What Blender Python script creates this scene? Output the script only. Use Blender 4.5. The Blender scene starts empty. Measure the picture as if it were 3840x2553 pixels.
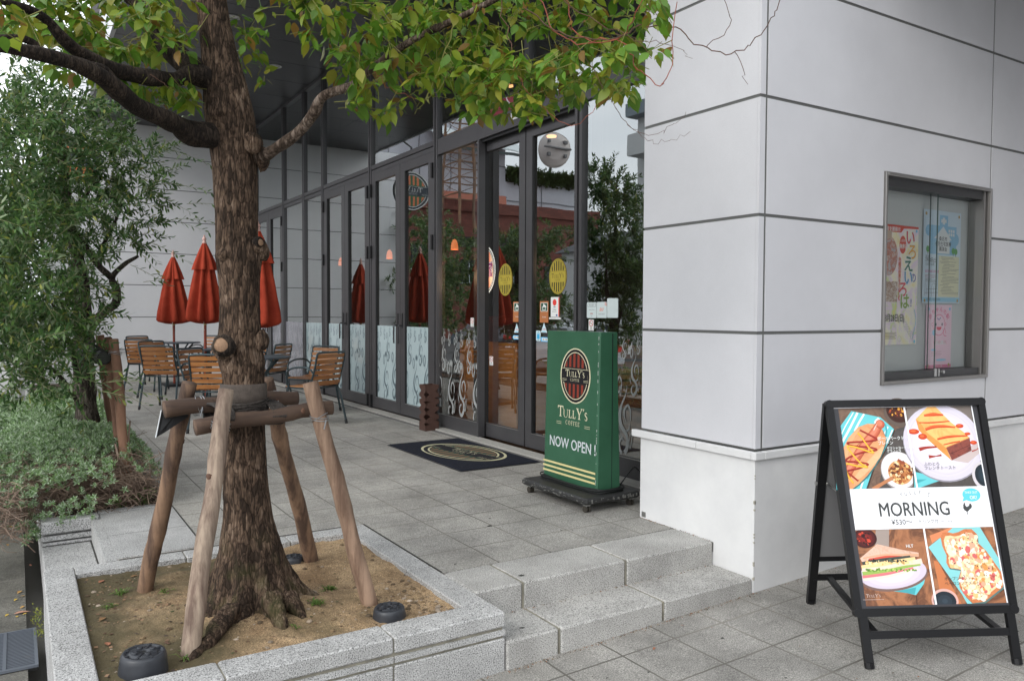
import bpy, math, random
from mathutils import Vector, Matrix, noise
R=math.radians; PI=math.pi
sc=bpy.context.scene
rnd=random.Random(7)
# ------------------------------------------------------------------ camera
CAM=Vector((0,0,1.70)); AZ=R(32.2); PITCH=math.atan((1276.5-1170.6)/2950); ROLL=R(.235)
FW=Vector((math.sin(AZ)*math.cos(PITCH),math.cos(AZ)*math.cos(PITCH),-math.sin(PITCH)))
RT=FW.cross(Vector((0,0,1))).normalized(); UP=RT.cross(FW)
RT,UP=math.cos(ROLL)*RT+math.sin(ROLL)*UP, math.cos(ROLL)*UP-math.sin(ROLL)*RT
cd=bpy.data.cameras.new('camera'); cam=bpy.data.objects.new('camera',cd); sc.collection.objects.link(cam)
cd.sensor_width=36; cd.lens=36*2950/3840; cd.clip_start=.05; cd.clip_end=900
M=Matrix((RT,UP,-FW)).transposed().to_4x4(); M.translation=CAM; cam.matrix_world=M
sc.camera=cam
# ------------------------------------------------------------------ sky and sun
w=bpy.data.worlds.new('World'); sc.world=w; w.use_nodes=True
nt=w.node_tree; nt.nodes.clear()
sky=nt.nodes.new('ShaderNodeTexSky'); sky.sky_type='NISHITA'; sky.sun_disc=False
SUN_EL=R(34); SUN_AZ=R(-111)      # azimuth measured from +Y towards +X
sky.sun_elevation=SUN_EL; sky.sun_rotation=SUN_AZ; sky.dust_density=4; sky.air_density=1.2; sky.ozone_density=2
hs=nt.nodes.new('ShaderNodeHueSaturation'); hs.inputs['Saturation'].default_value=.30
tc=nt.nodes.new('ShaderNodeTexCoord'); nz=nt.nodes.new('ShaderNodeTexNoise'); nz.inputs['Scale'].default_value=2.2; nz.inputs['Detail'].default_value=5
mp=nt.nodes.new('ShaderNodeMapping'); mp.inputs['Scale'].default_value=(1,1,3)
cr=nt.nodes.new('ShaderNodeValToRGB'); cr.color_ramp.elements[0].position=.3; cr.color_ramp.elements[1].position=.75
cr.color_ramp.elements[0].color=(8.0,8.5,9.2,1); cr.color_ramp.elements[1].color=(11.0,11.3,11.6,1)
mx=nt.nodes.new('ShaderNodeMix'); mx.data_type='RGBA'; mx.inputs[0].default_value=.85
bg=nt.nodes.new('ShaderNodeBackground'); bg.inputs['Strength'].default_value=.15
out=nt.nodes.new('ShaderNodeOutputWorld'); L=nt.links.new
L(sky.outputs[0],hs.inputs['Color']); L(tc.outputs['Generated'],mp.inputs[0]); L(mp.outputs[0],nz.inputs['Vector']); L(nz.outputs['Fac'],cr.inputs[0])
L(hs.outputs[0],mx.inputs[6]); L(cr.outputs[0],mx.inputs[7]); L(mx.outputs[2],bg.inputs['Color']); L(bg.outputs[0],out.inputs[0])
sl=bpy.data.lights.new('sun','SUN'); sl.energy=.95; sl.angle=R(32); sl.color=(1,.97,.92)
so=bpy.data.objects.new('sun',sl); sc.collection.objects.link(so)
sd=Vector((math.sin(SUN_AZ)*math.cos(SUN_EL),math.cos(SUN_AZ)*math.cos(SUN_EL),math.sin(SUN_EL)))
so.rotation_euler=sd.to_track_quat('Z','Y').to_euler()
sc.view_settings.view_transform='Standard'; sc.view_settings.look='None'; sc.view_settings.gamma=1
sc.view_settings.exposure=.50
try: sc.cycles.max_bounces=10; sc.cycles.transparent_max_bounces=16; sc.cycles.use_denoising=True
except Exception: pass
# ------------------------------------------------------------------ helpers
COL=sc.collection
def at(x,y,d):          # a point d units (horizontally) from the camera, in the direction of photo position x,y (2358 x 1568)
    px,py=x*3840/2358,y*2553/1568
    v=FW+RT*((px-1920)/2950)-UP*((py-1276.5)/2950)
    return CAM+v*(d/math.hypot(v.x,v.y))
def thing(name,label,cat,loc=(0,0,0),rz=0,group=None):
    o=bpy.data.objects.new(name,None); COL.objects.link(o); o.location=loc; o.rotation_euler=(0,0,rz); o.empty_display_size=.1
    o['label']=label; o['category']=cat
    if group: o['group']=group
    return o
def tag(o,label,cat,group=None,kind=None):
    if label: o['label']=label
    if cat: o['category']=cat
    if group: o['group']=group
    if kind: o['kind']=kind
    return o
def copy_tree(o,parent=None):
    c=o.copy(); COL.objects.link(c)
    if parent: c.parent=parent
    for ch in list(o.children): copy_tree(ch,c)
    return c
def s2l(c):
    return tuple(((v/255)/12.92 if v/255<=.04045 else ((v/255+.055)/1.055)**2.4) for v in c)
class MB:
    def __init__(s,o=(0,0,0)): s.v=[]; s.f=[]; s.m=[]; s.mats=[]; s.cur=0; s.o=Vector(o); s.T=None; s.col=[]
    def mat(s,m):
        if m not in s.mats: s.mats.append(m)
        s.cur=s.mats.index(m); return s
    def add(s,vs,fs):
        b=len(s.v)
        for p in vs:
            p=Vector(p)
            if s.T is not None: p=s.T@p
            s.v.append(p)
        for f in fs: s.f.append([b+i for i in f]); s.m.append(s.cur)
        return b
    def box(s,a,b,bev=0):
        x0,y0,z0=min(a[0],b[0]),min(a[1],b[1]),min(a[2],b[2]); x1,y1,z1=max(a[0],b[0]),max(a[1],b[1]),max(a[2],b[2])
        if bev<=0:
            s.add([(x0,y0,z0),(x1,y0,z0),(x1,y1,z0),(x0,y1,z0),(x0,y0,z1),(x1,y0,z1),(x1,y1,z1),(x0,y1,z1)],
              [(3,2,1,0),(4,5,6,7),(0,1,5,4),(1,2,6,5),(2,3,7,6),(3,0,4,7)]); return s
        e=bev; vs=[]; 
        for z,i in ((z0,e),(z0+e,0),(z1-e,0),(z1,e)):
            for (x,y) in ((x0+e,y0),(x1-e,y0),(x1,y0+e),(x1,y1-e),(x1-e,y1),(x0+e,y1),(x0,y1-e),(x0,y0+e)):
                cx,cy=(x0+x1)/2,(y0+y1)/2
                if i: x=x+(e if x<cx else -e)*.8; y=y+(e if y<cy else -e)*.8
                vs.append((x,y,z))
        fs=[tuple(range(7,-1,-1)),tuple(range(24,32))]
        for k in range(3):
            for j in range(8):
                a_=k*8+j; b_=k*8+(j+1)%8; fs.append((a_,b_,b_+8,a_+8))
        s.add(vs,fs); return s
    def tube(s,pts,rad,n=8,cap=True,nz=0,nf=8,seed=0,ell=None):
        pts=[Vector(p) for p in pts]; N=len(pts)
        if not hasattr(rad,'__len__'): rad=[rad]*N
        ref=None; vs=[]; 
        for i,p in enumerate(pts):
            t=(pts[min(i+1,N-1)]-pts[max(i-1,0)])
            if t.length<1e-9: t=Vector((0,0,1))
            t.normalize()
            if ref is None:
                ref=Vector((0,0,1)) if abs(t.z)<.9 else Vector((1,0,0))
            u=ref-t*ref.dot(t)
            if u.length<1e-6: u=Vector((1,0,0)).cross(t)
            u.normalize(); ref=u; w_=t.cross(u)
            for k in range(n):
                a=2*PI*k/n; r=rad[i]
                d=u*math.cos(a)+w_*math.sin(a)
                if nz: r*=1+nz*noise.noise((p+d*r)*nf+Vector((seed,0,0)))
                vs.append(p+d*r)
        fs=[]
        for i in range(N-1):
            for k in range(n):
                a=i*n+k; b=i*n+(k+1)%n; fs.append((a,b,b+n,a+n))
        if cap: fs.append(tuple(range(n-1,-1,-1))); fs.append(tuple(range((N-1)*n,N*n)))
        s.add(vs,fs); return s
    def lathe(s,prof,n=24,c=(0,0,0),ax=None,cap=True):
        vs=[];fs=[];c=Vector(c)
        for (r,z) in prof:
            for k in range(n):
                a=2*PI*k/n; vs.append(c+Vector((r*math.cos(a),r*math.sin(a),z)))
        N=len(prof)
        for i in range(N-1):
            for k in range(n):
                a=i*n+k;b=i*n+(k+1)%n; fs.append((a,b,b+n,a+n))
        if cap: fs.append(tuple(range(n-1,-1,-1))); fs.append(tuple(range((N-1)*n,N*n)))
        s.add(vs,fs); return s
    def prism(s,poly,d):        # planar polygon pushed along vector d
        n=len(poly); d=Vector(d); P=[Vector(p) for p in poly]
        s.add(P+[p+d for p in P],[tuple(range(n-1,-1,-1)),tuple(range(n,2*n))]+[(i,(i+1)%n,(i+1)%n+n,i+n) for i in range(n)]); return s
    def build(s,name,m=None,parent=None,smooth=False):
        me=bpy.data.meshes.new(name); me.from_pydata([tuple(p-s.o) for p in s.v],[],s.f)
        if m is not None: me.materials.append(m)
        else:
            for q in s.mats: me.materials.append(q)
            me.polygons.foreach_set('material_index',s.m)
        if smooth: me.polygons.foreach_set('use_smooth',[True]*len(me.polygons))
        if s.col:
            ca=me.color_attributes.new('tint','FLOAT_COLOR','CORNER')
            buf=[]; 
            for p in me.polygons:
                c=s.col[p.index]
                for _ in range(p.loop_total): buf+= [c[0],c[1],c[2],1]
            ca.data.foreach_set('color',buf)
        me.update()
        o=bpy.data.objects.new(name,me); COL.objects.link(o)
        if parent: o.parent=parent
        else: o.location=s.o
        return o
    def merge(s,q,c=(1,1,1)):
        b=len(s.v); s.v+=q.v
        for f,mi in zip(q.f,q.m): s.mat(q.mats[mi]); s.f.append([b+i for i in f]); s.m.append(s.cur); s.col.append(c)
def smooth_path(pts,k=6):
    P=[Vector(p) for p in pts]; P=[P[0]*2-P[1]]+P+[P[-1]*2-P[-2]]; out=[]
    for i in range(1,len(P)-2):
        for j in range(k):
            t=j/k; a,b,c,d=P[i-1],P[i],P[i+1],P[i+2]
            out.append(.5*((2*b)+(c-a)*t+(2*a-5*b+4*c-d)*t*t+(3*b-a-3*c+d)*t**3))
    out.append(P[-2]); return out
def lerp_list(v,k):
    out=[]
    for i in range(len(v)-1):
        for j in range(k): out.append(v[i]+(v[i+1]-v[i])*j/k)
    out.append(v[-1]); return out
# ------------------------------------------------------------------ materials
MC={}
def mat(name,col,rough=.6,metal=0,spec=.5,col2=None,sc1=8,bump=0,bscale=60,det=6,stretch=None,spk=None,emit=None,coord='Object',coat=0,blotch=0,transl=0,tint=False,ramp=(.35,.65)):
    if name in MC: return MC[name]
    m=bpy.data.materials.new(name); MC[name]=m; m.use_nodes=True; n=m.node_tree; b=n.nodes['Principled BSDF']; L=n.links.new
    b.inputs['Base Color'].default_value=(*col,1); b.inputs['Roughness'].default_value=rough; b.inputs['Metallic'].default_value=metal
    b.inputs['Specular IOR Level'].default_value=spec; b.inputs['Coat Weight'].default_value=coat
    tc=n.nodes.new('ShaderNodeTexCoord'); mp=n.nodes.new('ShaderNodeMapping'); L(tc.outputs[coord],mp.inputs[0])
    if stretch: mp.inputs['Scale'].default_value=stretch
    last=None
    if col2:
        z=n.nodes.new('ShaderNodeTexNoise'); z.inputs['Scale'].default_value=sc1; z.inputs['Detail'].default_value=det; z.inputs['Roughness'].default_value=.65; L(mp.outputs[0],z.inputs['Vector'])
        c=n.nodes.new('ShaderNodeValToRGB'); c.color_ramp.elements[0].position=ramp[0]; c.color_ramp.elements[1].position=ramp[1]
        c.color_ramp.elements[0].color=(*col,1); c.color_ramp.elements[1].color=(*col2,1); L(z.outputs['Fac'],c.inputs[0]); last=c.outputs[0]
    if spk:       # speckle: (scale, amount, dark, light)
        v=n.nodes.new('ShaderNodeTexNoise'); v.inputs['Scale'].default_value=spk[0]; v.inputs['Detail'].default_value=2; L(tc.outputs[coord],v.inputs['Vector'])
        c=n.nodes.new('ShaderNodeValToRGB'); e=c.color_ramp.elements; e[0].position=.36; e[0].color=(spk[2],)*3+(1,); e[1].position=.64; e[1].color=(spk[3],)*3+(1,)
        q=e.new(.46); q.color=(1,1,1,1); q=e.new(.56); q.color=(1,1,1,1)
        L(v.outputs['Fac'],c.inputs[0]); x=n.nodes.new('ShaderNodeMix'); x.data_type='RGBA'; x.blend_type='MULTIPLY'; x.inputs[0].default_value=spk[1]
        if last: L(last,x.inputs[6])
        else: x.inputs[6].default_value=(*col,1)
        L(c.outputs[0],x.inputs[7]); last=x.outputs[2]
    if blotch:
        v=n.nodes.new('ShaderNodeTexNoise'); v.inputs['Scale'].default_value=1.3; v.inputs['Detail'].default_value=7; v.inputs['Roughness'].default_value=.7; L(tc.outputs[coord],v.inputs['Vector'])
        c=n.nodes.new('ShaderNodeValToRGB'); e=c.color_ramp.elements; e[0].position=.3; e[0].color=(1-blotch,)*3+(1,); e[1].position=.62; e[1].color=(1,1,1,1)
        L(v.outputs['Fac'],c.inputs[0]); x=n.nodes.new('ShaderNodeMix'); x.data_type='RGBA'; x.blend_type='MULTIPLY'; x.inputs[0].default_value=1
        if last: L(last,x.inputs[6])
        else: x.inputs[6].default_value=(*col,1)
        L(c.outputs[0],x.inputs[7]); last=x.outputs[2]
    if tint:
        a=n.nodes.new('ShaderNodeVertexColor'); a.layer_name='tint'
        if last:
            x=n.nodes.new('ShaderNodeMix'); x.data_type='RGBA'; x.blend_type='MULTIPLY'; x.inputs[0].default_value=1; L(last,x.inputs[6]); L(a.outputs[0],x.inputs[7]); last=x.outputs[2]
        else: last=a.outputs[0]
    if last: L(last,b.inputs['Base Color'])
    if bump:
        v=n.nodes.new('ShaderNodeTexNoise'); v.inputs['Scale'].default_value=bscale; v.inputs['Detail'].default_value=4; L(mp.outputs[0],v.inputs['Vector'])
        u=n.nodes.new('ShaderNodeBump'); u.inputs['Strength'].default_value=bump; u.inputs['Distance'].default_value=.004; L(v.outputs['Fac'],u.inputs['Height']); L(u.outputs[0],b.inputs['Normal'])
    if emit: b.inputs['Emission Color'].default_value=(*emit[0],1); b.inputs['Emission Strength'].default_value=emit[1]
    if transl:
        t=n.nodes.new('ShaderNodeBsdfTranslucent'); x=n.nodes.new('ShaderNodeMixShader'); x.inputs[0].default_value=transl
        if last: L(last,t.inputs[0])
        else: t.inputs[0].default_value=(*col,1)
        L(b.outputs[0],x.inputs[1]); L(t.outputs[0],x.inputs[2]); L(x.outputs[0],n.nodes['Material Output'].inputs[0])
    return m
def pc(r,g,b_,rough=.45,col2=None,sc1=30):      # print / paint colour given as it would read in sRGB
    k='print_%d_%d_%d'%(r,g,b_)+('' if not col2 else '_n%d_%d'%(col2[0],sc1))
    return mat(k,s2l((r,g,b_)),rough,spec=.35,col2=s2l(col2) if col2 else None,sc1=sc1)
def tilemat(name,col,col2,sx,sy,ox,oy,joint=.006,rough=.7,jcol=(.12,.112,.097),blot=.35,dirtjoint=True):
    m=bpy.data.materials.new(name); MC[name]=m; m.use_nodes=True; n=m.node_tree; b=n.nodes['Principled BSDF']; L=n.links.new
    tc=n.nodes.new('ShaderNodeTexCoord')
    mp=n.nodes.new('ShaderNodeMapping'); mp.inputs['Location'].default_value=(-ox,-oy,0); L(tc.outputs['Object'],mp.inputs[0])
    br=n.nodes.new('ShaderNodeTexBrick'); br.offset=0; br.inputs['Scale'].default_value=1; br.inputs['Brick Width'].default_value=sx; br.inputs['Row Height'].default_value=sy
    br.inputs['Mortar Size'].default_value=joint; br.inputs['Mortar Smooth'].default_value=.2; br.inputs['Bias'].default_value=0
    br.inputs['Color1'].default_value=(.93,.93,.93,1); br.inputs['Color2'].default_value=(1.04,1.04,1.03,1); br.inputs['Mortar'].default_value=(1,1,1,1)
    # wobble the lookup slightly so joints are not ruler straight
    nz=n.nodes.new('ShaderNodeTexNoise'); nz.inputs['Scale'].default_value=9; L(tc.outputs['Object'],nz.inputs['Vector'])
    vm=n.nodes.new('ShaderNodeVectorMath'); vm.operation='MULTIPLY_ADD'; vm.inputs[1].default_value=(.008,.008,0); L(nz.outputs['Color'],vm.inputs[0]); L(mp.outputs[0],vm.inputs[2]); L(vm.outputs[0],br.inputs['Vector'])
    z=n.nodes.new('ShaderNodeTexNoise'); z.inputs['Scale'].default_value=2.3; z.inputs['Detail'].default_value=8; z.inputs['Roughness'].default_value=.7; L(tc.outputs['Object'],z.inputs['Vector'])
    c=n.nodes.new('ShaderNodeValToRGB'); c.color_ramp.elements[0].position=.3; c.color_ramp.elements[1].position=.68; c.color_ramp.elements[0].color=(*[v*(1-blot) for v in col],1); c.color_ramp.elements[1].color=(*col2,1); L(z.outputs['Fac'],c.inputs[0])
    sp=n.nodes.new('ShaderNodeTexNoise'); sp.inputs['Scale'].default_value=170; sp.inputs['Detail'].default_value=2; L(tc.outputs['Object'],sp.inputs['Vector'])
    sr=n.nodes.new('ShaderNodeValToRGB'); e=sr.color_ramp.elements; e[0].position=.33; e[0].color=(.45,.45,.45,1); e[1].position=.68; e[1].color=(1.7,1.7,1.66,1); q=e.new(.5); q.color=(1,1,1,1); L(sp.outputs['Fac'],sr.inputs[0])
    a=n.nodes.new('ShaderNodeMix'); a.data_type='RGBA'; a.blend_type='MULTIPLY'; a.inputs[0].default_value=1; L(c.outputs[0],a.inputs[6]); L(br.outputs['Color'],a.inputs[7])
    a2=n.nodes.new('ShaderNodeMix'); a2.data_type='RGBA'; a2.blend_type='MULTIPLY'; a2.inputs[0].default_value=.8; L(a.outputs[2],a2.inputs[6]); L(sr.outputs[0],a2.inputs[7])
    j=n.nodes.new('ShaderNodeMix'); j.data_type='RGBA'; L(br.outputs['Fac'],j.inputs[0]); L(a2.outputs[2],j.inputs[6]); j.inputs[7].default_value=(*jcol,1)
    # joints filled with paler grit in places
    jn=n.nodes.new('ShaderNodeTexNoise'); jn.inputs['Scale'].default_value=1.1; L(tc.outputs['Object'],jn.inputs['Vector'])
    jr=n.nodes.new('ShaderNodeValToRGB'); jr.color_ramp.elements[0].position=.42; jr.color_ramp.elements[1].position=.6; jr.color_ramp.elements[0].color=(*jcol,1); jr.color_ramp.elements[1].color=(*[v*2.0 for v in jcol],1); L(jn.outputs['Fac'],jr.inputs[0]); L(jr.outputs[0],j.inputs[7])
    L(j.outputs[2],b.inputs['Base Color'])
    rr=n.nodes.new('ShaderNodeMapRange'); rr.inputs[3].default_value=rough-.18; rr.inputs[4].default_value=rough+.15; L(z.outputs['Fac'],rr.inputs[0]); L(rr.outputs[0],b.inputs['Roughness'])
    h=n.nodes.new('ShaderNodeMath'); h.operation='MULTIPLY_ADD'; h.inputs[1].default_value=-1.6; L(br.outputs['Fac'],h.inputs[0]); L(sp.outputs['Fac'],h.inputs[2])
    u=n.nodes.new('ShaderNodeBump'); u.inputs['Strength'].default_value=.55; u.inputs['Distance'].default_value=.003; L(h.outputs[0],u.inputs['Height']); L(u.outputs[0],b.inputs['Normal'])
    return m
GRAN=mat('granite',(.37,.368,.36),.75,col2=(.47,.468,.46),sc1=5,spk=(190,1,.22,1.5),bump=.4,bscale=200,blotch=.2)
GRANB=mat('granite_worn',(.37,.36,.34),.75,col2=(.50,.49,.465),sc1=3,spk=(190,1,.30,1.45),bump=.4,bscale=160,blotch=.3)
JOINT=mat('joint_mortar',(.16,.15,.12),.9,col2=(.3,.28,.22),sc1=9)
PANEL=mat('wall_panel',(.57,.57,.595),.55,spec=.4,col2=(.61,.61,.635),sc1=1.1,bump=.05,bscale=40,spk=(420,.3,.8,1.1),blotch=.05)
RENDER=mat('plinth_render',(.63,.63,.635),.7,col2=(.70,.70,.695),sc1=2,bump=.06,bscale=30,blotch=.12)
GASKET=mat('gasket',(.11,.112,.108),.6)
FRAME=mat('dark_bronze_frame',(.070,.068,.073),.40,metal=.3,spec=.5,col2=(.082,.08,.084),sc1=3)
FRAMED=mat('frame_recess',(.008,.008,.009),.5)
SOFFIT=mat('soffit_panel',(.036,.036,.04),.38,spec=.5)
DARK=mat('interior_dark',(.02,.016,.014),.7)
def glassmat(name,fac,tintc):
    m=bpy.data.materials.new(name); m.use_nodes=True; n=m.node_tree; n.nodes.clear(); L=n.links.new
    o=n.nodes.new('ShaderNodeOutputMaterial'); t=n.nodes.new('ShaderNodeBsdfTransparent'); t.inputs[0].default_value=(*tintc,1)
    g=n.nodes.new('ShaderNodeBsdfGlossy'); g.inputs['Roughness'].default_value=0.0; g.inputs['Color'].default_value=(.93,.97,.97,1)
    f=n.nodes.new('ShaderNodeFresnel'); f.inputs['IOR'].default_value=1.5
    a=n.nodes.new('ShaderNodeMath'); a.operation='MULTIPLY_ADD'; a.inputs[1].default_value=1.5; a.inputs[2].default_value=fac; a.use_clamp=True; L(f.outputs[0],a.inputs[0])
    # float glass is never quite flat
    tc=n.nodes.new('ShaderNodeTexCoord'); z=n.nodes.new('ShaderNodeTexNoise'); z.inputs['Scale'].default_value=1.6; z.inputs['Detail'].default_value=1; L(tc.outputs['Object'],z.inputs['Vector'])
    bu=n.nodes.new('ShaderNodeBump'); bu.inputs['Strength'].default_value=.25; bu.inputs['Distance'].default_value=.004; L(z.outputs['Fac'],bu.inputs['Height']); L(bu.outputs[0],g.inputs['Normal'])
    x=n.nodes.new('ShaderNodeMixShader'); L(a.outputs[0],x.inputs[0]); L(t.outputs[0],x.inputs[1]); L(g.outputs[0],x.inputs[2]); L(x.outputs[0],o.inputs[0]); return m
GLASS=glassmat('window_glass',.26,(.86,.90,.89)); GLASS2=glassmat('case_glass',-.06,(.98,.985,.98))
# ------------------------------------------------------------------ drawing on flat surfaces
DG=None
class Canvas:
    """flat artwork on a plane: origin o, right u, up v (both unit), each new shape lies a little in front of the last"""
    def __init__(s,o,u,v,mb,d=.0004,flip=False):
        s.o=Vector(o); s.u=Vector(u).normalized(); s.v=Vector(v).normalized(); s.n=s.u.cross(s.v); s.mb=mb; s.d=d; s.k=1
        if flip: s.n=-s.n
    def P(s,x,y): return s.o+s.u*x+s.v*y+s.n*(s.d*s.k)
    def poly(s,pts,m,keep=False):
        s.mb.mat(m); s.mb.add([s.P(*p) for p in pts],[tuple(range(len(pts)))]); 
        if not keep: s.k+=1
    def rect(s,x0,y0,x1,y1,m,keep=False): s.poly([(x0,y0),(x1,y0),(x1,y1),(x0,y1)],m,keep)
    def rrect(s,x0,y0,x1,y1,r,m):
        p=[]
        for cx,cy,a0 in ((x1-r,y0+r,-90),(x1-r,y1-r,0),(x0+r,y1-r,90),(x0+r,y0+r,180)):
            for k in range(5): a=R(a0+k*22.5); p.append((cx+r*math.cos(a),cy+r*math.sin(a)))
        s.poly(p,m)
    def ell(s,cx,cy,rx,ry,m,a0=0,a1=360,n=40,rot=0,keep=False):
        c,q=math.cos(R(rot)),math.sin(R(rot)); p=[]
        full=(a1-a0>=360)
        for k in range(n+(0 if full else 1)):
            a=R(a0+(a1-a0)*k/n); x,y=rx*math.cos(a),ry*math.sin(a); p.append((cx+x*c-y*q,cy+x*q+y*c))
        s.poly(p,m,keep)
    def ring(s,cx,cy,rx,ry,w,m,n=40,a0=0,a1=360):
        s.mb.mat(m); vs=[]; N=n+1
        for k in range(N):
            a=R(a0+(a1-a0)*k/n)
            vs+= [s.P(cx+rx*math.cos(a),cy+ry*math.sin(a)),s.P(cx+(rx-w)*math.cos(a),cy+(ry-w)*math.sin(a))]
        s.mb.add(vs,[(2*k,2*k+2,2*k+3,2*k+1) for k in range(n)]); s.k+=1
    def ribbon(s,pts,ws,m,k=6,keep=False):
        P=smooth_path([(x,y,0) for x,y in pts],k); W=lerp_list(ws,k) if hasattr(ws,'__len__') else [ws]*len(P)
        s.mb.mat(m); vs=[]
        for i,p in enumerate(P):
            t=(P[min(i+1,len(P)-1)]-P[max(i-1,0)]); t.normalize(); nn=Vector((-t.y,t.x,0))*W[i]/2
            vs+=[s.P(p.x+nn.x,p.y+nn.y),s.P(p.x-nn.x,p.y-nn.y)]
        s.mb.add(vs,[(2*i,2*i+2,2*i+3,2*i+1) for i in range(len(P)-1)])
        if not keep: s.k+=1
    def text(s,t,x,y,size,m,align='LEFT',bold=0,sx=1,rot=0,shear=0,mirror=False):
        cu=bpy.data.curves.new('t','FONT'); cu.body=t; cu.size=size; cu.align_x=align; cu.offset=bold*size if bold>=.03 else 0; cu.resolution_u=3; cu.shear=shear
        o=bpy.data.objects.new('t',cu); COL.objects.link(o)
        me=bpy.data.meshes.new_from_object(o.evaluated_get(bpy.context.evaluated_depsgraph_get()))
        c,q=math.cos(R(rot)),math.sin(R(rot)); s.mb.mat(m); f=-1 if mirror else 1
        for ox,oy in (((0,0),) if not 0<bold<.03 else ((-bold,0),(bold,0),(0,bold*.8),(0,-bold*.8))):
            s.mb.add([s.P(x+(v.co.x*sx*f+ox*size)*c-(v.co.y+oy*size)*q,y+(v.co.x*sx*f+ox*size)*q+(v.co.y+oy*size)*c) for v in me.vertices],[tuple(p.vertices) for p in me.polygons]); s.k+=.3
        s.k+=1
        bpy.data.objects.remove(o); bpy.data.curves.remove(cu); bpy.data.meshes.remove(me)
    # serif capitals, cap height 1
    def serif(s,word,x,y,h,m,mirror=False,center=True,sp=1.0):
        G={'T':(.86,[[(0,1),(0,.72),(.05,.72),(.1,.9),(.36,.9),(.36,.06),(.24,.04),(.24,0),(.62,0),(.62,.04),(.5,.06),(.5,.9),(.76,.9),(.81,.72),(.86,.72),(.86,1)]]),
         'U':(.86,[[(0,1),(0,.96),(.09,.94),(.09,.35),(.15,.12),(.3,0),(.5,0),(.66,.12),(.72,.35),(.72,.94),(.62,.96),(.62,1),(.9,1),(.9,.96),(.79,.94),(.79,.3),(.7,.06),(.5,-.05),(.26,-.05),(.05,.1),(-.05,.35),(-.05,.94),(-.14,.96),(-.14,1)]]),
         'L':(.66,[[(0,1),(0,.96),(.1,.94),(.1,.06),(0,.04),(0,0),(.62,0),(.66,.3),(.61,.3),(.52,.08),(.25,.08),(.25,.94),(.36,.96),(.36,1)]]),
         'Y':(.9,[[(-.05,1),(-.05,.96),(.05,.94),(.38,.42),(.38,.06),(.26,.04),(.26,0),(.64,0),(.64,.04),(.52,.06),(.52,.42),(.84,.94),(.95,.96),(.95,1),(.66,1),(.66,.96),(.75,.93),(.5,.52),(.24,.93),(.34,.96),(.34,1)]]),
         "'":(.16,[[(.03,1.02),(.0,.78),(.06,.78),(.15,1.02)]]),'S':(.52,None),'C':(.8,None),'O':(.85,None),'F':(.62,[[(0,1),(0,.95),(.08,.93),(.08,.07),(0,.05),(0,0),(.32,0),(.32,.05),(.2,.07),(.2,.48),(.48,.48),(.48,.56),(.2,.56),(.2,.92),(.52,.92),(.56,.74),(.61,.74),(.6,1)]]),
         'E':(.66,[[(0,1),(0,.95),(.08,.93),(.08,.07),(0,.05),(0,0),(.62,0),(.66,.26),(.61,.26),(.54,.08),(.2,.08),(.2,.48),(.48,.48),(.48,.56),(.2,.56),(.2,.92),(.52,.92),(.56,.74),(.61,.74),(.6,1)]])}
        big=1.0; small=.74; tot=0; items=[]
        for i,ch in enumerate(word):
            sc_=1 if ch.isupper() or ch=="'" else small; g=G[ch.upper()]; items.append((ch.upper(),sc_,tot)); tot+=(g[0]*sc_+.10*sp)
        off=-tot/2 if center else 0; f=-1 if mirror else 1
        for ch,k,px in items:
            yb=.0 if k==1 or True else 0
            if ch=="'": yb=0
            X=lambda a:x+f*(a*k+px+off)*h
            Y=lambda b:y+(b*k+yb)*h
            if ch=='S': s.ribbon([(X(a),Y(b)) for a,b in ((.44,.78),(.3,.97),(.08,.86),(.12,.62),(.4,.42),(.44,.15),(.22,.02),(.02,.2))],[v*h*k for v in (.05,.09,.12,.15,.15,.12,.09,.05)],m,k=3,keep=True)
            elif ch in 'CO':
                a0,a1=(0,360) if ch=='O' else (45,315); vs=[]
                for q in range(25):
                    a=R(a0+(a1-a0)*q/24); w_=.06+.07*abs(math.cos(a)); ca,sa=math.cos(a),math.sin(a)
                    vs+=[s.P(X(.4+.4*ca),Y(.5+.52*sa)),s.P(X(.4+(.4-w_)*ca),Y(.5+(.52-w_)*sa))]
                s.mb.mat(m); s.mb.add(vs,[(2*q,2*q+2,2*q+3,2*q+1) for q in range(24)])
            else:
                for pl in G[ch][1]: s.poly([(X(a),Y(b)) for a,b in pl],m,keep=True)
        s.k+=1; return tot*h
def clip_ell_strip(x0,x1,cx,cy,rx,ry,ylo,yhi,n=6):
    """vertical strip between x0..x1 clipped to an ellipse and to ylo..yhi"""
    top=[];bot=[]
    for i in range(n+1):
        x=x0+(x1-x0)*i/n; q=1-((x-cx)/rx)**2
        if q<=0: continue
        e=ry*math.sqrt(q); a=max(ylo,cy-e); b=min(yhi,cy+e)
        if b>a: top.append((x,b)); bot.append((x,a))
    return bot+top[::-1] if len(top)>1 else None
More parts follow.
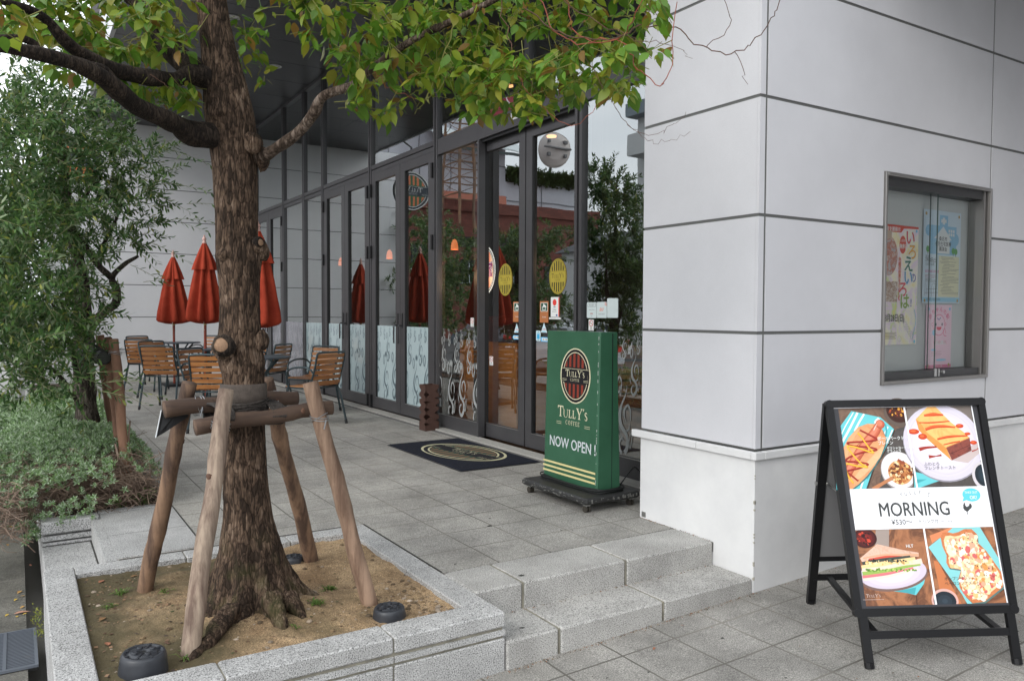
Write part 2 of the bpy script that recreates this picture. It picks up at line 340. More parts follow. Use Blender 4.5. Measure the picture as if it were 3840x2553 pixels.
def logo(cv,cx,cy,rx,ry,cream,black,st1,st2,mirror=False,ns=9,bandc=None,line=None,band=None):
    """striped oval badge with the name across the middle"""
    line=line or cream; bandc=bandc or black
    if cream: cv.ell(cx,cy,rx,ry,cream)
    if black: cv.ell(cx,cy,rx*.93,ry*.955,black)
    cv.ring(cx,cy,rx*.82,ry*.86,rx*.035,line)
    b0,b1=cy-ry*.25,cy+ry*.26; irx,iry=rx*.75,ry*.80
    if st2: cv.ell(cx,cy,irx,iry,st2)
    if st1:
        W=2*irx/(2*ns+1)
        for i in range(ns*1+1):
            xa=cx-irx+W*(2*i+.5); xb=xa+W*1.0
            for lo,hi in ((b1+ry*.05,cy+iry),(cy-iry,b0-ry*.05)):
                p=clip_ell_strip(xa,xb,cx,cy,irx,iry,lo,hi)
                if p: cv.poly(p,st1,keep=True)
        cv.k+=1
    # the band
    p=clip_ell_strip(cx-rx*.93,cx+rx*.93,cx,cy,rx*.93,ry*.955,b0,b1,n=16)
    if p: cv.poly(p,bandc)
    cv.rect(cx-rx*.88,b1-ry*.02,cx+rx*.88,b1-ry*.005,line)
    cv.serif("TullY's",cx,cy-ry*.04,ry*.25,line,mirror=mirror)
    cv.serif('COFFEE',cx,cy-ry*.20,ry*.10,line,mirror=mirror,sp=2.2)
    for dx in (-1,1):
        for k in (0,1):
            xa,xb=cx+dx*rx*.56,cx+dx*rx*.86
            cv.rect(min(xa,xb),cy-ry*(.13+.05*k)-ry*.012,max(xa,xb),cy-ry*(.13+.05*k),line,keep=True)
    cv.k+=1
# ================================================================== setting
X0=4.355; XP=3.63; YW=3.10; YB=18.3; ZS=5.6; ZT=.29
def gz(x): return -.045+.03*x
LOWER=tilemat('lower_paving',(.27,.26,.24),(.37,.355,.33),.342,.337,2.48,2.573,.006,.72)
TERR=tilemat('terrace_paving',(.31,.297,.275),(.415,.40,.37),.357,.336,2.29,3.757,.0055,.72,blot=.30)
WET=tilemat('street_paving',(.12,.115,.10),(.20,.19,.165),.9,.6,-.3,4.2,.006,.55,blot=.5)
# lower pavement: one sheet sloping up to the right and reaching far away
m=MB(); 
m.add([(.02,-20,gz(.02)),(40,-20,gz(40)),(40,3.45,gz(40)),(.02,3.45,gz(.02))],[(0,1,2,3)]); tag(m.build('lower_pavement',LOWER),None,None,kind='structure')
m=MB(); m.add([(-3.2,-20,-.05),(.02,-20,-.05),(.02,60,-.05),(-3.2,60,-.05)],[(0,1,2,3)]); tag(m.build('street_pavement',WET),None,None,kind='structure')
ASPH=mat('asphalt',(.05,.05,.05),.8,col2=(.075,.075,.073),sc1=3,bump=.4,bscale=120,blotch=.3)
m=MB(); m.add([(-14,-60,-.16),(-3.32,-60,-.16),(-3.32,160,-.16),(-14,160,-.16)],[(0,1,2,3)]); tag(m.build('road',ASPH),None,None,kind='structure')
m=MB(); m.box((-3.32,-60,-.3),(-3.2,160,-.045)); tag(m.build('kerb',GRANB),None,None,kind='structure')
m=MB(); m.add([(-400,-400,-.17),(400,-400,-.17),(400,400,-.17),(-400,400,-.17)],[(0,1,2,3)]); tag(m.build('ground',mat('town_ground',(.14,.135,.125),.9,col2=(.18,.17,.15),sc1=.3)),None,None,kind='structure')
m=MB(); m.box((-60,-60,-.165),(-14,160,-.03)); tag(m.build('far_pavement',LOWER),None,None,kind='structure')
# terrace slab
m=MB(); m.box((1.93,3.762,-.1),(4.345,YB,ZT)); m.box((.93,4.905,-.1),(1.93,YB,ZT)); m.box((.46,4.905,-.1),(.93,6.10,ZT)); m.box((3.0,3.11,-.2),(3.6,3.2,.0)); tag(m.build('terrace',TERR),None,None,kind='structure')
# granite step blocks
def steps(name,y0,y1,z0,z1,xs):
    m=MB(); 
    for a,b in zip(xs[:-1],xs[1:]): m.mat(GRANB); m.box((a+.005,y0,z0),(b-.005,y1,z1),.010)
    m.mat(JOINT)
    for a in xs[1:-1]: m.box((a-.005,y0+.004,z0),(a+.005,y1-.004,z1-.004))
    return tag(m.build(name),None,None,kind='structure')
steps('upper_step',3.41,3.758,.10,ZT,[1.93,2.225,2.925,3.628])
steps('lower_step',3.10,3.44,-.1,.15,[1.926,2.238,2.926,3.628])
# side step on the left of the terrace and its pale edge block
m=MB(); m.mat(GRAN); m.box((.115,4.905,-.1),(.452,5.95,.15),.008); m.box((.405,4.91,.0),(.46,6.10,ZT+.001)); m.mat(GRAN); m.box((.462,4.94,ZT),(.925,5.46,ZT+.004)); m.box((.462,5.468,ZT),(.925,6.09,ZT+.004))
m.mat(mat('dark_joint',(.04,.038,.034),.9)); m.box((.395,4.92,.15),(.404,5.95,.153)); m.box((.12,5.944,.15),(.40,5.954,.154)); m.box((.927,4.91,ZT),(.936,6.1,ZT+.0025)); m.box((.462,5.46,ZT),(.925,5.468,ZT+.003)); m.box((.13,4.906,.15),(.40,4.913,.153)); m.box((.47,4.906,ZT),(1.78,4.912,ZT+.003)); m.box((1.926,3.77,ZT),(1.933,4.9,ZT+.003))
tag(m.build('side_step'),None,None,kind='structure')
# drain sill between terrace paving and facade
m=MB(); m.box((4.20,4.09,ZT),(4.345,YB,ZT+.022)); tag(m.build('door_sill',mat('sill_stone',(.36,.35,.32),.7,col2=(.42,.41,.38),sc1=4)),None,None,kind='structure')
m=MB(); m.box((4.14,4.09,ZT),(4.2,YB,ZT+.004)); tag(m.build('drain_channel',mat('drain_dark',(.14,.135,.13),.8)),None,None,kind='structure')
# ================================================================== tree planter (granite)
pl=thing('stone_planter','grey granite tree planter with grooved front, filled with soil round the big tree','planter',(1.01,4.0,0))
o=pl.location
m=MB(o); m.mat(GRAN)
xs=[.10,.66,1.36,1.925]; 
for i,(a,b) in enumerate(zip(xs[:-1],xs[1:])):      # front wall in three stones, two grooves
    for z0,z1,dy in ((-.1,.168,0),(.168,.182,.022),(.182,.208,0),(.208,.222,.022),(.222,.292,0)):
        m.box((a+(.003 if i else 0),3.105+dy,z0),(b-(.003 if i<2 else 0),3.27,z1),.006 if z1-z0>.05 else 0)
for a,b in ((3.274,3.9),(3.906,4.50),(4.506,4.90)):
    m.box((.10,a,-.1),(.245,b,.292),.006); m.box((1.785,a,-.1),(1.925,b,.291),.006)
for a,b in ((.248,.80),(.806,1.40),(1.406,1.782)): m.box((a,4.765,-.1),(b,4.90,.291),.005)
m.mat(JOINT); m.box((.11,3.115,-.1),(1.915,3.26,.284)); m.box((.11,3.2,-.1),(.235,4.89,.284)); m.box((1.795,3.2,-.1),(1.915,4.89,.284)); m.box((.2,4.775,-.1),(1.9,4.89,.284))
m.build('rim',None,pl)
def soilz(x,y):
    d=math.hypot(x-.93,y-3.86)
    z=.262+.06*math.exp(-(d/.42)**2)+.012*noise.noise(Vector((x*5,y*5,0)))+.006*noise.noise(Vector((x*19,y*19,3)))+.0025*noise.noise(Vector((x*60,y*60,3)))
    return z-.05*math.exp(-((x-1.30)**2/.045+(y-4.02)**2/.03))
m=MB(o); nx,ny=170,170; vs=[]
for j in range(ny+1):
    for i in range(nx+1):
        x=.24+1.555*i/nx; y=3.262+1.512*j/ny; vs.append((x,y,soilz(x,y)))
m.add(vs,[(j*(nx+1)+i,j*(nx+1)+i+1,(j+1)*(nx+1)+i+1,(j+1)*(nx+1)+i) for j in range(ny) for i in range(nx)])
def soilmat():
    mm=mat('soil',(.19,.120,.062),.95,col2=(.41,.29,.165),sc1=3.6,det=12,bump=1,bscale=90,spk=(170,1,.45,1.6)); n=mm.node_tree; b=n.nodes['Principled BSDF']; L=n.links.new
    src=b.inputs['Base Color'].links[0].from_socket
    tc=n.nodes.new('ShaderNodeTexCoord'); z=n.nodes.new('ShaderNodeTexNoise'); z.inputs['Scale'].default_value=2.1; z.inputs['Detail'].default_value=7; L(tc.outputs['Object'],z.inputs['Vector'])
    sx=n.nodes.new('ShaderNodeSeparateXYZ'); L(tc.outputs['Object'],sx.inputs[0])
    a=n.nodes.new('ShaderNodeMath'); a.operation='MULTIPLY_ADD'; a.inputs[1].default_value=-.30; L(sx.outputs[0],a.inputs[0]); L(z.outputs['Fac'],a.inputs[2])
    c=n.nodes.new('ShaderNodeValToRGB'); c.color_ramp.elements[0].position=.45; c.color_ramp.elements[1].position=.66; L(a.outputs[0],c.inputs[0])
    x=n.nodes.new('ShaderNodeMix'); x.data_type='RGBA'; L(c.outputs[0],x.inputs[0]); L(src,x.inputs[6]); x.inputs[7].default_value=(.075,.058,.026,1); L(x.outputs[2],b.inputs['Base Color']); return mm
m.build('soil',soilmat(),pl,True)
# ================================================================== shrub bed wall
bw=thing('bed_wall','low grooved granite wall at the end of the shrub bed beside the side step','planter',(.3,6.0,0)); o=bw.location
m=MB(o); m.mat(GRAN)
for z0,z1,dy in ((-.1,.170,0),(.170,.184,.045),(.184,.214,.0),(.214,.228,.045),(.228,.31,-.006)): m.box((.115,5.955+dy,z0),(.455,6.09,z1),.008 if z1-z0>.05 else 0)
m.box((.115,6.095,-.1),(.20,17,.305),.008); m.box((.46,6.105,.2),(.93,6.19,ZT+.008),.004); m.mat(GASKET); m.box((.915,6.2,.2),(.927,17.8,ZT+.012)); m.build('edging',None,bw)
m=MB(o); m.box((.2,6.1,.0),(.914,17.8,.262)); m.build('bed_soil',mat('bed_soil',(.035,.022,.014),.95,col2=(.07,.045,.028),sc1=14,bump=1,bscale=70),bw)
# ================================================================== cafe building
cafe=thing('cafe_building','grey panelled cafe building with a long dark framed glass front under a black soffit','building',(6,10,0)); o=cafe.location
G2=.0095; ZJ=[.90,1.585,2.268,2.950,3.635,4.315,4.998,5.68,6.36,7.0]
# pillar and right hand wall ------------------------------------------------
m=MB(o); m.mat(PANEL)
XJ=[3.684,6.168,8.65,11.1]
BX0,BX1,BZ0,BZ1=4.833,6.172,1.225,2.635
def wallpanel(x0,x1,z0,z1):       # panel on the right wall, cut round the display case
    segs=[(x0,x1,z0,z1)]
    if x0<BX1 and x1>BX0 and z0<BZ1 and z1>BZ0:
        segs=[]
        if x0<BX0: segs.append((x0,BX0,z0,z1))
        if x1>BX1: segs.append((BX1,x1,z0,z1))
        if z0<BZ0: segs.append((max(x0,BX0),min(x1,BX1),z0,BZ0))
        if z1>BZ1: segs.append((max(x0,BX0),min(x1,BX1),BZ1,z1))
    for a,b,c,d in segs:
        if b-a>.02 and d-c>.02: m.box((a,YW,c),(b,YW+.02,d))
for z0,z1 in zip(ZJ[:-1],ZJ[1:]):
    for a,b in zip(XJ[:-1],XJ[1:]): wallpanel(a+G2,b-G2,z0+G2,z1-G2)
    m.box((XP,YW,z0+G2),(3.684-G2,YW+.02,z1-G2))            # corner return
    m.box((XP,YW+.021,z0+G2),(XP+.02,4.085,z1-G2))            # left face of the pillar
m.build('wall_panels',None,cafe)
m=MB(o); m.mat(GASKET)
m.box((XP+.004,YW+.005,.9),(BX0,4.08,7)); m.box((BX1,YW+.005,.9),(11.1,YW+.3,7)); m.box((BX0,YW+.005,.9),(BX1,YW+.3,BZ0)); m.box((BX0,YW+.005,BZ1),(BX1,YW+.3,7)); m.box((BX0,YW+.26,BZ0),(BX1,YW+.3,BZ1))
m.build('wall_core',None,cafe)
m=MB(o); m.mat(RENDER); m.box((XP-.003,YW-.003,-.2),(11.1,4.09,.846)); m.build('plinth',None,cafe)
m=MB(o); m.mat(mat('chipped_edge',(.42,.40,.34),.9)); qr=random.Random(4)
for i in range(13):
    z=qr.choice((qr.uniform(.08,.30),qr.uniform(.3,.83))); s_=qr.uniform(.003,.011); m.box((XP-.0045,YW-.0045,z),(XP+s_*.7,YW+.0005,z+s_*qr.uniform(.8,2.2))); m.box((XP-.0046,YW-.0046,z+.003),(XP+.0005,YW+s_*.6,z+.003+s_*1.2))
m.build('chips',None,cafe)
m=MB(o); m.mat(RENDER); e=.028
for a,b in ((XP-e,3.684),(3.687,6.166),(6.171,11.1)): m.box((a,YW-e,.847),(b,YW+.01,.893),.004)
m.box((XP-e,YW+.012,.847),(XP+.01,3.55,.893),.004); m.box((XP-e,3.553,.847),(XP+.01,4.16,.893),.004); m.build('plinth_ledge',None,cafe)
SSM=mat('brushed_steel',(.42,.42,.41),.32,metal=.9,col2=(.5,.5,.49),sc1=3)
m=MB(o); m.mat(SSM); m.box((XP-.006,3.41,.225),(XP,3.445,.285)); m.build('wall_bracket',None,cafe)
m=MB(o); m.mat(SSM); m.box((XP-.006,4.03,.30),(XP,4.07,.335)); m.build('wall_bracket',None,cafe)
# back wall ------------------------------------------------------------------
PANELB=mat('back_wall_panel_lit',(.70,.705,.73),.55,spec=.4,col2=(.75,.755,.775),sc1=.8,blotch=.04)  # same panel as the other walls, lightened for the daylight it catches
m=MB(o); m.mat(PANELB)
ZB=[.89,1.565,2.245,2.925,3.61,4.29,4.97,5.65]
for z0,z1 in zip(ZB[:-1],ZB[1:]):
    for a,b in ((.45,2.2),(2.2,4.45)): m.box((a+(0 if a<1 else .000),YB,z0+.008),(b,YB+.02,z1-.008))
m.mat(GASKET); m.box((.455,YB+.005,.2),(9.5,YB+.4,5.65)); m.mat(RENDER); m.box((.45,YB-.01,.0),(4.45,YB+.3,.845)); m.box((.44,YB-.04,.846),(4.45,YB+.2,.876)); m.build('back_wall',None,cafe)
# soffit and roof ----------------------------------------------------------------
m=MB(o); m.mat(SOFFIT); XS=1.20
y=4.05
m.box((XS+.03,3.5,ZS+.012),(4.4,YB+.3,ZS+.05))
ys=[3.5+.002]+[k+.49 for k in range(4,18)]+[YB+.02]
for a,b in zip(ys[:-1],ys[1:]):
    for c,d in ((XS+.03,2.76),(2.768,4.34)): m.box((c,a+.005,ZS),(d,b-.005,ZS+.012))
m.build('soffit',None,cafe)
m=MB(o); m.mat(pc(205,206,212)); m.box((XS-.03,3.0,ZS-.03),(XS+.026,YB+.3,ZS+.75)); m.mat(DARK); m.box((XS+.03,3.0,ZS+.06),(13,YB+.3,7.2)); m.build('fascia',None,cafe)
LAMPG=mat('downlight_glass',(.5,.5,.48),.2)
for (x,y) in ((2.49,10.95),(2.49,7.3),(2.49,14.6),(3.55,9.1),(3.55,12.75)):
    m=MB(o); m.mat(pc(200,200,200)); m.lathe([(.075,0),(.10,-.004),(.10,-.012),(.075,-.012)],24,(x,y,ZS),cap=False); m.mat(LAMPG); m.lathe([(.076,-.003),(.001,-.002)],24,(x,y,ZS)); m.build('downlight',None,cafe)
# unseen overhang above the right wall, its reach set to darken the wall
m=MB(o); m.mat(SOFFIT); m.box((4.3,-2.2,4.35),(13,3.08,4.7)); m.build('canopy',None,cafe)
# added wing and neighbour, unseen outside the frame on the right and behind the camera: they take the sky light off the right wall
m=MB(o); m.mat(PANEL); m.box((7.35,-9,-.1),(13,3.09,9)); m.build('shade_wing',None,cafe)
nbx=thing('shade_block','unseen grey block added behind the viewpoint to shade the right wall','building',(16,-16,0)); m=MB(nbx.location); m.mat(mat('shade_block_wall',(.22,.21,.20),.8,col2=(.26,.25,.24),sc1=.5)); m.box((1.5,-26,-.1),(34,-13,8)); m.build('wall',None,nbx)
for i in range(2):
    for k in range(6): m=MB(nbx.location); m.mat(mat('shade_block_glass',(.03,.035,.04),.1)); m.box((3+4*k,-12.99,1.2+3.4*i),(5.6+4*k,-12.95,3.2+3.4*i)); m.build('window',None,nbx)
# interior shell ---------------------------------------------------------------------
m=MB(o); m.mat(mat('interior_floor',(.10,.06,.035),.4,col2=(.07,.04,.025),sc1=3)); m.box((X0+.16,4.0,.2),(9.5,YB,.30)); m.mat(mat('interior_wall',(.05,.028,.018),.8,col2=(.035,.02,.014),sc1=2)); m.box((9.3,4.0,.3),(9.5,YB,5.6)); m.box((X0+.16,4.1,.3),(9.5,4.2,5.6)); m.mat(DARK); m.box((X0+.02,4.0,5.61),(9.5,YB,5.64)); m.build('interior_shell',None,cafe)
# ------------------------------------------------------------------ glazing
MUL=[5.75,8.625,10.72,12.79,13.82,15.08,17.13]
def glass_pane(par,y0,y1,z0,z1,x=X0):
    m=MB(o); m.mat(GLASS); m.add([(x,y0,z0),(x,y1,z0),(x,y1,z1),(x,y0,z1)],[(0,3,2,1)]); return m.build('pane',None,par)
m=MB(o); m.mat(FRAME)
for y in MUL: 
    m.box((X0-.035,y-.055,.312),(X0+.075,y-.015,ZS if y!=5.75 else 3.78)); m.mat(FRAMED); m.box((X0-.02,y-.015,.312),(X0+.075,y+.015,ZS if y!=5.75 else 3.78)); m.mat(FRAME); m.box((X0-.035,y+.015,.312),(X0+.075,y+.055,ZS if y!=5.75 else 3.78))
m.box((X0-.03,6.58,3.78),(X0+.06,6.66,ZS))
m.build('mullion',None,cafe)
m=MB(o); m.mat(FRAME)
seg=[4.09]+MUL+[YB]
for a,b in zip(seg[:-1],seg[1:]):
    a2,b2=a+(.055 if a!=4.09 else 0),b-(.055 if b!=YB else 0)
    if a in (4.09,5.75): m.box((X0-.03,a2,3.59),(X0+.06,b2,3.775))
    else:
        m.box((X0-.03,a2,3.72),(X0+.06,b2,3.78)); m.mat(FRAMED); m.box((X0-.012,a2,3.708),(X0+.06,b2,3.72)); m.mat(FRAME); m.box((X0-.026,a2,3.655),(X0+.06,b2,3.708))
m.box((X0-.03,4.09,5.55),(X0+.06,YB,5.6)); m.build('transom',None,cafe)
m=MB(o); m.mat(pc(214,214,214)); m.rect=None
m.box((X0-.036,6.62,3.66),(X0-.031,6.90,3.735)); m.build('door_sensor',None,cafe)
FILM=mat('frosted_film',(.42,.52,.54),.12,spec=.9,coat=.4); SWD=mat('film_swirl_dark',(.09,.13,.15),.6); SWL=mat('film_swirl_pale',(.33,.345,.34),.6); FILM2=mat('frosted_film_grey',(.22,.22,.25),.12,spec=.9,coat=.4); SWM=mat('film_swirl_mid',(.24,.25,.28),.6)
def motif(cv,x,y,h,m_,sx=1):
    """coffee steam scroll: a long S stroke with curls and side leaves, height about h"""
    X=lambda a:x+a*h*sx
    def rb(p,w_): cv.ribbon([(X(a),y+b*h) for a,b in p],[q*h*1.2 for q in w_],m_,k=4,keep=True)
    rb([(.05,.50),(.02,.36),(-.06,.22),(-.10,.06),(-.06,-.08),(.03,-.16),(.07,-.24),(.06,-.36),(-.01,-.45),(-.08,-.42),(-.10,-.32),(-.05,-.24),(-.01,-.28)],[.004,.014,.03,.052,.058,.05,.042,.05,.06,.04,.03,.02,.006])
    rb([(.03,-.14),(.10,-.10),(.12,-.02)],[.03,.02,.003])
    rb([(.03,.00),(-.005,.08),(.01,.17),(.07,.22),(.12,.16),(.13,.06),(.12,.0)],[.006,.024,.03,.028,.026,.018,.003])
    rb([(-.06,.56),(-.09,.44),(-.12,.38),(-.15,.44),(-.15,.54),(-.11,.60),(-.07,.54),(-.07,.44),(-.10,.30)],[.004,.012,.02,.02,.022,.024,.02,.012,.003])
    rb([(.17,-.10),(.12,-.20),(.10,-.30),(.125,-.36),(.15,-.28),(.165,-.18),(.17,-.10)],[.003,.014,.016,.014,.016,.012,.003])
    rb([(-.15,-.02),(-.15,-.12),(-.11,-.22)],[.003,.02,.012])
def swirls(cv,w_,h,m_,seed,big=.60):
    rr=random.Random(seed)
    x=-.02
    i=0
    while x<w_+.1:
        yy=.30 if i%2==0 else .26; motif(cv,x+rr.uniform(-.02,.02),yy,big*rr.uniform(.95,1.05),m_); 
        motif(cv,x+.12+rr.uniform(-.03,.03),.70,big*.62,m_); motif(cv,x-.03,.92,big*.34,m_); motif(cv,x+.15,.95,big*.28,m_)
        if i%2==1: cv.ring(x+.02,.62,.038,.038,.006,m_); cv.ell(x+.02,.62,.028,.028,m_,n=20)
        x+=.31; i+=1
def film(par,y0,y1,z0,kind,seed,x=X0,ztop=1.505):
    W=y1-y0; m=MB(o)
    if kind in('white','grey'):      # film stuck to the inside of the glass, scrolls left clear
        cv=Canvas((x-.002,y1,z0),(0,-1,0),(0,0,1),m,.0006); cv.n=Vector((-1,0,0)); cv.rect(0,0,W,ztop-z0,FILM if kind=='white' else FILM2); mm=SWD if kind=='white' else SWM
    else:
        cv=Canvas((x-.003,y1,z0),(0,-1,0),(0,0,1),m,.0006); cv.n=Vector((-1,0,0)); mm=SWL
    q=MB(o); c2=Canvas(cv.o,cv.u,cv.v,q,.0006); c2.n=cv.n; c2.k=cv.k
    swirls(c2,W,ztop-z0,mm,seed)
    # keep only what lies on this pane
    m2=MB(o); 
    for f,mi in zip(q.f,q.m):
        P=[q.v[i] for i in f]
        if all(y0+.003<p.y<y1-.003 and z0+.003<p.z<ztop-.003 for p in P): m2.mat(q.mats[mi]); m2.add(P,[tuple(range(len(P)))])
    for f,mi in zip(m2.f,m2.m): m.mat(m2.mats[mi]); m.add([m2.v[i] for i in f],[tuple(range(len(f)))])
    if kind=='clear':
        cv.k+=2
    return m,cv
def serif_sign(cv,x,y,m_): cv.serif("TullY's",x,y,.035,m_); cv.rect(x-.07,y-.02,x+.07,y-.016,m_)
def fixed(y0,y1,z0,z1,kind,seed,lab=None):
    m=MB(o); m.mat(FRAME); m.box((X0-.022,y0,.312),(X0+.05,y1,z0)); m.mat(SSM); m.box((X0-.024,y0,z0-.004),(X0-.018,y1,z0+.002))
    w_=m.build('window',None,cafe)
    if lab: w_['label']=lab
    glass_pane(w_,y0,y1,z0,z1)
    if kind:
        fm,cv=film(w_,y0,y1,z0+.003,kind,seed)
        if kind=='clear':
            serif_sign(cv,(y1-y0)*.25,.62,SWL); serif_sign(cv,(y1-y0)*.92-.05,.62,SWL)
            cv.ring((y1-y0)*.58,.60,.042,.042,.006,SWL); cv.ell((y1-y0)*.58,.60,.032,.032,SWL,n=20); cv.serif('T',(y1-y0)*.58,.585,.032,mat('sw_ink',(.05,.05,.06)))
        fm.build('window_film',None,w_)
    return w_
F1=fixed(4.09,5.695,.48,3.59,'clear',3); F2=fixed(7.60,8.57,.47,3.59,'clear',5)
F3=fixed(12.845,13.765,.47,3.655,'white',9); F4=fixed(13.875,15.025,.47,3.655,'grey',11); F5=fixed(17.185,YB,.47,3.655,'grey',12)
for a,b in zip(seg[:-1],seg[1:]):
    a2,b2=a+(.055 if a!=4.09 else 0),b-(.055 if b!=YB else 0)
    if a==4.09: a2,b2=4.09,6.58
    if a==5.75: a2,b2=6.66,8.57
    w_=MB(o); w_.mat(FRAMED); w_.box((X0-.006,a2,3.78),(X0+.03,a2+.012,5.55)); w_=w_.build('upper_window',None,cafe); glass_pane(w_,a2,b2,3.78,5.55)
def leaf(y0,y1,ztop,zb,st,kind,seed,x=X0,handle=None,xd=.0,hinge=None):
    m=MB(o); m.mat(FRAME); g=.004; xx=x-.028
    zb2=zb+.15
    m.box((xx,y0+g,zb),(x+.03,y0+st,ztop)); m.box((xx,y1-st,zb),(x+.03,y1-g,ztop)); m.box((xx,y0+st,ztop-.115),(x+.03,y1-st,ztop)); m.box((xx,y0+st,zb),(x+.03,y1-st,zb2))
    m.mat(FRAMED); m.box((xx+.004,y0+st,zb2),(x-.002,y0+st+.012,ztop-.115)); m.box((xx+.004,y1-st-.014,zb2),(x-.002,y1-st,ztop-.115)); m.mat(SSM); m.box((xx-.001,y0+st,zb2-.003),(xx+.005,y1-st,zb2+.002))
    d=m.build('door',None,cafe); glass_pane(d,y0+st,y1-st,zb2,ztop-.115,x)
    if kind: fm,cv=film(d,y0+st,y1-st,zb2+.002,kind,seed,x); fm.build('window_film',None,d)
    if handle:
        h=MB(o); h.mat(mat('handle_metal',(.06,.06,.062),.35,metal=.6)); yy=y0+st*.5 if handle=='near' else y1-st*.5; s_=1 if handle=='near' else -1
        h.tube([(xx,yy,1.52),(xx-.05,yy,1.52),(xx-.06,yy+.0*s_,1.50),(xx-.06,yy,1.28)],.011,8); h.box((xx-.012,yy-.018,1.49),(xx,yy+.018,1.68)); h.build('handle',None,d,False)
    if hinge:
        h=MB(o); h.mat(FRAMED); yy=y0+.01 if hinge=='near' else y1-.01
        for z in (.42,2.55,3.42): h=MB(o); h.mat(FRAMED); h.box((xx-.03,yy-.018,z-.09),(xx+.0,yy+.018,z+.09)); h.build('hinge',None,d)
    return d
for (a,b,c,k,s_) in ((8.68,9.672,10.665,'white',21),(10.775,11.755,12.735,'white',31),(15.135,16.105,17.075,'grey',41)):
    leaf(a,b,3.652,.335,.145,k,s_,handle='far',hinge='near'); leaf(b,c,3.652,.335,.145,k,s_+1,handle='near',hinge='far')
# recessed sliding entrance
XD=4.455
m=MB(o); m.mat(FRAME); m.box((X0-.03,7.565,.312),(X0+.05,7.60,3.59)); m.mat(FRAMED); m.box((X0+.05,7.57,.312),(X0+.105,7.60,3.59)); m.box((X0+.05,5.80,3.60),(X0+.3,7.56,3.62)); m.box((X0+.0,5.80,3.56),(X0+.02,7.56,3.59)); m.box((X0+.055,5.70,.312),(X0+.2,5.76,3.59)); m.build('entrance_frame',None,cafe)
DA=leaf(5.72,6.775,3.585,.315,.115,None,0,x=XD); DB=leaf(6.785,7.86,3.585,.315,.115,None,0,x=XD)
# ------------------------------------------------------------------ stickers on the glass
def sticker(par,y,z,w_,h,draw,x=X0,name='sticker',label=None):
    """y = near (right hand) edge ... drawn left to right as seen from outside: u=-Y"""
    m=MB(o); cv=Canvas((x-.004,y+w_,z),(0,-1,0),(0,0,1),m,.0001); cv.n=Vector((-1,0,0)); draw(cv,w_,h); s_=m.build(name,None,par)
    if label: s_['label']=label
    return s_
GOLD=pc(176,158,62); INK=pc(40,38,30); WHT=pc(226,228,226); BLU=pc(120,198,226); RED=pc(226,66,58); BRN=pc(176,112,70); GRN=pc(38,84,62)
def dg(cv,W,H):
    cv.ell(W/2,H/2,W/2,H/2,GOLD); cv.ring(W/2,H/2,W/2*.93,H/2*.94,.004,INK); 
    n=6
    for i in range(n):
        xa=W*(.12+.76*(i+.25)/n); xb=xa+W*.76/n*.5
        for lo,hi in ((H*.66,H*.97),(H*.03,H*.34)):
            p=clip_ell_strip(xa,xb,W/2,H/2,W*.42,H*.44,lo,hi)
            if p: cv.poly(p,INK,keep=True)
    cv.k+=1; cv.rect(W*.03,H*.64,W*.97,H*.645,INK); cv.serif("TullY's",W/2,H*.46,H*.13,INK); cv.serif('COFFEE',W/2,H*.375,H*.05,INK,sp=2)
def k_(v): return 1.7+(v-1.7)*XD/X0
sticker(DB,6.909*XD/X0,k_(1.872),.28,.343,dg,XD,label='gold oval badge sticker on the left sliding door'); sticker(DA,5.961*XD/X0,k_(1.873),.285,.343,dg,XD,label='gold oval badge sticker on the right sliding door')
def dbrown(cv,W,H):
    cv.rect(0,0,W,H,BRN); cv.rect(W*.1,H*.52,W*.9,H*.93,WHT); cv.rect(W*.14,H*.54,W*.86,H*.91,GRN)
    cv.poly([(W*.32,H*.57),(W*.68,H*.57),(W*.68,H*.72),(W*.8,H*.72),(W*.56,H*.86),(W*.5,H*.82),(W*.5,H*.88),(W*.4,H*.88),(W*.4,H*.79),(W*.2,H*.70),(W*.32,H*.72)],WHT); cv.ell(W*.5,H*.66,W*.13,H*.07,GRN)
    cv.text('TEA-ZEN',W*.5,H*.23,H*.08,WHT,'CENTER')
for par,yy in ((DB,6.742),(DA,6.252)): sticker(par,yy*XD/X0,k_(1.60),.15,.213,dbrown,XD)
def dticket(cv,W,H):
    cv.rrect(0,0,W,H,.008,WHT); cv.rect(W*.9,.004,W,H-.004,RED); cv.ell(W*.45,H*.73,W*.22,H*.16,RED); cv.ell(W*.45,H*.505,W*.15,H*.02,pc(40,50,100)); cv.text('Ticket',W*.44,H*.34,H*.12,pc(60,60,60),'CENTER'); cv.text('Restaurant',W*.44,H*.25,H*.08,pc(60,60,60),'CENTER'); cv.rect(W*.62,H*.05,W*.8,H*.13,pc(50,70,140))
sticker(DA,6.072*XD/X0,k_(1.656),.143,.194,dticket,XD,label='white and red ticket sticker with a red dot')
sticker(DA,6.047*XD/X0,k_(1.634),.197,.018,lambda cv,W,H:(cv.rect(0,0,W,H,WHT),cv.text('TICKET RESTAURANT CARD',W/2,H*.3,H*.55,pc(130,130,140),'CENTER')),XD)
def dtri(cv,W,H): cv.poly([(0,0),(W,0),(W/2,H)],pc(210,228,232)); cv.poly([(W*.44,H*.3),(W*.56,H*.3),(W*.52,H*.85),(W*.48,H*.85)],BLU); cv.text('注 意',W/2,H*.22,H*.24,RED,'CENTER'); cv.rect(W*.2,H*.06,W*.8,H*.15,BLU)
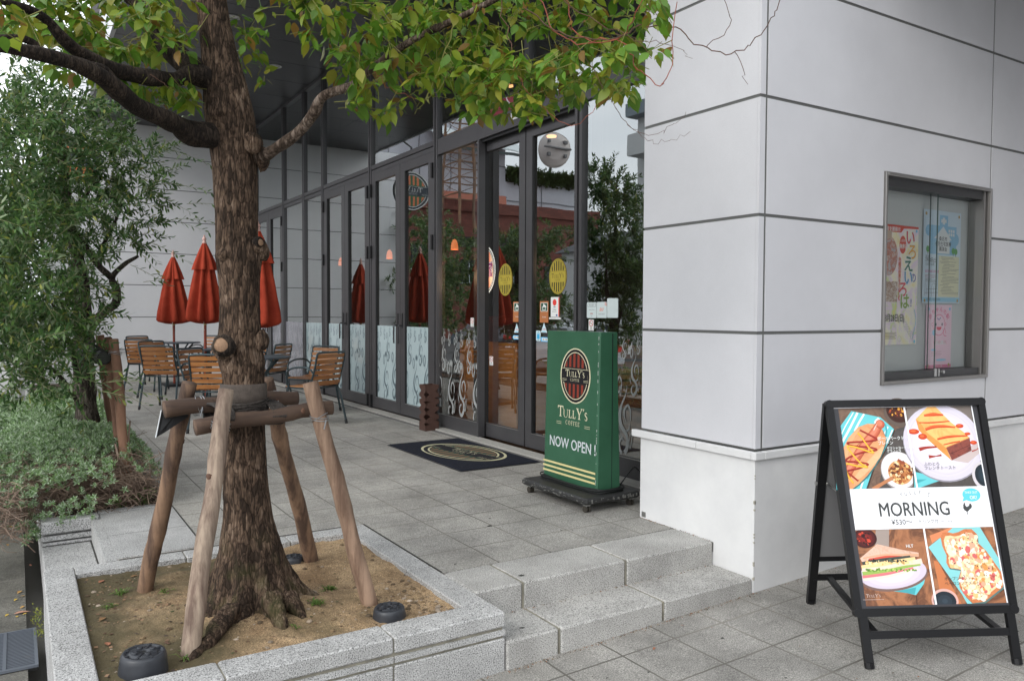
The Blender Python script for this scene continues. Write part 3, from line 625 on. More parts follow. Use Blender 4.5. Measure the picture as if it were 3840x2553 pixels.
def dpill(cv,W,H):
    cv.rrect(0,0,W,H,.012,pc(196,222,230)); cv.text('自 動',W/2,H*.80,H*.13,INK,'CENTER'); cv.rrect(W*.2,H*.18,W*.8,H*.6,.01,pc(60,170,220))
    for q in (.25,.4,.55,.7): cv.rect(W*q,H*.5,W*(q+.09),H*.74,pc(60,170,220),keep=True)
    cv.k+=1; cv.rect(W*.4,H*.06,W*.6,H*.1,INK)
def darrow(d):
    def f(cv,W,H):
        a=[(0,H/2),(W*.14,0),(W,0),(W,H),(W*.14,H)] if d<0 else [(W,H/2),(W*.86,0),(0,0),(0,H),(W*.86,H)]
        cv.poly(a,pc(110,190,235)); cv.rect(W*.16,H*.2,W*.9,H*.8,WHT); cv.text('注意',W*.34,H*.32,H*.45,INK,'CENTER',sx=.8); cv.text('危険',W*.74,H*.32,H*.45,INK,'CENTER',sx=.8)
    return f
sticker(DB,6.768*XD/X0,k_(1.49),.105,.10,dtri,XD); sticker(DB,6.695*XD/X0,k_(1.42),.07,.105,dpill,XD); sticker(DB,6.77*XD/X0,k_(1.42),.13,.044,darrow(-1),XD)
sticker(DA,6.272*XD/X0,k_(1.503),.108,.10,dtri,XD); sticker(DA,6.384*XD/X0,k_(1.418),.08,.105,dpill,XD); sticker(DA,6.25*XD/X0,k_(1.415),.13,.044,darrow(1),XD)
PALE=pc(205,216,216)
def dwifi(cv,W,H):
    cv.rrect(0,0,W,H,.01,PALE); cv.rect(W*.08,H*.72,W*.92,H*.92,INK); cv.rect(W*.1,H*.735,W*.9,H*.905,PALE); cv.text('Wi-Fi SPOT',W/2,H*.77,H*.11,INK,'CENTER')
    cv.text('ご利用いただけます',W/2,H*.5,H*.07,INK,'CENTER'); cv.rect(W*.36,H*.26,W*.64,H*.31,pc(170,80,70)); cv.text('FREE',W/2,H*.1,H*.08,INK,'CENTER')
def dau(cv,W,H): cv.rrect(0,0,W,H,.01,PALE); cv.text('au',W*.45,H*.44,H*.42,pc(228,96,50),'CENTER',shear=.3); cv.text('Wi-Fi SPOT',W*.5,H*.2,H*.13,pc(120,124,124),'CENTER'); [cv.ring(W*.76,H*.76,r_,r_,.004,pc(228,96,50),8,0,80) for r_ in (.014,.024,.034)]
sticker(F1,5.5055,1.651,.14,.14,dwifi); sticker(F1,5.362,1.6525,.139,.141,dau,label='pale square sticker with orange lettering'); sticker(F1,5.21,1.655,.148,.169,lambda cv,W,H:cv.rrect(0,0,W,H,.012,PALE),label='blank pale sticker')
def dns(cv,W,H): cv.rrect(0,0,W,H,.006,WHT); cv.ring(W/2,H*.66,W*.4,W*.4,.007,pc(190,80,80),20); cv.ribbon([(W*.25,H*.80),(W*.75,H*.52)],.005,pc(190,80,80),k=1); cv.rect(W*.3,H*.64,W*.68,H*.675,INK); cv.text('禁煙',W/2,H*.18,H*.16,INK,'CENTER'); cv.rect(W*.2,H*.06,W*.8,H*.1,INK)
sticker(F1,5.5445,1.539,.073,.098,dns); sticker(F2,7.72,1.535,.07,.10,dns); sticker(DB,7.46,1.11,.075,.10,dns,XD)
def dring(cv,W,H):
    cv.ring(W/2,H/2,W/2,H/2,W*.035,WHT); cv.ring(W/2,H/2,W*.44,H*.45,W*.02,WHT)
    p=clip_ell_strip(W*.08,W*.92,W/2,H/2,W*.41,H*.42,0,H,n=16); cv.poly(p,pc(60,40,36))
    cs=[pc(220,150,120),pc(190,180,130),pc(235,190,150),pc(150,150,90),pc(228,140,110),pc(240,200,170)]
    for i in range(6):
        p=clip_ell_strip(W*(.09+.137*i),W*(.09+.137*(i+1)),W/2,H/2,W*.41,H*.42,0,H)
        if p: cv.poly(p,cs[i],keep=True)
    cv.k+=1; p=clip_ell_strip(W*.06,W*.94,W/2,H/2,W*.44,H*.45,H*.36,H*.66,n=12); cv.poly(p,pc(120,30,100)); cv.rect(W*.08,H*.64,W*.92,H*.65,WHT); cv.serif("TullY's",W/2,H*.45,H*.14,WHT); cv.serif('COFFEE',W/2,H*.38,H*.05,WHT,sp=2)
sg=MB(); cv=Canvas((4.575,8.115,1.893),(0,-1,0),(0,0,1),sg,.0002); cv.n=Vector((-1,0,0)); dring(cv,.495,.574)

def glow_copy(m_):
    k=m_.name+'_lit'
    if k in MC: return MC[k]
    q=m_.copy(); q.name=k; MC[k]=q; b_=q.node_tree.nodes['Principled BSDF']; b_.inputs['Emission Color'].default_value=b_.inputs['Base Color'].default_value; b_.inputs['Emission Strength'].default_value=.9; return q  # self-glow added to the sign inks to lift them behind the glass
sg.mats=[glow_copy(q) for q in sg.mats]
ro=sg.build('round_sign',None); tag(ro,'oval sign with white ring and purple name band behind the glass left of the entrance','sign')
# striped round blade sign under the soffit edge (seen mirrored in the folding doors)
bs=thing('blade_sign','round orange and green striped sign hung under the far soffit edge','sign',(1.0,16.6,4.46)); q_=bs.location
sg=MB(q_); sg.mat(pc(50,58,66)); sg.tube([(1.0,16.55,4.46),(1.0,16.65,4.46)],.44,40)
for sgn_,u_ in ((-1,(1,0,0)),(1,(-1,0,0))):
    cv=Canvas((1.0-u_[0]*.44,16.6+sgn_*.052,4.46-.44),u_,(0,0,1),sg,.0005); cv.n=Vector((0,sgn_,0)); logo(cv,.44,.44,.435,.435,pc(214,216,212),pc(50,60,70),pc(214,122,80),pc(54,104,72),ns=5)
sg.build('sign_disc',None,bs); sg=MB(q_); sg.mat(FRAME); sg.tube([(1.0,16.6,4.89),(1.0,16.6,5.45),(1.2,16.6,5.57)],.025,8); sg.build('hanger',None,bs)
# ================================================================== notice board (display case)
nb=thing('display_case','recessed stainless steel display case with sliding glass on the right wall','notice board',(5.5,3.1,1.9)); o=nb.location
m=MB(o); m.mat(mat('case_steel',(.26,.25,.24),.35,metal=.8))
a,b,c,d=4.835,6.17,1.227,2.633; t=.024
for x0,x1,z0,z1 in ((a,a+t,c,d),(b-t,b,c,d),(a+t,b-t,c,c+t),(a+t,b-t,d-t,d)): m.box((x0,3.083,z0),(x1,3.13,z1),.003)
m.box((b-t-.052,3.105,c+t),(b-t-.03,3.21,d-t)); m.box((b-t-.014,3.095,c+t),(b-t,3.21,d-t)); m.box((a+t,3.12,c+t),(a+t+.012,3.21,d-t)); m.build('frame',None,nb)
m=MB(o); m.mat(mat('case_track',(.02,.02,.021),.4)); m.box((a+t,3.115,c+t),(b-t,3.235,c+.075)); m.build('track',None,nb)
m=MB(o); m.mat(MC['case_track']); m.box((a+t,3.115,d-.085),(b-t,3.235,d-t)); m.build('track',None,nb)
m=MB(o); m.mat(mat('case_back',(.52,.55,.54),.7,col2=(.56,.59,.58),sc1=2)); m.box((a+.01,3.225,c+.02),(b-.06,3.25,d-.02)); m.mat(mat('case_side',(.55,.55,.53),.35,metal=.8)); m.box((b-.058,3.12,c+.07),(b-.052,3.25,d-.08)); m.build('back_panel',None,nb)
for x0,x1,y,nm in ((a+t+.01,5.56,3.150,'sliding_pane'),(5.50,b-.08,3.168,'sliding_pane')):
    m=MB(o); m.mat(GLASS2); m.add([(x0,y,c+.075),(x1,y,c+.075),(x1,y,d-.085),(x0,y,d-.085)],[(0,1,2,3)]); m.mat(mat('glass_edge',(.02,.05,.04),.3)); xe=x1 if x0<5 else x0; m.box((xe-.003,y-.003,c+.075),(xe+.003,y+.003,d-.085)); m.build(nm,None,nb)
m=MB(o); m.mat(SSM); m.box((5.50,3.112,c+.03),(5.53,3.119,c+.085)); m.box((5.55,3.112,c+.03),(5.565,3.119,c+.085)); m.tube([(5.60,3.118,c+.06),(5.60,3.10,c+.06)],.012,12); m.build('lock',None,nb)
# posters ---------------------------------------------------------------------
def bend(mb,amp,y0):
    return
def base_sheet(cv,W,H,m_,nx=10,ny=14):
    cv.mb.mat(m_); vs=[cv.P(W*i/nx,H*j/ny) for j in range(ny+1) for i in range(nx+1)]
    cv.mb.add(vs,[(j*(nx+1)+i,j*(nx+1)+i+1,(j+1)*(nx+1)+i+1,(j+1)*(nx+1)+i) for j in range(ny) for i in range(nx)]); cv.k+=1
def pins(cv,W,H,cols):
    for (x,y),c_ in zip(((.03,H-.03),(W-.03,H-.03),(W-.03,.02),(.03,.02)),cols):
        cv.ell(x,y,.012,.012,c_,n=10,keep=True)
    cv.k+=1
PY=3.214
def floral(name,cols,scale):
    m=bpy.data.materials.new(name); m.use_nodes=True; n=m.node_tree; b=n.nodes['Principled BSDF']; b.inputs['Roughness'].default_value=.4; L=n.links.new
    tc=n.nodes.new('ShaderNodeTexCoord'); z=n.nodes.new('ShaderNodeTexNoise'); z.inputs['Scale'].default_value=scale; z.inputs['Detail'].default_value=7; z.inputs['Roughness'].default_value=.62; z.inputs['Distortion'].default_value=1.1; L(tc.outputs['Object'],z.inputs['Vector'])
    c=n.nodes.new('ShaderNodeValToRGB'); e=c.color_ramp.elements; e[0].position=.28; e[0].color=(*s2l(cols[0]),1); e[1].position=.72; e[1].color=(*s2l(cols[-1]),1)
    for i,q in enumerate(cols[1:-1]): w_=e.new(.28+.44*(i+1)/(len(cols)-1)); w_.color=(*s2l(q),1)
    L(z.outputs['Fac'],c.inputs[0]); L(c.outputs[0],b.inputs['Base Color']); return m
# left: yellow exhibition poster
m=MB((5.2,3.2,1.9)); W,H=.555,.83; cv=Canvas((4.88,PY,1.484),(1,0,0),(0,0,1),m,.00006)
base_sheet(cv,W,H,floral('poster_yellow_paper',[(236,208,120),(244,236,190),(240,236,220),(232,214,232),(206,224,150),(240,214,110)],5))
Rr=pc(206,64,40); OR=pc(226,132,60)
cv.poly([(0,H),(W,H),(W,H-.015),(W*.68,H-.02),(W*.62,H-.05),(0,H-.05)],Rr); cv.text('学習支援展示',W*.24,H-.042,.034,WHT,bold=.02)
cv.ell(W*.66,H*.84,.04,.062,Rr); cv.text('入館料',W*.66,H*.865,.022,WHT,'CENTER'); cv.text('無料',W*.66,H*.81,.038,WHT,'CENTER',bold=.02)
cv.ell(W*.36,H*.75,.10,.13,pc(196,190,184),col2=None) if False else cv.ell(W*.37,H*.74,.10,.135,floral('vase',[(90,110,140),(190,190,190),(180,90,60),(210,200,190),(70,90,120)],22)); cv.rect(W*.30,H*.88,W*.42,H*.95,pc(190,170,150))
cv.rect(W*.30,H*.36,W*.56,H*.53,floral('figures',[(230,225,215),(200,190,180),(150,110,80),(225,220,210),(90,80,70)],40))
big=[('い',.82,.86,(206,60,60)),('ろ',.87,.74,(226,170,50)),('え',.79,.635,(40,110,80)),('の',.90,.54,(120,110,170)),('い',.79,.52,(70,140,190)),('ろ',.68,.42,(212,70,80)),('は',.72,.32,(130,160,50)),('!',.86,.33,(120,110,170))]
for ch,x,y,c_ in big:
    cv.text(ch,W*x,H*y-.005,.12 if ch not in '!の' else .075,WHT,'CENTER',bold=.07); cv.text(ch,W*x,H*y-.005,.12 if ch not in '!の' else .075,pc(*c_),'CENTER',bold=.025)
for i,ch in enumerate('色絵の世界をたのしむ'): cv.text(ch,W*.60,H*(.70-.036*i),.034,pc(214,86,50),'CENTER',bold=.02)
cv.text('8月28日(日)',W*.30,H*.20,.06,INK,bold=.01,sx=.75)
for i in range(5): cv.rect(W*.1,H*(.10-.012*i),W*(.55-.03*(i%2)),H*(.104-.012*i),pc(150,140,110),keep=True)
cv.k+=1
for i in range(9): 
    x=.62+.3*((i*37)%10)/10; y=.05+.2*((i*53)%10)/10; cv.ring(W*x,H*y,.022,.02,.0015,pc(150,170,150),14)
cv.ribbon([(W*.93,H*.3),(W*.97,H*.2),(W*.9,H*.05)],.006,pc(140,190,220)); pins(cv,W,H,[BLU]*4); bend(m,.004,0)
tag(m.build('poster'),'yellow poster with large coloured lettering pinned at the left of the display case','poster')
# middle: pale blue lecture poster
m=MB((5.74,3.2,2.1)); W,H=.49,.672; cv=Canvas((5.497,PY,1.778),(1,0,0),(0,0,1),m,.00006); base_sheet(cv,W,H,pc(206,222,232)); LB=pc(140,190,218); CR=pc(224,222,190)
cv.rect(W*.16,H*.53,W*.88,H*.84,LB); cv.rect(W*.42,H*.8,W*.64,H*.955,LB); cv.rect(W*.50,H*.855,W*.56,H*.93,WHT); cv.rect(W*.46,H*.875,W*.60,H*.91,WHT)
cv.ell(W*.14,H*.78,W*.09,H*.06,LB); cv.ell(W*.85,H*.70,W*.10,H*.07,LB); cv.poly([(W*.28,H*.70),(W*.52,H*.835),(W*.75,H*.69),(W*.70,H*.69),(W*.70,H*.54),(W*.34,H*.54),(W*.34,H*.70)],WHT)
for i in (0,1,2):
    for j in (0,1): cv.rect(W*(.66+.06*i),H*(.775-.04*j),W*(.705+.06*i),H*(.805-.04*j),WHT,keep=True)
cv.k+=1
for i,tx in enumerate(('桑名市','小児在宅医療','講演会')): cv.text(tx,W*.52,H*(.68-.055*i),.036,INK,'CENTER',bold=.01)
for x,y in ((.12,.56),(.80,.555),(.87,.55)): cv.rect(W*(x-.006),H*(y-.035),W*(x+.006),H*y,pc(110,90,60)); cv.ell(W*x,H*(y+.02),W*.045,H*.035,pc(90,160,80),n=14)
cv.rect(W*.41,H*.07,W*.97,H*.515,CR); cv.text('2016',W*.06,H*.49,.024,INK); cv.text('7月30日(土)',W*.06,H*.445,.036,INK,sx=.8,bold=.01); cv.text('13:00〜16:00',W*.06,H*.405,.026,pc(70,110,100),sx=.8)
cv.text('桑名市地域医療対策室',W*.06,H*.33,.022,pc(200,90,150),sx=.8)
rr=random.Random(3)
for i in range(26):
    y=.50-.016*i; x0=.44+.1*rr.random(); cv.rect(W*x0,H*y,W*min(.96,x0+.15+.35*rr.random()),H*(y+.004),pc(130,130,120),keep=True)
for i in range(6): cv.rect(W*.06,H*(.30-.014*i),W*(.2+.16*rr.random()),H*(.304-.014*i),pc(170,120,130) if i<3 else pc(110,110,110),keep=True)
cv.k+=1
for p in ([(.06,.08),(.07,.22)],[(.12,.22),(.1,.09)],[(.06,.11),(.4,.115)],[(.24,.07),(.25,.2),(.36,.21)],[(.37,.21),(.36,.08)],[(.28,.07),(.30,.19)],[(.1,.15),(.38,.155)]): cv.ribbon([(W*a_,H*b_) for a_,b_ in p],.0025,pc(100,100,105),k=3,keep=True)
cv.k+=1; cv.rect(0,H*.015,W,H*.062,pc(150,204,226)); cv.text('主催 桑名市 桑名市医師会',W*.1,H*.03,.02,pc(60,80,110),sx=.8); pins(cv,W,H,[pc(190,160,90)]*4); bend(m,.004,0)
tag(m.build('poster'),'pale blue poster with a house drawing and three lines of dark lettering','poster')
# lower: pink card with a baby face
m=MB((5.72,3.2,1.5)); W,H=.335,.462; cv=Canvas((5.555,PY,1.305),(1,0,0),(0,0,1),m,.00006); PK=pc(226,110,150); base_sheet(cv,W,H,pc(238,208,220),6,10)
for i,ch in enumerate('赤ちゃんの駅'):
    a_=R(150-24*i); cv.text(ch,W*.5+W*.34*math.cos(a_),H*.70+H*.2*math.sin(a_),.042,PK,'CENTER',bold=.02,rot=math.degrees(a_)-90)
cv.ell(W*.5,H*.68,W*.24,H*.17,pc(240,214,224)); cv.ring(W*.5,H*.68,W*.24,H*.17,.005,PK,30); cv.ell(W*.25,H*.69,W*.04,H*.025,pc(240,214,224)); cv.ring(W*.25,H*.69,W*.04,H*.025,.004,PK,12); cv.ring(W*.75,H*.69,W*.04,H*.025,.004,PK,12)
for s_ in (-1,1): cv.ell(W*(.5+.12*s_),H*.69,.008,.011,pc(70,70,90),n=12,keep=True)
cv.k+=1; cv.ell(W*.5,H*.65,W*.1,H*.055,pc(222,90,110),180,360,16); cv.ribbon([(W*.42,H*.79),(W*.5,H*.765),(W*.56,H*.80)],.006,pc(110,110,170)); 
cv.ell(W*.30,H*.56,W*.06,H*.045,pc(150,210,235)); cv.ribbon([(W*.66,H*.62),(W*.70,H*.52),(W*.8,H*.50)],.005,PK); cv.ribbon([(W*.72,H*.64),(W*.78,H*.54)],.005,PK)
cv.rect(W*.32,H*.375,W*.78,H*.43,WHT); cv.text('おむつ替え・授乳',W*.55,H*.387,.026,PK,'CENTER',sx=.85); cv.ell(W*.3,H*.29,W*.1,H*.015,pc(150,210,235)); cv.ell(W*.6,H*.125,W*.2,H*.018,pc(150,210,235))
for i in range(4): cv.rect(W*.2,H*(.26-.022*i),W*(.62-.04*(i%2)),H*(.265-.022*i),pc(190,150,165),keep=True)
cv.k+=1; cv.rect(0,0,W,H*.05,PK); cv.text('赤ちゃんの駅',W*.5,H*.012,.018,WHT,'CENTER'); pins(cv,W,H,[BLU,BLU,GOLD,GOLD]); bend(m,.003,0)
tag(m.build('poster'),'small pink poster with a baby face drawing below the pale blue one','poster')
# ================================================================== A frame menu sign
P0=Vector((3.31,2.165,.056)); P1=Vector((3.937,1.785,.075)); T0=Vector((3.445,2.487,1.262)); T1=Vector((4.088,2.083,1.279))
af=thing('menu_board','black A-frame pavement board with a large menu poster of four breakfast photographs','sign board',((P0.x+P1.x)/2+.25,(P0.y+P1.y)/2+.35,.07)); o=af.location
u=((P1-P0).normalized()+(T1-T0).normalized()).normalized(); v=((T0-P0)+(T1-P1)).normalized(); u=(u-v*u.dot(v)*.5).normalized(); 
vv=(v-u*v.dot(u)*.6).normalized(); nn=u.cross(v).normalized(); Lh=(T0-P0).length
BLK=mat('black_metal',(.008,.008,.009),.38,spec=.3); GREYI=mat('frame_inner',(.09,.09,.10),.35,metal=.5)
def bar(m,p,q,w_,d,ax):      # rectangular bar from p to q, width along ax
    t=(q-p).normalized(); a_=(ax-t*ax.dot(t)).normalized(); b_=t.cross(a_); vs=[]
    for e in (p,q):
        for i,j in ((-1,-1),(1,-1),(1,1),(-1,1)): vs.append(e+a_*(w_/2*i)+b_*(d/2*j))
    m.add(vs,[(3,2,1,0),(4,5,6,7),(0,1,5,4),(1,2,6,5),(2,3,7,6),(3,0,4,7)])
def E(a_,b_): # point on front plane, a along width (m), b fraction of slant
    l=P0+(T0-P0)*b_; r=P1+(T1-P1)*b_; return l+(r-l)*a_
m=MB(o); m.mat(BLK)
fl=.02
for k in (0,1): bar(m,E(k,0)+u*(.02-.04*k),E(k,.205)+u*(.02-.04*k),.038,.024,u); bar(m,E(k,.19)+u*(.0),E(k,.985),.033,.03,u)
bar(m,E(0,.195)-u*.0,E(1,.195),.03,.036,nn); bar(m,E(0,.985)-u*.01,E(1,.985)+u*.01,.034,.036,nn); bar(m,E(.03,.115),E(.97,.115),.02,.034,nn)
for k in (0,1):
    for b_ in (.195,.985): 
        c_=E(k,b_); m.tube([c_-nn*.016,c_+nn*.016],.021,12)
    m.tube([E(k,.0)+u*(.02-.04*k)-Vector((0,0,.0)),E(k,.02)+u*(.02-.04*k)],.022,8)
# rear frame mirrored about the vertical plane of the hinge
Q0=Vector((3.768,2.809,.068)); Q1=Q0+(P1-P0)
def B(a_,b_):
    l=Q0+(T0-Q0)*b_; r=Q1+(T1-Q1)*b_; return l+(r-l)*a_
m.build('front_frame',None,af)
m=MB(o); m.mat(BLK)
for k in (0,1): bar(m,B(k,0),B(k,.985),.045,.026,u); m.tube([B(k,0),B(k,.02)],.024,8)
bar(m,B(0,.14),B(1,.14),.02,.034,nn); bar(m,B(0,.24),B(1,.24),.02,.03,nn); bar(m,B(0,.97),B(1,.97),.03,.04,nn); m.build('rear_frame',None,af)
m=MB(o); m.mat(mat('rear_panel',(.18,.18,.185),.5)); q=[B(.03,.25),B(.97,.25),B(.97,.97),B(.03,.97)]; m.prism(q,nn*.006); m.build('rear_panel',None,af)
m=MB(o); m.mat(SSM); 
for k in (0,1): bar(m,E(k,.62)-nn*.02+u*(.03-.06*k),B(k,.62)+u*(.03-.06*k),.012,.004,v)
m.tube([B(0,.62)-u*.03,B(0,.62)+u*.03],.012,8); m.build('stay',None,af)
m=MB(o); m.mat(BLK)
bar(m,E(.10,.115),B(.12,.14),.03,.02,u); bar(m,E(.90,.115),B(.88,.14),.03,.02,u); m.build('cross_bar',None,af)
# poster on the front
PA=E(0,.213)+u*.02; PB_=E(1,.213)-u*.02; PC=E(0,.972)+u*.02
PU=(PB_-PA); W=PU.length; PU.normalize(); PV=(PC-PA); H=PV.length; PV.normalize()
m=MB(o); m.prism([PA,PA+PU*W,PA+PU*W+PV*H,PA+PV*H],-nn*.006) ; m.mats=[GREYI]
q=m.build('poster_backing',None,af)
m=MB(o); cv=Canvas(PA,PU,PV,m,.000025); cv.n=nn.copy() if nn.dot(CAM-PA)>0 else -nn
cv.rect(0,0,W,H,pc(70,70,74)); x0,y0,x1,y1=.022,.006,W-.008,H-.006; cv.rect(x0,y0,x1,y1,pc(236,236,240))
cv.o=cv.o+PU*x0+PV*y0; W=x1-x0; H=y1-y0
yt,yb=H*.578,H*.372; xm=W*.497; g=.0045
FR_=[(0,xm-g,yt,H),(xm+g,W,yt,H),(0,xm-g,0,yb),(xm+g,W,0,yb)]
KQ=[(140/1220,0,120,955,-25,1222,115),(190/1220,975,85,980,-45,1235,85),(120/945,205,165,865,-20,945,165),(130/935,1095,145,912,-25,932,145)]
def PT(x,y,q):          # measured place on the printed photograph -> place on the sheet
    k,l0,y0_,wd,ta,ht,ty=KQ[q]; a_=(x-l0-k*(y-y0_))/wd; b_=1-(y-(ty+ta*a_))/ht; X0_,X1_,Y0_,Y1_=FR_[q]; return (X0_+(X1_-X0_)*a_,Y0_+(Y1_-Y0_)*b_)
SX=[(xm-g)/955,(xm-g)/980,(xm-g)/865,(xm-g)/912]
def PL(pts,m_,q,keep=False): cv.poly([PT(a_,b_,q) for a_,b_ in pts],m_,keep)
def RB(pts,w_,m_,q,k=7): cv.ribbon([PT(a_,b_,q) for a_,b_ in pts],[v*SX[q] for v in w_] if hasattr(w_,'__len__') else w_*SX[q],m_,k)
def EL(x,y,rx,ry,m_,q,rot=0,**kw): x_,y_=PT(x,y,q); cv.ell(x_,y_,rx*SX[q],ry*SX[q],m_,rot=rot,**kw)
def mixc(a_,b_,t): return tuple(int(u_+(v_-u_)*t) for u_,v_ in zip(a_,b_))
def SOFT(x,y,rx,ry,c1,c2,q,n_=7,rot=0,dx=0,dy=0):   # tone running from the rim c1 to the middle c2
    for i in range(n_):
        t=i/(n_-1); EL(x+dx*t,y+dy*t,rx*(1-.75*t),ry*(1-.75*t),pc(*mixc(c1,c2,t)),q,rot)
pr_=random.Random(12)
def CRUMB(x,y,rx,ry,n_,cols,s0,s1,q,poly=None):
    k=0
    while k<n_:
        a_=pr_.uniform(0,2*PI); r_=math.sqrt(pr_.random()); X_,Y_=x+rx*r_*math.cos(a_),y+ry*r_*math.sin(a_)
        if poly and not inpoly_(X_,Y_,poly): k+=.2; continue
        k+=1; c_=pr_.choice(cols); s_=pr_.uniform(s0,s1); EL(X_,Y_,s_*pr_.uniform(.6,1.5),s_,pc(*c_),q,rot=pr_.uniform(0,180),n=7,keep=(int(k)%6!=0))
def inpoly_(x,y,P_):
    c_=False; j_=len(P_)-1
    for i_ in range(len(P_)):
        if (P_[i_][1]>y)!=(P_[j_][1]>y) and x<(P_[j_][0]-P_[i_][0])*(y-P_[i_][1])/(P_[j_][1]-P_[i_][1])+P_[i_][0]: c_=not c_
        j_=i_
    return c_
WOOD=floral('print_wood',[(84,62,50),(122,96,78),(100,76,62),(142,114,94)],11); WOOD2=floral('print_dark_wood',[(52,50,50),(80,74,70),(64,60,58)],12); WOOD3=floral('print_warm_wood',[(120,74,48),(168,112,76),(104,66,46),(150,98,66)],9)
TEAL=(104,196,202); TEALD=(70,160,168)
# ---- hot dog
q=0; cv.rect(0,yt,xm,H,WOOD); PL([(560,1340),(700,640),(860,420),(1010,380),(1120,1340)],WOOD2,q)
NAP=[(200,150),(620,245),(815,430),(760,560),(640,800),(500,1000),(380,1345),(-40,1345),(-60,520)]
PL([(x+18,y+22) for x,y in NAP],pc(60,46,40),q); PL(NAP,pc(*TEAL),q)
for p_,w_ in (([(290,175),(170,420),(40,660)],30),([(385,195),(300,340),(240,460)],26),([(600,262),(560,300),(540,340)],34),([(725,390),(640,580),(560,780),(420,1000),(300,1345)],22),([(792,440),(720,600),(620,790)],18),([(230,170),(100,400),(10,600)],14)): RB(p_,w_,pc(236,242,244),q,4)
for p_ in ([(690,640),(560,900),(400,1180)],[(640,300),(700,400),(690,560)]): RB(p_,26,pc(*TEALD),q)
BUN=[(430,345),(540,350),(640,430),(690,560),(680,660),(600,840),(520,980),(400,1140),(280,1260),(170,1345),(110,1340),(60,1000),(60,740),(150,560),(290,400)]
PL([(x+14,y+16) for x,y in BUN],pc(56,110,112),q); PL(BUN,floral('print_bun',[(206,132,84),(226,160,110),(190,116,74)],14),q)
RB([(300,430),(200,560),(120,720),(110,900)],[20,60,70,30],pc(228,168,122),q)
for t,(c_,w_) in enumerate((((168,78,54),128),((188,92,66),112),((204,112,84),84),((216,132,104),52))): RB([(606-t*4,345),(540-t*6,470),(420-t*6,620),(300-t*6,790),(200-t*6,960),(100-t*6,1150)],[w_*.8,w_,w_,w_,w_,w_*.9],pc(*c_),q)
for t,(c_,r_) in enumerate((((168,78,54),66),((196,100,74),58),((212,128,100),42))): EL(614-t*6,352-t*6,r_,r_*1.0,pc(*c_),q)
RB([(566,350),(530,420),(515,450)],[6,12,4],pc(246,222,210),q); RB([(650,690),(560,830),(450,960),(330,1090),(230,1190)],[30,90,96,90,50],floral('print_bun_in',[(226,166,120),(240,190,146)],16),q)
for p_ in ([(250,700),(330,620)],[(350,820),(420,740)],[(210,930),(300,850)]): RB(p_+[(p_[1][0]+6,p_[1][1]-10)],8,pc(150,70,50),q,3)
KZ=[(318,445),(440,510),(560,590),(380,620),(130,640),(230,690),(430,705),(555,745),(330,790),(170,850),(100,915),(250,930),(425,965),(270,1030),(120,1070),(190,1140),(275,1215)]; MZ=[(285,490),(345,565),(430,700),(505,790),(400,760),(240,705),(130,700),(230,850),(330,960),(415,1010),(260,990),(100,965),(130,1130),(205,1250)]
RB(KZ,[26]*17,pc(112,26,24),q,5); RB([(x-3,y-4) for x,y in KZ],[17]*17,pc(160,44,36),q,5); RB(MZ,[24]*14,pc(206,140,30),q,5); RB([(x-3,y-4) for x,y in MZ],[15]*14,pc(246,192,66),q,5)
SOFT(862,1060,262,275,(150,140,138),(150,140,138),q,2); SOFT(860,1050,250,262,(222,218,220),(246,244,246),q,4); SOFT(880,1085,175,170,(206,150,96),(170,100,54),q,4); CRUMB(885,1085,165,160,120,[(150,84,44),(206,146,84),(112,60,36),(236,196,130),(186,112,60),(240,214,170),(96,50,34)],12,30,q); RB([(850,890),(900,930),(950,960)],[30,44,26],pc(150,76,50),q)
RB([(480,1340),(620,1250),(770,1165)],[60,44,50],pc(186,124,84),q)
SOFT(890,170,222,210,(98,84,76),(50,34,30),q,4); SOFT(890,150,180,165,(60,30,22),(92,42,26),q,3); CRUMB(880,150,130,110,26,[(180,80,40),(120,50,30),(60,26,20),(236,170,70)],8,22,q)
# ---- french toast
q=1; cv.rect(xm,yt,W,H,pc(120,110,104)); PL([(1100,1000),(2200,1000),(2200,1320),(1100,1320)],WOOD2,q); PL([(1120,1080),(1560,1180),(1200,1320),(1120,1320)],pc(*TEAL),q); PL([(1130,1200),(1300,1190),(1160,1260)],pc(*TEALD),q)
SOFT(1540,640,592,565,(150,146,156),(150,146,156),q,2); SOFT(1540,622,585,560,(208,202,216),(240,236,243),q,9,dx=-60,dy=-60); x_,y_=PT(1530,620,q); cv.ring(x_,y_,500*SX[1],470*SX[1],.0015,pc(196,190,204),50)
PL([(1680,900),(2080,560),(2090,760),(1900,930)],pc(196,180,178),q)
PL([(1140,270),(1215,330),(1300,470),(1450,590),(1585,700),(1665,900),(1440,700),(1290,560),(1185,440)],floral('print_toast_side',[(206,128,58),(228,156,78)],18),q); PL([(1310,75),(1430,65),(1640,290),(1860,470),(1930,540),(1585,705),(1450,592),(1300,472),(1215,332),(1140,270)],floral('print_toast',[(232,158,82),(246,192,116),(238,174,98)],16),q)
PL([(1585,702),(1930,538),(1955,740),(1668,897)],floral('print_crust',[(96,44,40),(140,70,58),(78,36,34)],26),q); RB([(1590,700),(1760,622),(1925,545)],[10,14,10],pc(190,110,66),q); RB([(1640,800),(1800,720),(1940,650)],6,pc(70,30,30),q)
SY=(200,70,34)
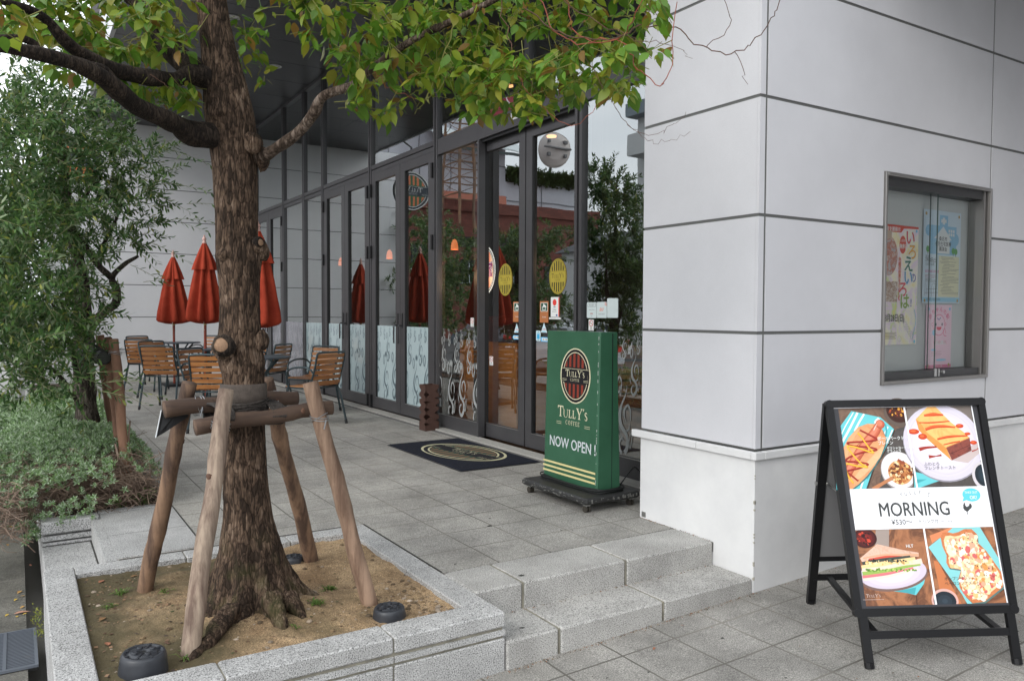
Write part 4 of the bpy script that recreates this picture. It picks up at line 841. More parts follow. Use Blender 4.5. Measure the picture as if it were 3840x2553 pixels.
for p_,w_ in (([(1262,210),(1400,190),(1545,195)],[30,56,26]),([(1190,325),(1400,318),(1640,292)],[14,24,14]),([(1280,430),(1400,385),(1560,372),(1720,385)],[40,50,40,20]),([(1455,575),(1640,530),(1900,512)],[30,38,18]),([(1545,662),(1680,625),(1790,600)],[10,20,10])): RB(p_,w_,pc(*SY),q); RB([(x-4,y-8) for x,y in p_],[v*.45 for v in w_],pc(230,104,58),q)
for x,y,a_,b_ in ((1110,465,82,40),(1240,540,66,44),(1785,362,58,32),(1900,480,44,22),(1985,615,50,30)): EL(x,y,a_,b_,pc(*SY),q); EL(x-8,y-8,a_*.5,b_*.4,pc(232,110,66),q)
for p_,w_ in (([(1190,738),(1300,708),(1445,695)],[54,36,26]),([(1330,848),(1430,838),(1515,818)],[52,14,30]),([(1960,750),(2040,715),(2090,640)],[20,12,20])): RB(p_,w_,pc(158,54,42),q)
SOFT(2120,1120,165,205,(206,200,204),(232,228,230),q,3); SOFT(2125,1115,128,160,(34,44,52),(50,66,76),q,3)
# ---- sandwich
q=2; cv.rect(0,0,xm,yb,WOOD3); PL([(470,150),(640,150),(630,420),(450,420)],pc(158,144,136),q); SOFT(330,270,150,120,(64,26,26),(150,44,38),q,5); CRUMB(330,270,110,80,24,[(200,70,50),(80,30,30),(50,24,26)],10,24,q)
PL([(640,925),(900,870),(1105,655),(1060,835),(955,975),(800,940)],pc(*TEAL),q); PL([(700,930),(960,880),(940,965)],pc(*TEALD),q); RB([(960,980),(965,1090)],10,pc(70,46,36),q,3)
SOFT(680,735,440,185,(120,96,90),(120,96,90),q,2,rot=6); SOFT(676,705,430,185,(206,194,208),(236,228,236),q,5,rot=6)
PL([(262,520),(480,342),(800,415),(1005,450),(1005,500),(800,495),(500,505),(290,575)],floral('print_bread',[(204,160,138),(224,186,164),(190,146,122)],26),q); RB([(300,520),(560,480),(1000,480)],[16,22,30],pc(214,164,132),q)
for p_,w_,c_ in (([(370,535),(600,503),(790,500)],[20,30,16],(206,84,66)),([(290,588),(550,545),(900,500)],[44,50,30],(64,72,66)),([(280,635),(560,588),(960,520)],[50,56,34],(240,206,150)),([(285,672),(600,640),(1045,552)],[50,56,60],(236,210,192)),([(290,715),(600,676),(820,630),(1025,600)],[52,44,36,20],(150,180,88)),([(290,752),(600,712),(930,640)],[34,34,20],(224,120,124)),([(300,785),(600,748),(980,655)],[28,30,22],(238,216,198))): RB(p_,w_,pc(*c_),q)
CRUMB(620,575,330,22,40,[(250,226,170),(226,180,110),(246,210,150)],8,20,q); CRUMB(640,668,340,16,46,[(110,150,60),(180,204,110),(90,130,50)],7,16,q); CRUMB(600,550,280,14,26,[(40,46,44),(90,100,84)],7,16,q)
# ---- bacon toast
q=3; cv.rect(xm,0,W,yb,WOOD3); PL([(1160,235),(1450,130),(1500,130),(1190,330)],pc(214,134,92),q); NP=[(1138,380),(1480,130),(1830,120),(2090,560),(2160,860),(1640,1100),(1560,960)]; PL([(x+8,y+16) for x,y in NP],pc(90,58,42),q); PL(NP,pc(134,202,204),q); PL([(1200,540),(1260,560),(1560,1090),(1300,1090)],pc(196,120,76),q)
TO=[(1305,260),(1330,200),(1400,190),(1470,205),(1540,190),(1620,152),(1720,150),(1790,215),(1795,320),(1900,420),(2085,680),(2115,800),(2090,870),(1850,1040),(1690,1060),(1600,975),(1530,870),(1520,760),(1560,655),(1400,632),(1368,570),(1375,480),(1325,370)]
PL([(x+12,y+18) for x,y in TO],pc(84,120,118),q); PL(TO,floral('print_toast_crust',[(176,96,56),(206,126,78),(160,84,50)],18),q)
cxm,cym=1700,610; TI=[(cxm+(x-cxm)*.90,cym+(y-cym)*.90) for x,y in TO]; PL(TI,pc(240,206,160),q)
CRUMB(1700,600,420,460,330,[(250,232,206),(246,214,170),(240,190,130),(252,240,224),(236,170,140),(206,104,100),(250,226,196),(226,150,84)],14,40,q,TI); CRUMB(1700,600,380,420,70,[(96,110,50),(70,60,40),(120,130,60),(60,50,40)],4,9,q,TI)
SOFT(1330,1030,178,150,(214,170,160),(226,190,180),q,3); SOFT(1330,1035,150,122,(34,42,50),(54,66,76),q,3)
# ---- white band, divider and trimmed edges
PW=pc(238,238,242); MG=pc(60,60,64); cv.rect(xm-g,0,xm+g,H,PW); cv.rect(0,yb,W,yt,PW); cv.rect(-.030,-.02,0,H+.02,MG); cv.rect(W,-.02,W+.03,H+.02,PW); cv.rect(W+.006,-.02,W+.03,H+.02,MG); cv.rect(-.03,-.02,W+.03,0,MG); cv.rect(-.03,H,W+.03,H+.02,PW)
def T_(t,x,y,q,size,m_,**k): x_,y_=PT(x,y,q); cv.text(t,x_,y_,size,m_,**k)
T_('ボールパークドッグ',560,600,0,H*.0225,WHT,bold=.02,sx=.92); T_('プレーン',565,668,0,H*.0225,WHT,bold=.02,sx=.92); T_('ギリシャヨーグルト&',690,738,0,H*.0165,WHT,bold=.02,sx=.92); T_('グラノーラ',692,783,0,H*.0165,WHT,bold=.02,sx=.92)
DG2=pc(84,80,82); T_('ふわとろ',1255,985,1,H*.021,DG2,sx=1); T_('フレンチトースト',1260,1046,1,H*.021,DG2,sx=1)
T_('HLT',845,385,2,H*.021,WHT,bold=.02); x_,y_=PT(420,1000,2); cv.serif("TullY's",x_,y_,H*.016,pc(206,186,176)); x_,y_=PT(420,1030,2); cv.rect(x_-.05,y_,x_+.05,y_+.0015,pc(206,186,176))
T_('オープンサンド',1330,785,3,H*.020,pc(78,64,60),sx=1); T_('ベーコンツナメルト',1335,842,3,H*.020,pc(78,64,60),sx=1)
DG_=pc(66,68,68)
for i,ch in enumerate("TULLY'S"):
    a_=R(128-12.5*i); cv.text(ch,W*.475+W*.135*math.cos(a_)*1.15,H*.498+W*.085*math.sin(a_)-W*.02,H*.030,DG_,'CENTER',sx=.62,rot=(math.degrees(a_)-90)*.55)
cv.text('MORNING',W*.45,H*.437,H*.098,DG_,'CENTER',bold=.012,sx=.80); cv.text('¥530〜',W*.27,H*.394,H*.036,DG_,bold=.005); cv.rect(W*.448,H*.390,W*.450,H*.425,pc(190,190,196)); cv.text('ドリンク付',W*.465,H*.398,H*.023,DG_,sx=.9); cv.text('AM11:30まで',W*.625,H*.399,H*.0135,pc(150,150,152))
CY=pc(96,200,232); cv.ell(W*.885,H*.535,W*.066,H*.034,CY); cv.poly([(W*.83,H*.53),(W*.81,H*.502),(W*.86,H*.512)],CY); cv.text('TAKE OUT',W*.885,H*.542,H*.0165,WHT,'CENTER',bold=.01,sx=.85); cv.text('OK!',W*.895,H*.513,H*.025,WHT,'CENTER',bold=.02,sx=.85)
x_,y_=W*.825,H*.462; rs=H*.040
cv.poly([(x_+a_*rs,y_+b_*rs) for a_,b_ in ((-.30,.52),(-.18,.62),(-.12,.82),(-.02,.86),(.04,.72),(.02,.5),(.18,.30),(.5,.46),(.62,.74),(.78,.70),(.88,.44),(.78,.16),(.5,-.02),(.3,-.22),(.16,-.28),(.14,-.52),(.24,-.60),(.0,-.60),(.06,-.5),(.06,-.26),(-.18,-.1),(-.3,.14),(-.26,.36),(-.22,.48))],DG_)
m.build('menu_poster',None,af)
# ================================================================== green illuminated-type sign on a dolly
gs=thing('green_sign','tall green cafe sign reading NOW OPEN standing on a dolly by the pillar','sign',(3.66,4.78,ZT)); o=gs.location
GRM=mat('green_paint',s2l((48,90,66)),.42,spec=.4,col2=s2l((58,102,78)),sc1=2.5,bump=.04,bscale=25)
zb,zt=.402,1.557; y0b,y1b=4.433,5.115; y0t,y1t=4.437,5.105; 
xb0,xb1,xt0,xt1=3.517,3.742,3.540,3.708; xm_=3.655
c_=.016
def ringz(z,x0,x1,y0,y1): return [(x0+.0,y0+c_,z),(x0+c_*.6,y0,z),(x1-c_*.6,y0,z),(x1,y0+c_,z),(x1,y1-c_,z),(x1-c_*.6,y1,z),(x0+c_*.6,y1,z),(x0,y1-c_,z)]
m=MB(o); m.mat(GRM); m.add(ringz(zb,xb0,xb1,y0b,y1b)+ringz(zt,xt0,xt1,y0t,y1t),[tuple(range(7,-1,-1)),tuple(range(8,16))]+[(i,(i+1)%8,(i+1)%8+8,i+8) for i in range(8)])
m.mat(FRAMED); m.box((xm_-.0015,y0b-.002,zb+.02),(xm_+.0015,y0b+.004,zt-.01)); m.mat(pc(190,196,190)); 
rr=random.Random(5)
for i in range(34):
    z=zb+.05+(zt-zb-.08)*rr.random(); f=(z-zb)/(zt-zb); x=xb0+(xt0-xb0)*f; l=.004+.02*rr.random()**2; m.box((x-.0006,y0b+c_-.002,z),(x+.002,y0b+c_+.0015,z+l))
m.build('sign_body',None,gs)
m=MB(o); slx=(xt0-xb0)/(zt-zb); cv=Canvas((xb0-.0012,y1b,zb),(0,-1,0),(slx,0,1),m,.0001); cv.n=Vector((-1,0,0)); CRM=pc(214,208,176); RD=pc(140,58,44)
logo(cv,.395,1.2255-zb,.187,.208,CRM,pc(30,28,32),RD,pc(42,34,34),ns=5)
cv.serif("TullY's",.375,.905-zb,.082,pc(222,216,184)); cv.serif('COFFEE',.38,.852-zb,.032,pc(222,216,184),sp=2.4)
for dx in (-1,1):
    for k in (0,1): xa,xb_=.38+dx*.145,.38+dx*.21; cv.rect(min(xa,xb_),.862-zb-.014*k,max(xa,xb_),.865-zb-.014*k,CRM,keep=True)
cv.k+=1; cv.text('NOW OPEN !',.375,.668-zb,.112,pc(205,212,214),'CENTER',bold=.012,sx=.86)
for k in range(3): cv.rect(.003,.458-zb+.036*k,.665,.473-zb+.036*k,pc(220,208,150),keep=True)
cv.k+=1; m.build('printed_lettering',None,gs)
DOL=mat('worn_black_wood',(.018,.018,.018),.55,col2=(.03,.03,.03),sc1=5,bump=.5,bscale=40)
dn=DOL.node_tree; 
m=MB(o); m.mat(DOL); m.box((3.34,4.33,.352),(3.845,5.16,.400),.014); m.mat(pc(120,120,116))
for i in range(60):
    y=4.35+.78*rr.random(); z=.355+.04*rr.random(); m.box((3.3385,y,z),(3.3405,y+.004+.02*rr.random(),z+.002+.004*rr.random()))
for i in range(24):
    x=3.36+.45*rr.random(); m.box((x,4.3285,.36+.03*rr.random()),(x+.01*rr.random()+.003,4.3305,.37+.025*rr.random()))
m.build('dolly',None,gs)
for x,y in ((3.39,4.385),(3.79,4.385),(3.39,5.10),(3.79,5.10)):
    m=MB(o); m.mat(SSM); m.box((x-.02,y-.02,.338),(x+.02,y+.02,.352)); m.box((x-.014,y-.016,.31),(x-.010,y+.016,.342)); m.box((x+.010,y-.016,.31),(x+.014,y+.016,.342)); m.mat(pc(60,56,50)); m.tube([(x-.019,y,.3135),(x-.006,y,.3135)],.0235,14); m.tube([(x+.006,y,.3135),(x+.019,y,.3135)],.0235,14); m.build('castor',None,gs)
m=MB(o); m.mat(pc(34,36,36,.6)); 
for k in range(5):
    pts=[]; e=.018+.008*k
    for j in range(41):
        a_=2*PI*j/40; cx_,cy_=math.cos(a_),math.sin(a_); sx_=abs(cx_)**.5*(1 if cx_>0 else -1); sy_=abs(cy_)**.5*(1 if cy_>0 else -1)
        pts.append((3.63+(.118+e)*sx_,4.773+(.345+e)*sy_,.408+.008*((k*2)%3)+.003*math.sin(5*a_+k)))
    m.tube(pts,.0055,6)
m.tube(smooth_path([(3.75,4.46,.42),(3.95,4.60,.46),(4.15,4.75,.47),(4.3,4.85,.40)],5),.0045,6); m.build('cable',None,gs,True)
# ================================================================== umbrella stand
us=thing('umbrella_stand','brown square metal umbrella stand with zigzag cut-outs beside the door mat','umbrella stand',(4.16,8.46,ZT)); o=us.location
BRM=mat('brown_metal',s2l((86,62,54)),.45,metal=.2,spec=.5)
m=MB(o); m.mat(BRM); S=.088; h=.545; t_=.004
for fx in range(4):
    c_,s_=math.cos(fx*PI/2),math.sin(fx*PI/2)
    def W3(a_,z,dp=0):
        x,y=a_,-S+dp; return (o.x+x*c_-y*s_,o.y+x*s_+y*c_,ZT+z)
    d_=Vector(W3(0,0,t_))-Vector(W3(0,0,0)); n_=6; dz=(h-.02)/n_
    def edge(par): # notches run round each corner edge, neighbours half a step apart
        out=[]
        for k in range(n_):
            zc=.035+dz*(k+.5)-(dz*.5 if par else 0)
            if zc<.05 or zc>h-.05: continue
            q=.020+.010*((k*5+par)%3); dd=.052+.012*((k+par)%2); out+=[(0,zc-q),(dd*.55,zc-q*.35),(dd,zc),(dd*.5,zc+q*.5),(0,zc+q)]
        return out
    L_=edge(fx%2); R_=edge((fx+1)%2)
    # split the face down the middle so that each half stays a simple outline
    m.prism([W3(0,0),W3(0,h),W3(-S,h)]+[W3(-S+a,z) for a,z in L_[::-1]]+[W3(-S,0)],d_)
    m.prism([W3(0,0),W3(S,0)]+[W3(S-a,z) for a,z in R_]+[W3(S,h),W3(0,h)],d_)
m.build('stand_body',None,us)
m=MB(o); m.mat(BRM); m.box((o.x-S+.005,o.y-S+.005,ZT+.004),(o.x+S-.005,o.y+S-.005,ZT+.012)); m.build('tray',None,us)
# ================================================================== door mat
dm=thing('door_mat','dark blue door mat with an oval striped badge in front of the entrance','mat',(3.78,6.88,ZT)); o=dm.location
m=MB(o); m.mat(mat('mat_pile',(.016,.018,.026),.95,spec=.1,col2=(.026,.029,.04),sc1=40,bump=.8,bscale=300)); m.box((3.31,6.085,ZT+.001),(4.135,7.68,ZT+.013),.004); m.mat(mat('mat_rubber',(.01,.01,.011),.6)); m.box((3.295,6.07,ZT+.0005),(4.15,7.695,ZT+.006)); m.build('mat_body',None,dm)
m=MB(o); cv=Canvas((3.76,6.885,ZT+.0135),(.14,-1,0),(1,.14,0),m,.0001,False); cv.n=Vector((0,0,1))
logo(cv,0,0,.56,.335,pc(196,192,158,.9),pc(24,26,32,.95),pc(128,92,72,.9),pc(40,74,60,.9),ns=9); m.build('woven_badge',None,dm)
# ================================================================== terrace furniture
MET=mat('tube_metal',s2l((62,74,78)),.35,metal=.5,spec=.5); RUB=mat('rubber',(.015,.015,.016),.6)
SLAT=mat('chair_slat',s2l((176,122,72)),.4,col2=s2l((146,92,50)),sc1=6,stretch=(1,1,6),coat=.25); 
PLATEU=mat('umbrella_cloth',s2l((170,70,50)),.85,spec=.1,col2=s2l((146,56,40)),sc1=4,bump=.3,bscale=200)
WOODP=mat('pole_wood',s2l((150,62,36)),.35,col2=s2l((126,48,28)),sc1=8,coat=.3); FIN=mat('finial_wood',s2l((206,166,156)),.5)
def make_chair():
    t=thing('terrace_chair','x','chair')
    W=.26; yb_,yf=-.24,.26; sh=.50
    # local: faces +Y, back at -Y
    m=MB(); m.mat(MET)
    bx=W-.015; top=.905
    P=[(-bx,-.17,sh-.04),(-bx,-.20,sh+.06),(-bx,-.255,.72),(-bx,-.29,.87),(-bx+.035,-.295,top),(0,-.297,top+.004),(bx-.035,-.295,top),(bx,-.29,.87),(bx,-.255,.72),(bx,-.20,sh+.06),(bx,-.17,sh-.04)]
    m.tube(smooth_path(P,4),.0125,8); m.build('back_frame',None,t,True)
    m=MB(); m.mat(SLAT)
    for k in range(6):
        z=.535+.066*k; y=-.190-.105*((z-.5)/.4); pts=[]
        vs=[];n=8
        for i in range(n+1):
            a=-1+2*i/n; x=a*(bx+.004); yy=y-.028*(1-a*a); 
            for dz,dy in ((-.023,.005),(.023,-.006)): vs+=[(x,yy+dy+.005,z+dz),(x,yy+dy-.006,z+dz)]
        fs=[]
        for i in range(n):
            b_=i*4; fs+=[(b_,b_+4,b_+5,b_+1),(b_+2,b_+3,b_+7,b_+6),(b_,b_+2,b_+6,b_+4),(b_+1,b_+5,b_+7,b_+3)]
        fs+=[(0,1,3,2),(n*4,n*4+2,n*4+3,n*4+1)]; m.add(vs,fs)
    m.build('backrest',None,t)
    m=MB(); m.mat(SLAT)
    for k in range(7):
        x=-.205+.0683*k; vs=[]; n=6
        for i in range(n+1):
            q=i/n; y=-.19+.43*q; z=sh+.002-.02*math.sin(q*PI)+(-.025*max(0,q-.8)*5)
            for dx,dz in ((-.028,0),(.028,0)): vs+=[(x+dx,y,z+.008),(x+dx,y,z-.006)]
        fs=[]
        for i in range(n):
            b_=i*4; fs+=[(b_,b_+2,b_+6,b_+4),(b_+1,b_+5,b_+7,b_+3),(b_,b_+4,b_+5,b_+1),(b_+2,b_+3,b_+7,b_+6)]
        fs+=[(0,1,3,2),(n*4,n*4+2,n*4+3,n*4+1)]; m.add(vs,fs)
    m.build('seat',None,t)
    m=MB(); m.mat(MET); m.tube(smooth_path([(-.225,-.18,sh-.02),(-.235,0,sh-.03),(-.225,.22,sh-.03),(-.19,.26,sh-.03),(0,.265,sh-.03),(.19,.26,sh-.03),(.225,.22,sh-.03),(.235,0,sh-.03),(.225,-.18,sh-.02)],4),.011,7); m.tube([(-.225,-.18,sh-.03),(.225,-.18,sh-.03)],.010,7); m.build('seat_frame',None,t,True)
    for s_ in (-1,1):
        m=MB(); m.mat(MET); m.tube([(s_*.24,-.15,sh+.02),(s_*.255,-.22,sh-.15),(s_*.27,-.29,.03)],.014,8); m.mat(RUB); m.tube([(s_*.269,-.285,.05),(s_*.271,-.295,0)],.018,8); m.build('leg',None,t,False)
        m=MB(); m.mat(MET); m.tube([(s_*.24,.18,sh+.02),(s_*.25,.21,sh-.15),(s_*.26,.25,.03)],.014,8); m.mat(RUB); m.tube([(s_*.259,.247,.05),(s_*.261,.253,0)],.018,8); m.build('leg',None,t,False)
        m=MB(); m.mat(MET); m.tube(smooth_path([(s_*.245,-.235,.66),(s_*.27,-.15,.725),(s_*.28,.05,.72),(s_*.275,.17,.66),(s_*.25,.20,.50)],5),.0125,8); m.build('armrest',None,t,True)
    return t
CH=make_chair(); used=False
TABS=[(2.56,15.9),(2.55,13.0),(2.66,10.4)]
chairs=[(1.95,15.25,TABS[0],'chair farthest left, drawn up to the far round table',.15),(2.15,16.75,TABS[0],'chair against the white wall behind the far table, only its top rail showing',.1),
 (3.2,16.5,TABS[0],'chair hidden behind the big trunk at the far table',0),
 (1.85,12.35,TABS[1],'chair in front of the middle table, its splayed legs clear against the paving',.18),(2.02,13.85,TABS[1],'chair behind the middle table showing only the front of its backrest',0),
 (3.25,13.6,TABS[1],'chair just right of the big trunk, farthest to the right rear',0),(3.22,12.15,TABS[1],'chair right of the big trunk, half hidden, by the middle table',.1),
 (2.02,9.72,TABS[2],'chair nearest the trunk on its left, back towards the street',.25),(2.15,11.0,TABS[2],'chair facing the street behind the nearest table, left of the trunk',0),
 (3.13,9.62,TABS[2],'armchair nearest the glass front, right of the trunk with its back showing',-.05),(3.50,10.85,TABS[2],'chair facing the street behind the armchair nearest the glass',0)]
for (x,y,tb,lab,da) in chairs:
    c=CH if not used else copy_tree(CH); used=True
    c.location=(x,y,ZT); c.rotation_euler=(0,0,math.atan2(tb[1]-y,tb[0]-x)-PI/2+da); c['label']='slatted wooden '+lab; c['group']='slatted wooden chairs on the terrace'
TOPM=mat('table_top',s2l((70,78,86)),.4,spec=.5,col2=s2l((62,70,78)),sc1=9)
def make_table():
    t=thing('round_table','x','table'); m=MB(); m.mat(TOPM); m.lathe([(.395,.80),(.405,.806),(.405,.818),(.395,.824),(.018,.824)],40); m.build('table_top',None,t)
    m=MB(); m.mat(MET); m.tube([(0,0,.06),(0,0,.80)],.028,12); m.mat(RUB); m.box((-.25,-.25,0),(.25,.25,.05),.01); m.build('pedestal',None,t)
    for k in range(4):
        a=k*PI/2+.4; m=MB(); m.mat(MET); m.tube([(.02*math.cos(a),.02*math.sin(a),.52),(.18*math.cos(a),.18*math.sin(a),.66),(.34*math.cos(a),.34*math.sin(a),.80)],.014,7); m.build('bracket',None,t,True)
    return t
TB=make_table(); TL_=['round dark table farthest back by the white wall','round dark table in the middle, behind the trunk on its left','round dark table nearest, its edge showing right of the trunk']
for i,(x,y) in enumerate(TABS):
    t=TB if i==0 else copy_tree(TB); t.location=(x,y,ZT); t['label']=TL_[i]; t['group']='round tables on the terrace'
def make_umb(seed):
    t=thing('closed_umbrella','x','umbrella'); m=MB(); m.mat(WOODP); m.tube([(0,0,.05),(0,0,2.46)],.022,12); m.mat(pc(200,186,130)); m.lathe([(.026,1.17),(.026,1.23)],12); m.build('pole',None,t,False)
    m=MB(); m.mat(FIN); m.lathe([(.02,2.43),(.036,2.445),(.036,2.46),(.02,2.475),(.028,2.495),(.034,2.51),(.026,2.53),(.010,2.545),(.014,2.555),(.008,2.572),(.002,2.575)],16); m.build('finial',None,t,True)
    rr=random.Random(seed)
    def folds(prof,nf,amp,ph,name,par,wob=.02,hem=0):
        m=MB(); n=112; vs=[]
        for (r,z,f) in prof:
            for k in range(n):
                a=2*PI*k/n; q=math.cos(nf*a+ph+.5*math.sin(a*2+seed)+ .6*math.sin(z*3+seed)); q=math.copysign(abs(q)**.7,q)
                rr_=.86*r*(1+amp*f*q+wob*math.sin(a*3+z*5+seed)); dz=hem*f*(.5-.5*q)*(1 if z==prof[0][1] else 0)
                vs.append((rr_*math.cos(a),rr_*math.sin(a)*.92,z+dz))
        N=len(prof); m.mat(PLATEU); m.add(vs,[(i*n+k,i*n+(k+1)%n,(i+1)*n+(k+1)%n,(i+1)*n+k) for i in range(N-1) for k in range(n)]); return m.build(name,None,par,True)
    pr=[(.05,1.19,.2),(.15,1.20,.5),(.255,1.235,1.0),(.285,1.27,1.0),(.268,1.42,1),(.232,1.6,1),(.195,1.8,.95),(.155,2.0,.85),(.125,2.15,.7),(.09,2.3,.4),(.05,2.42,.2)]
    c=folds(pr,8,.27,seed,'canopy',t,.03)
    folds([(.195,2.03,1),(.19,2.04,1),(.155,2.16,.9),(.11,2.28,.7),(.07,2.38,.4),(.04,2.44,.15)],7,.24,seed*2,'top_flap',c,.03)
    m=MB(); m.mat(pc(210,200,180)); m.tube([(-.05,-.16,1.24),(-.055,-.17,1.10)],.004,5); m.tube([(-.055,-.17,1.105),(-.055,-.17,1.085)],.009,6); m.build('cord',None,t); return t
for i,(x,y,dz,lab) in enumerate(((2.50,15.9,-.03,'closed red umbrella farthest left, over the far table'),(2.50,13.0,.02,'closed red umbrella just left of the big trunk'),(2.66,10.4,.0,'closed red umbrella mostly hidden by the trunk, its edge showing on the right'))):
    t=make_umb(1.3+i*2.1); t.location=(x,y,ZT+dz); t['label']=lab; t['group']='closed red umbrellas over the terrace tables'
# interior things seen dimly through the glass
ctr=thing('counter','orange fronted counter with a dark arched top just inside the glass','counter',(4.9,8.05,.3)); o=ctr.location
m=MB(o); m.mat(mat('counter_front',(.75,.30,.07),.5,col2=(.62,.22,.05),sc1=3,stretch=(1,1,5))); m.box((4.66,7.3,.3),(5.1,8.62,1.36)); m.build('front',None,ctr)
m=MB(o); m.mat(mat('counter_top',(.07,.02,.018),.3)); m.prism([(4.65,7.28,1.362),(4.65,8.64,1.362),(4.65,8.64,1.50),(4.65,8.4,1.60),(4.65,8.0,1.65),(4.65,7.28,1.62)],(.4,0,0)); m.build('arched_top',None,ctr)
w2=thing('partition','tall brown wooden partition inside the entrance','partition',(5.3,7.0,.3)); o=w2.location
m=MB(o); m.mat(mat('partition_wood',(.22,.09,.035),.5,col2=(.07,.03,.012),sc1=4,stretch=(1,1,6))); m.box((5.6,5.2,.3),(5.66,7.2,1.35)); m.build('board',None,w2)
for k,(x,y,rz) in enumerate(((5.2,6.75,.4),(5.2,6.0,2.6),(5.3,9.9,.4),(5.3,11.9,2.5))):
    c=copy_tree(CH); c.location=(x,y,.30); c.rotation_euler=(0,0,rz); c['label']=['wooden chair dimly seen through the left sliding door','wooden chair dimly seen through the right sliding door','wooden chair inside behind the near folding doors','wooden chair inside behind the far folding doors'][k]; c['group']='wooden chairs inside the cafe'
for k,(y,lab) in enumerate(((10.34,'orange glowing pendant lamp nearest the entrance, inside the glass'),(12.74,'orange glowing pendant lamp seen in the middle folding door'),(15.15,'orange glowing pendant lamp farthest along the glass front'))):
    t=thing('pendant_lamp',lab,'lamp',(5.5,y,2.62),0,'orange pendant lamps inside the cafe'); m=MB(); m.mat(mat('lamp_glow',(.8,.3,.1),.4,emit=((1,.24,.08),.7))); m.lathe([(.055,0),(.053,.05),(.045,.10),(.028,.14),(.010,.155)],20,cap=False); m.build('shade',None,t,True)
    m=MB(); m.mat(FRAMED); m.tube([(0,0,.2),(0,0,2.9)],.004,5); m.build('cord',None,t)

for k,(x,y,z,e_) in enumerate(((4.50,7.95,2.1,7),(4.9,6.4,2.2,5),(5.5,10.34,2.55,2.5),(5.5,12.74,2.55,2.5),(5.5,15.15,2.55,2.5))):  # first two are added fill lights inside the glass, others belong to the pendants
    l_=bpy.data.lights.new('lamp_and_fill_light','POINT'); l_.energy=e_; l_.color=(1,.62,.34); l_.shadow_soft_size=.12; q=bpy.data.objects.new('lamp_and_fill_light',l_); COL.objects.link(q); q.location=(x,y,z)
for k,(x,y,lab) in enumerate(((5.6,9.0,'small lit ceiling lamp inside, higher one seen in the upper glass'),(5.6,8.0,'small lit ceiling lamp inside, lower one seen in the sliding door'))):
    t=thing('ceiling_lamp',lab,'lamp',(x,y,4.7-.85*k)); m=MB(); m.mat(mat('lamp_disc',(.8,.5,.3),.4,emit=((1,.5,.2),1.6))); m.lathe([(.06,0),(.06,.02),(.02,.03)],20); m.build('disc',None,t); m=MB(); m.mat(FRAMED); m.tube([(0,0,.03),(0,0,.85+.85*k)],.006,5); m.build('stem',None,t)
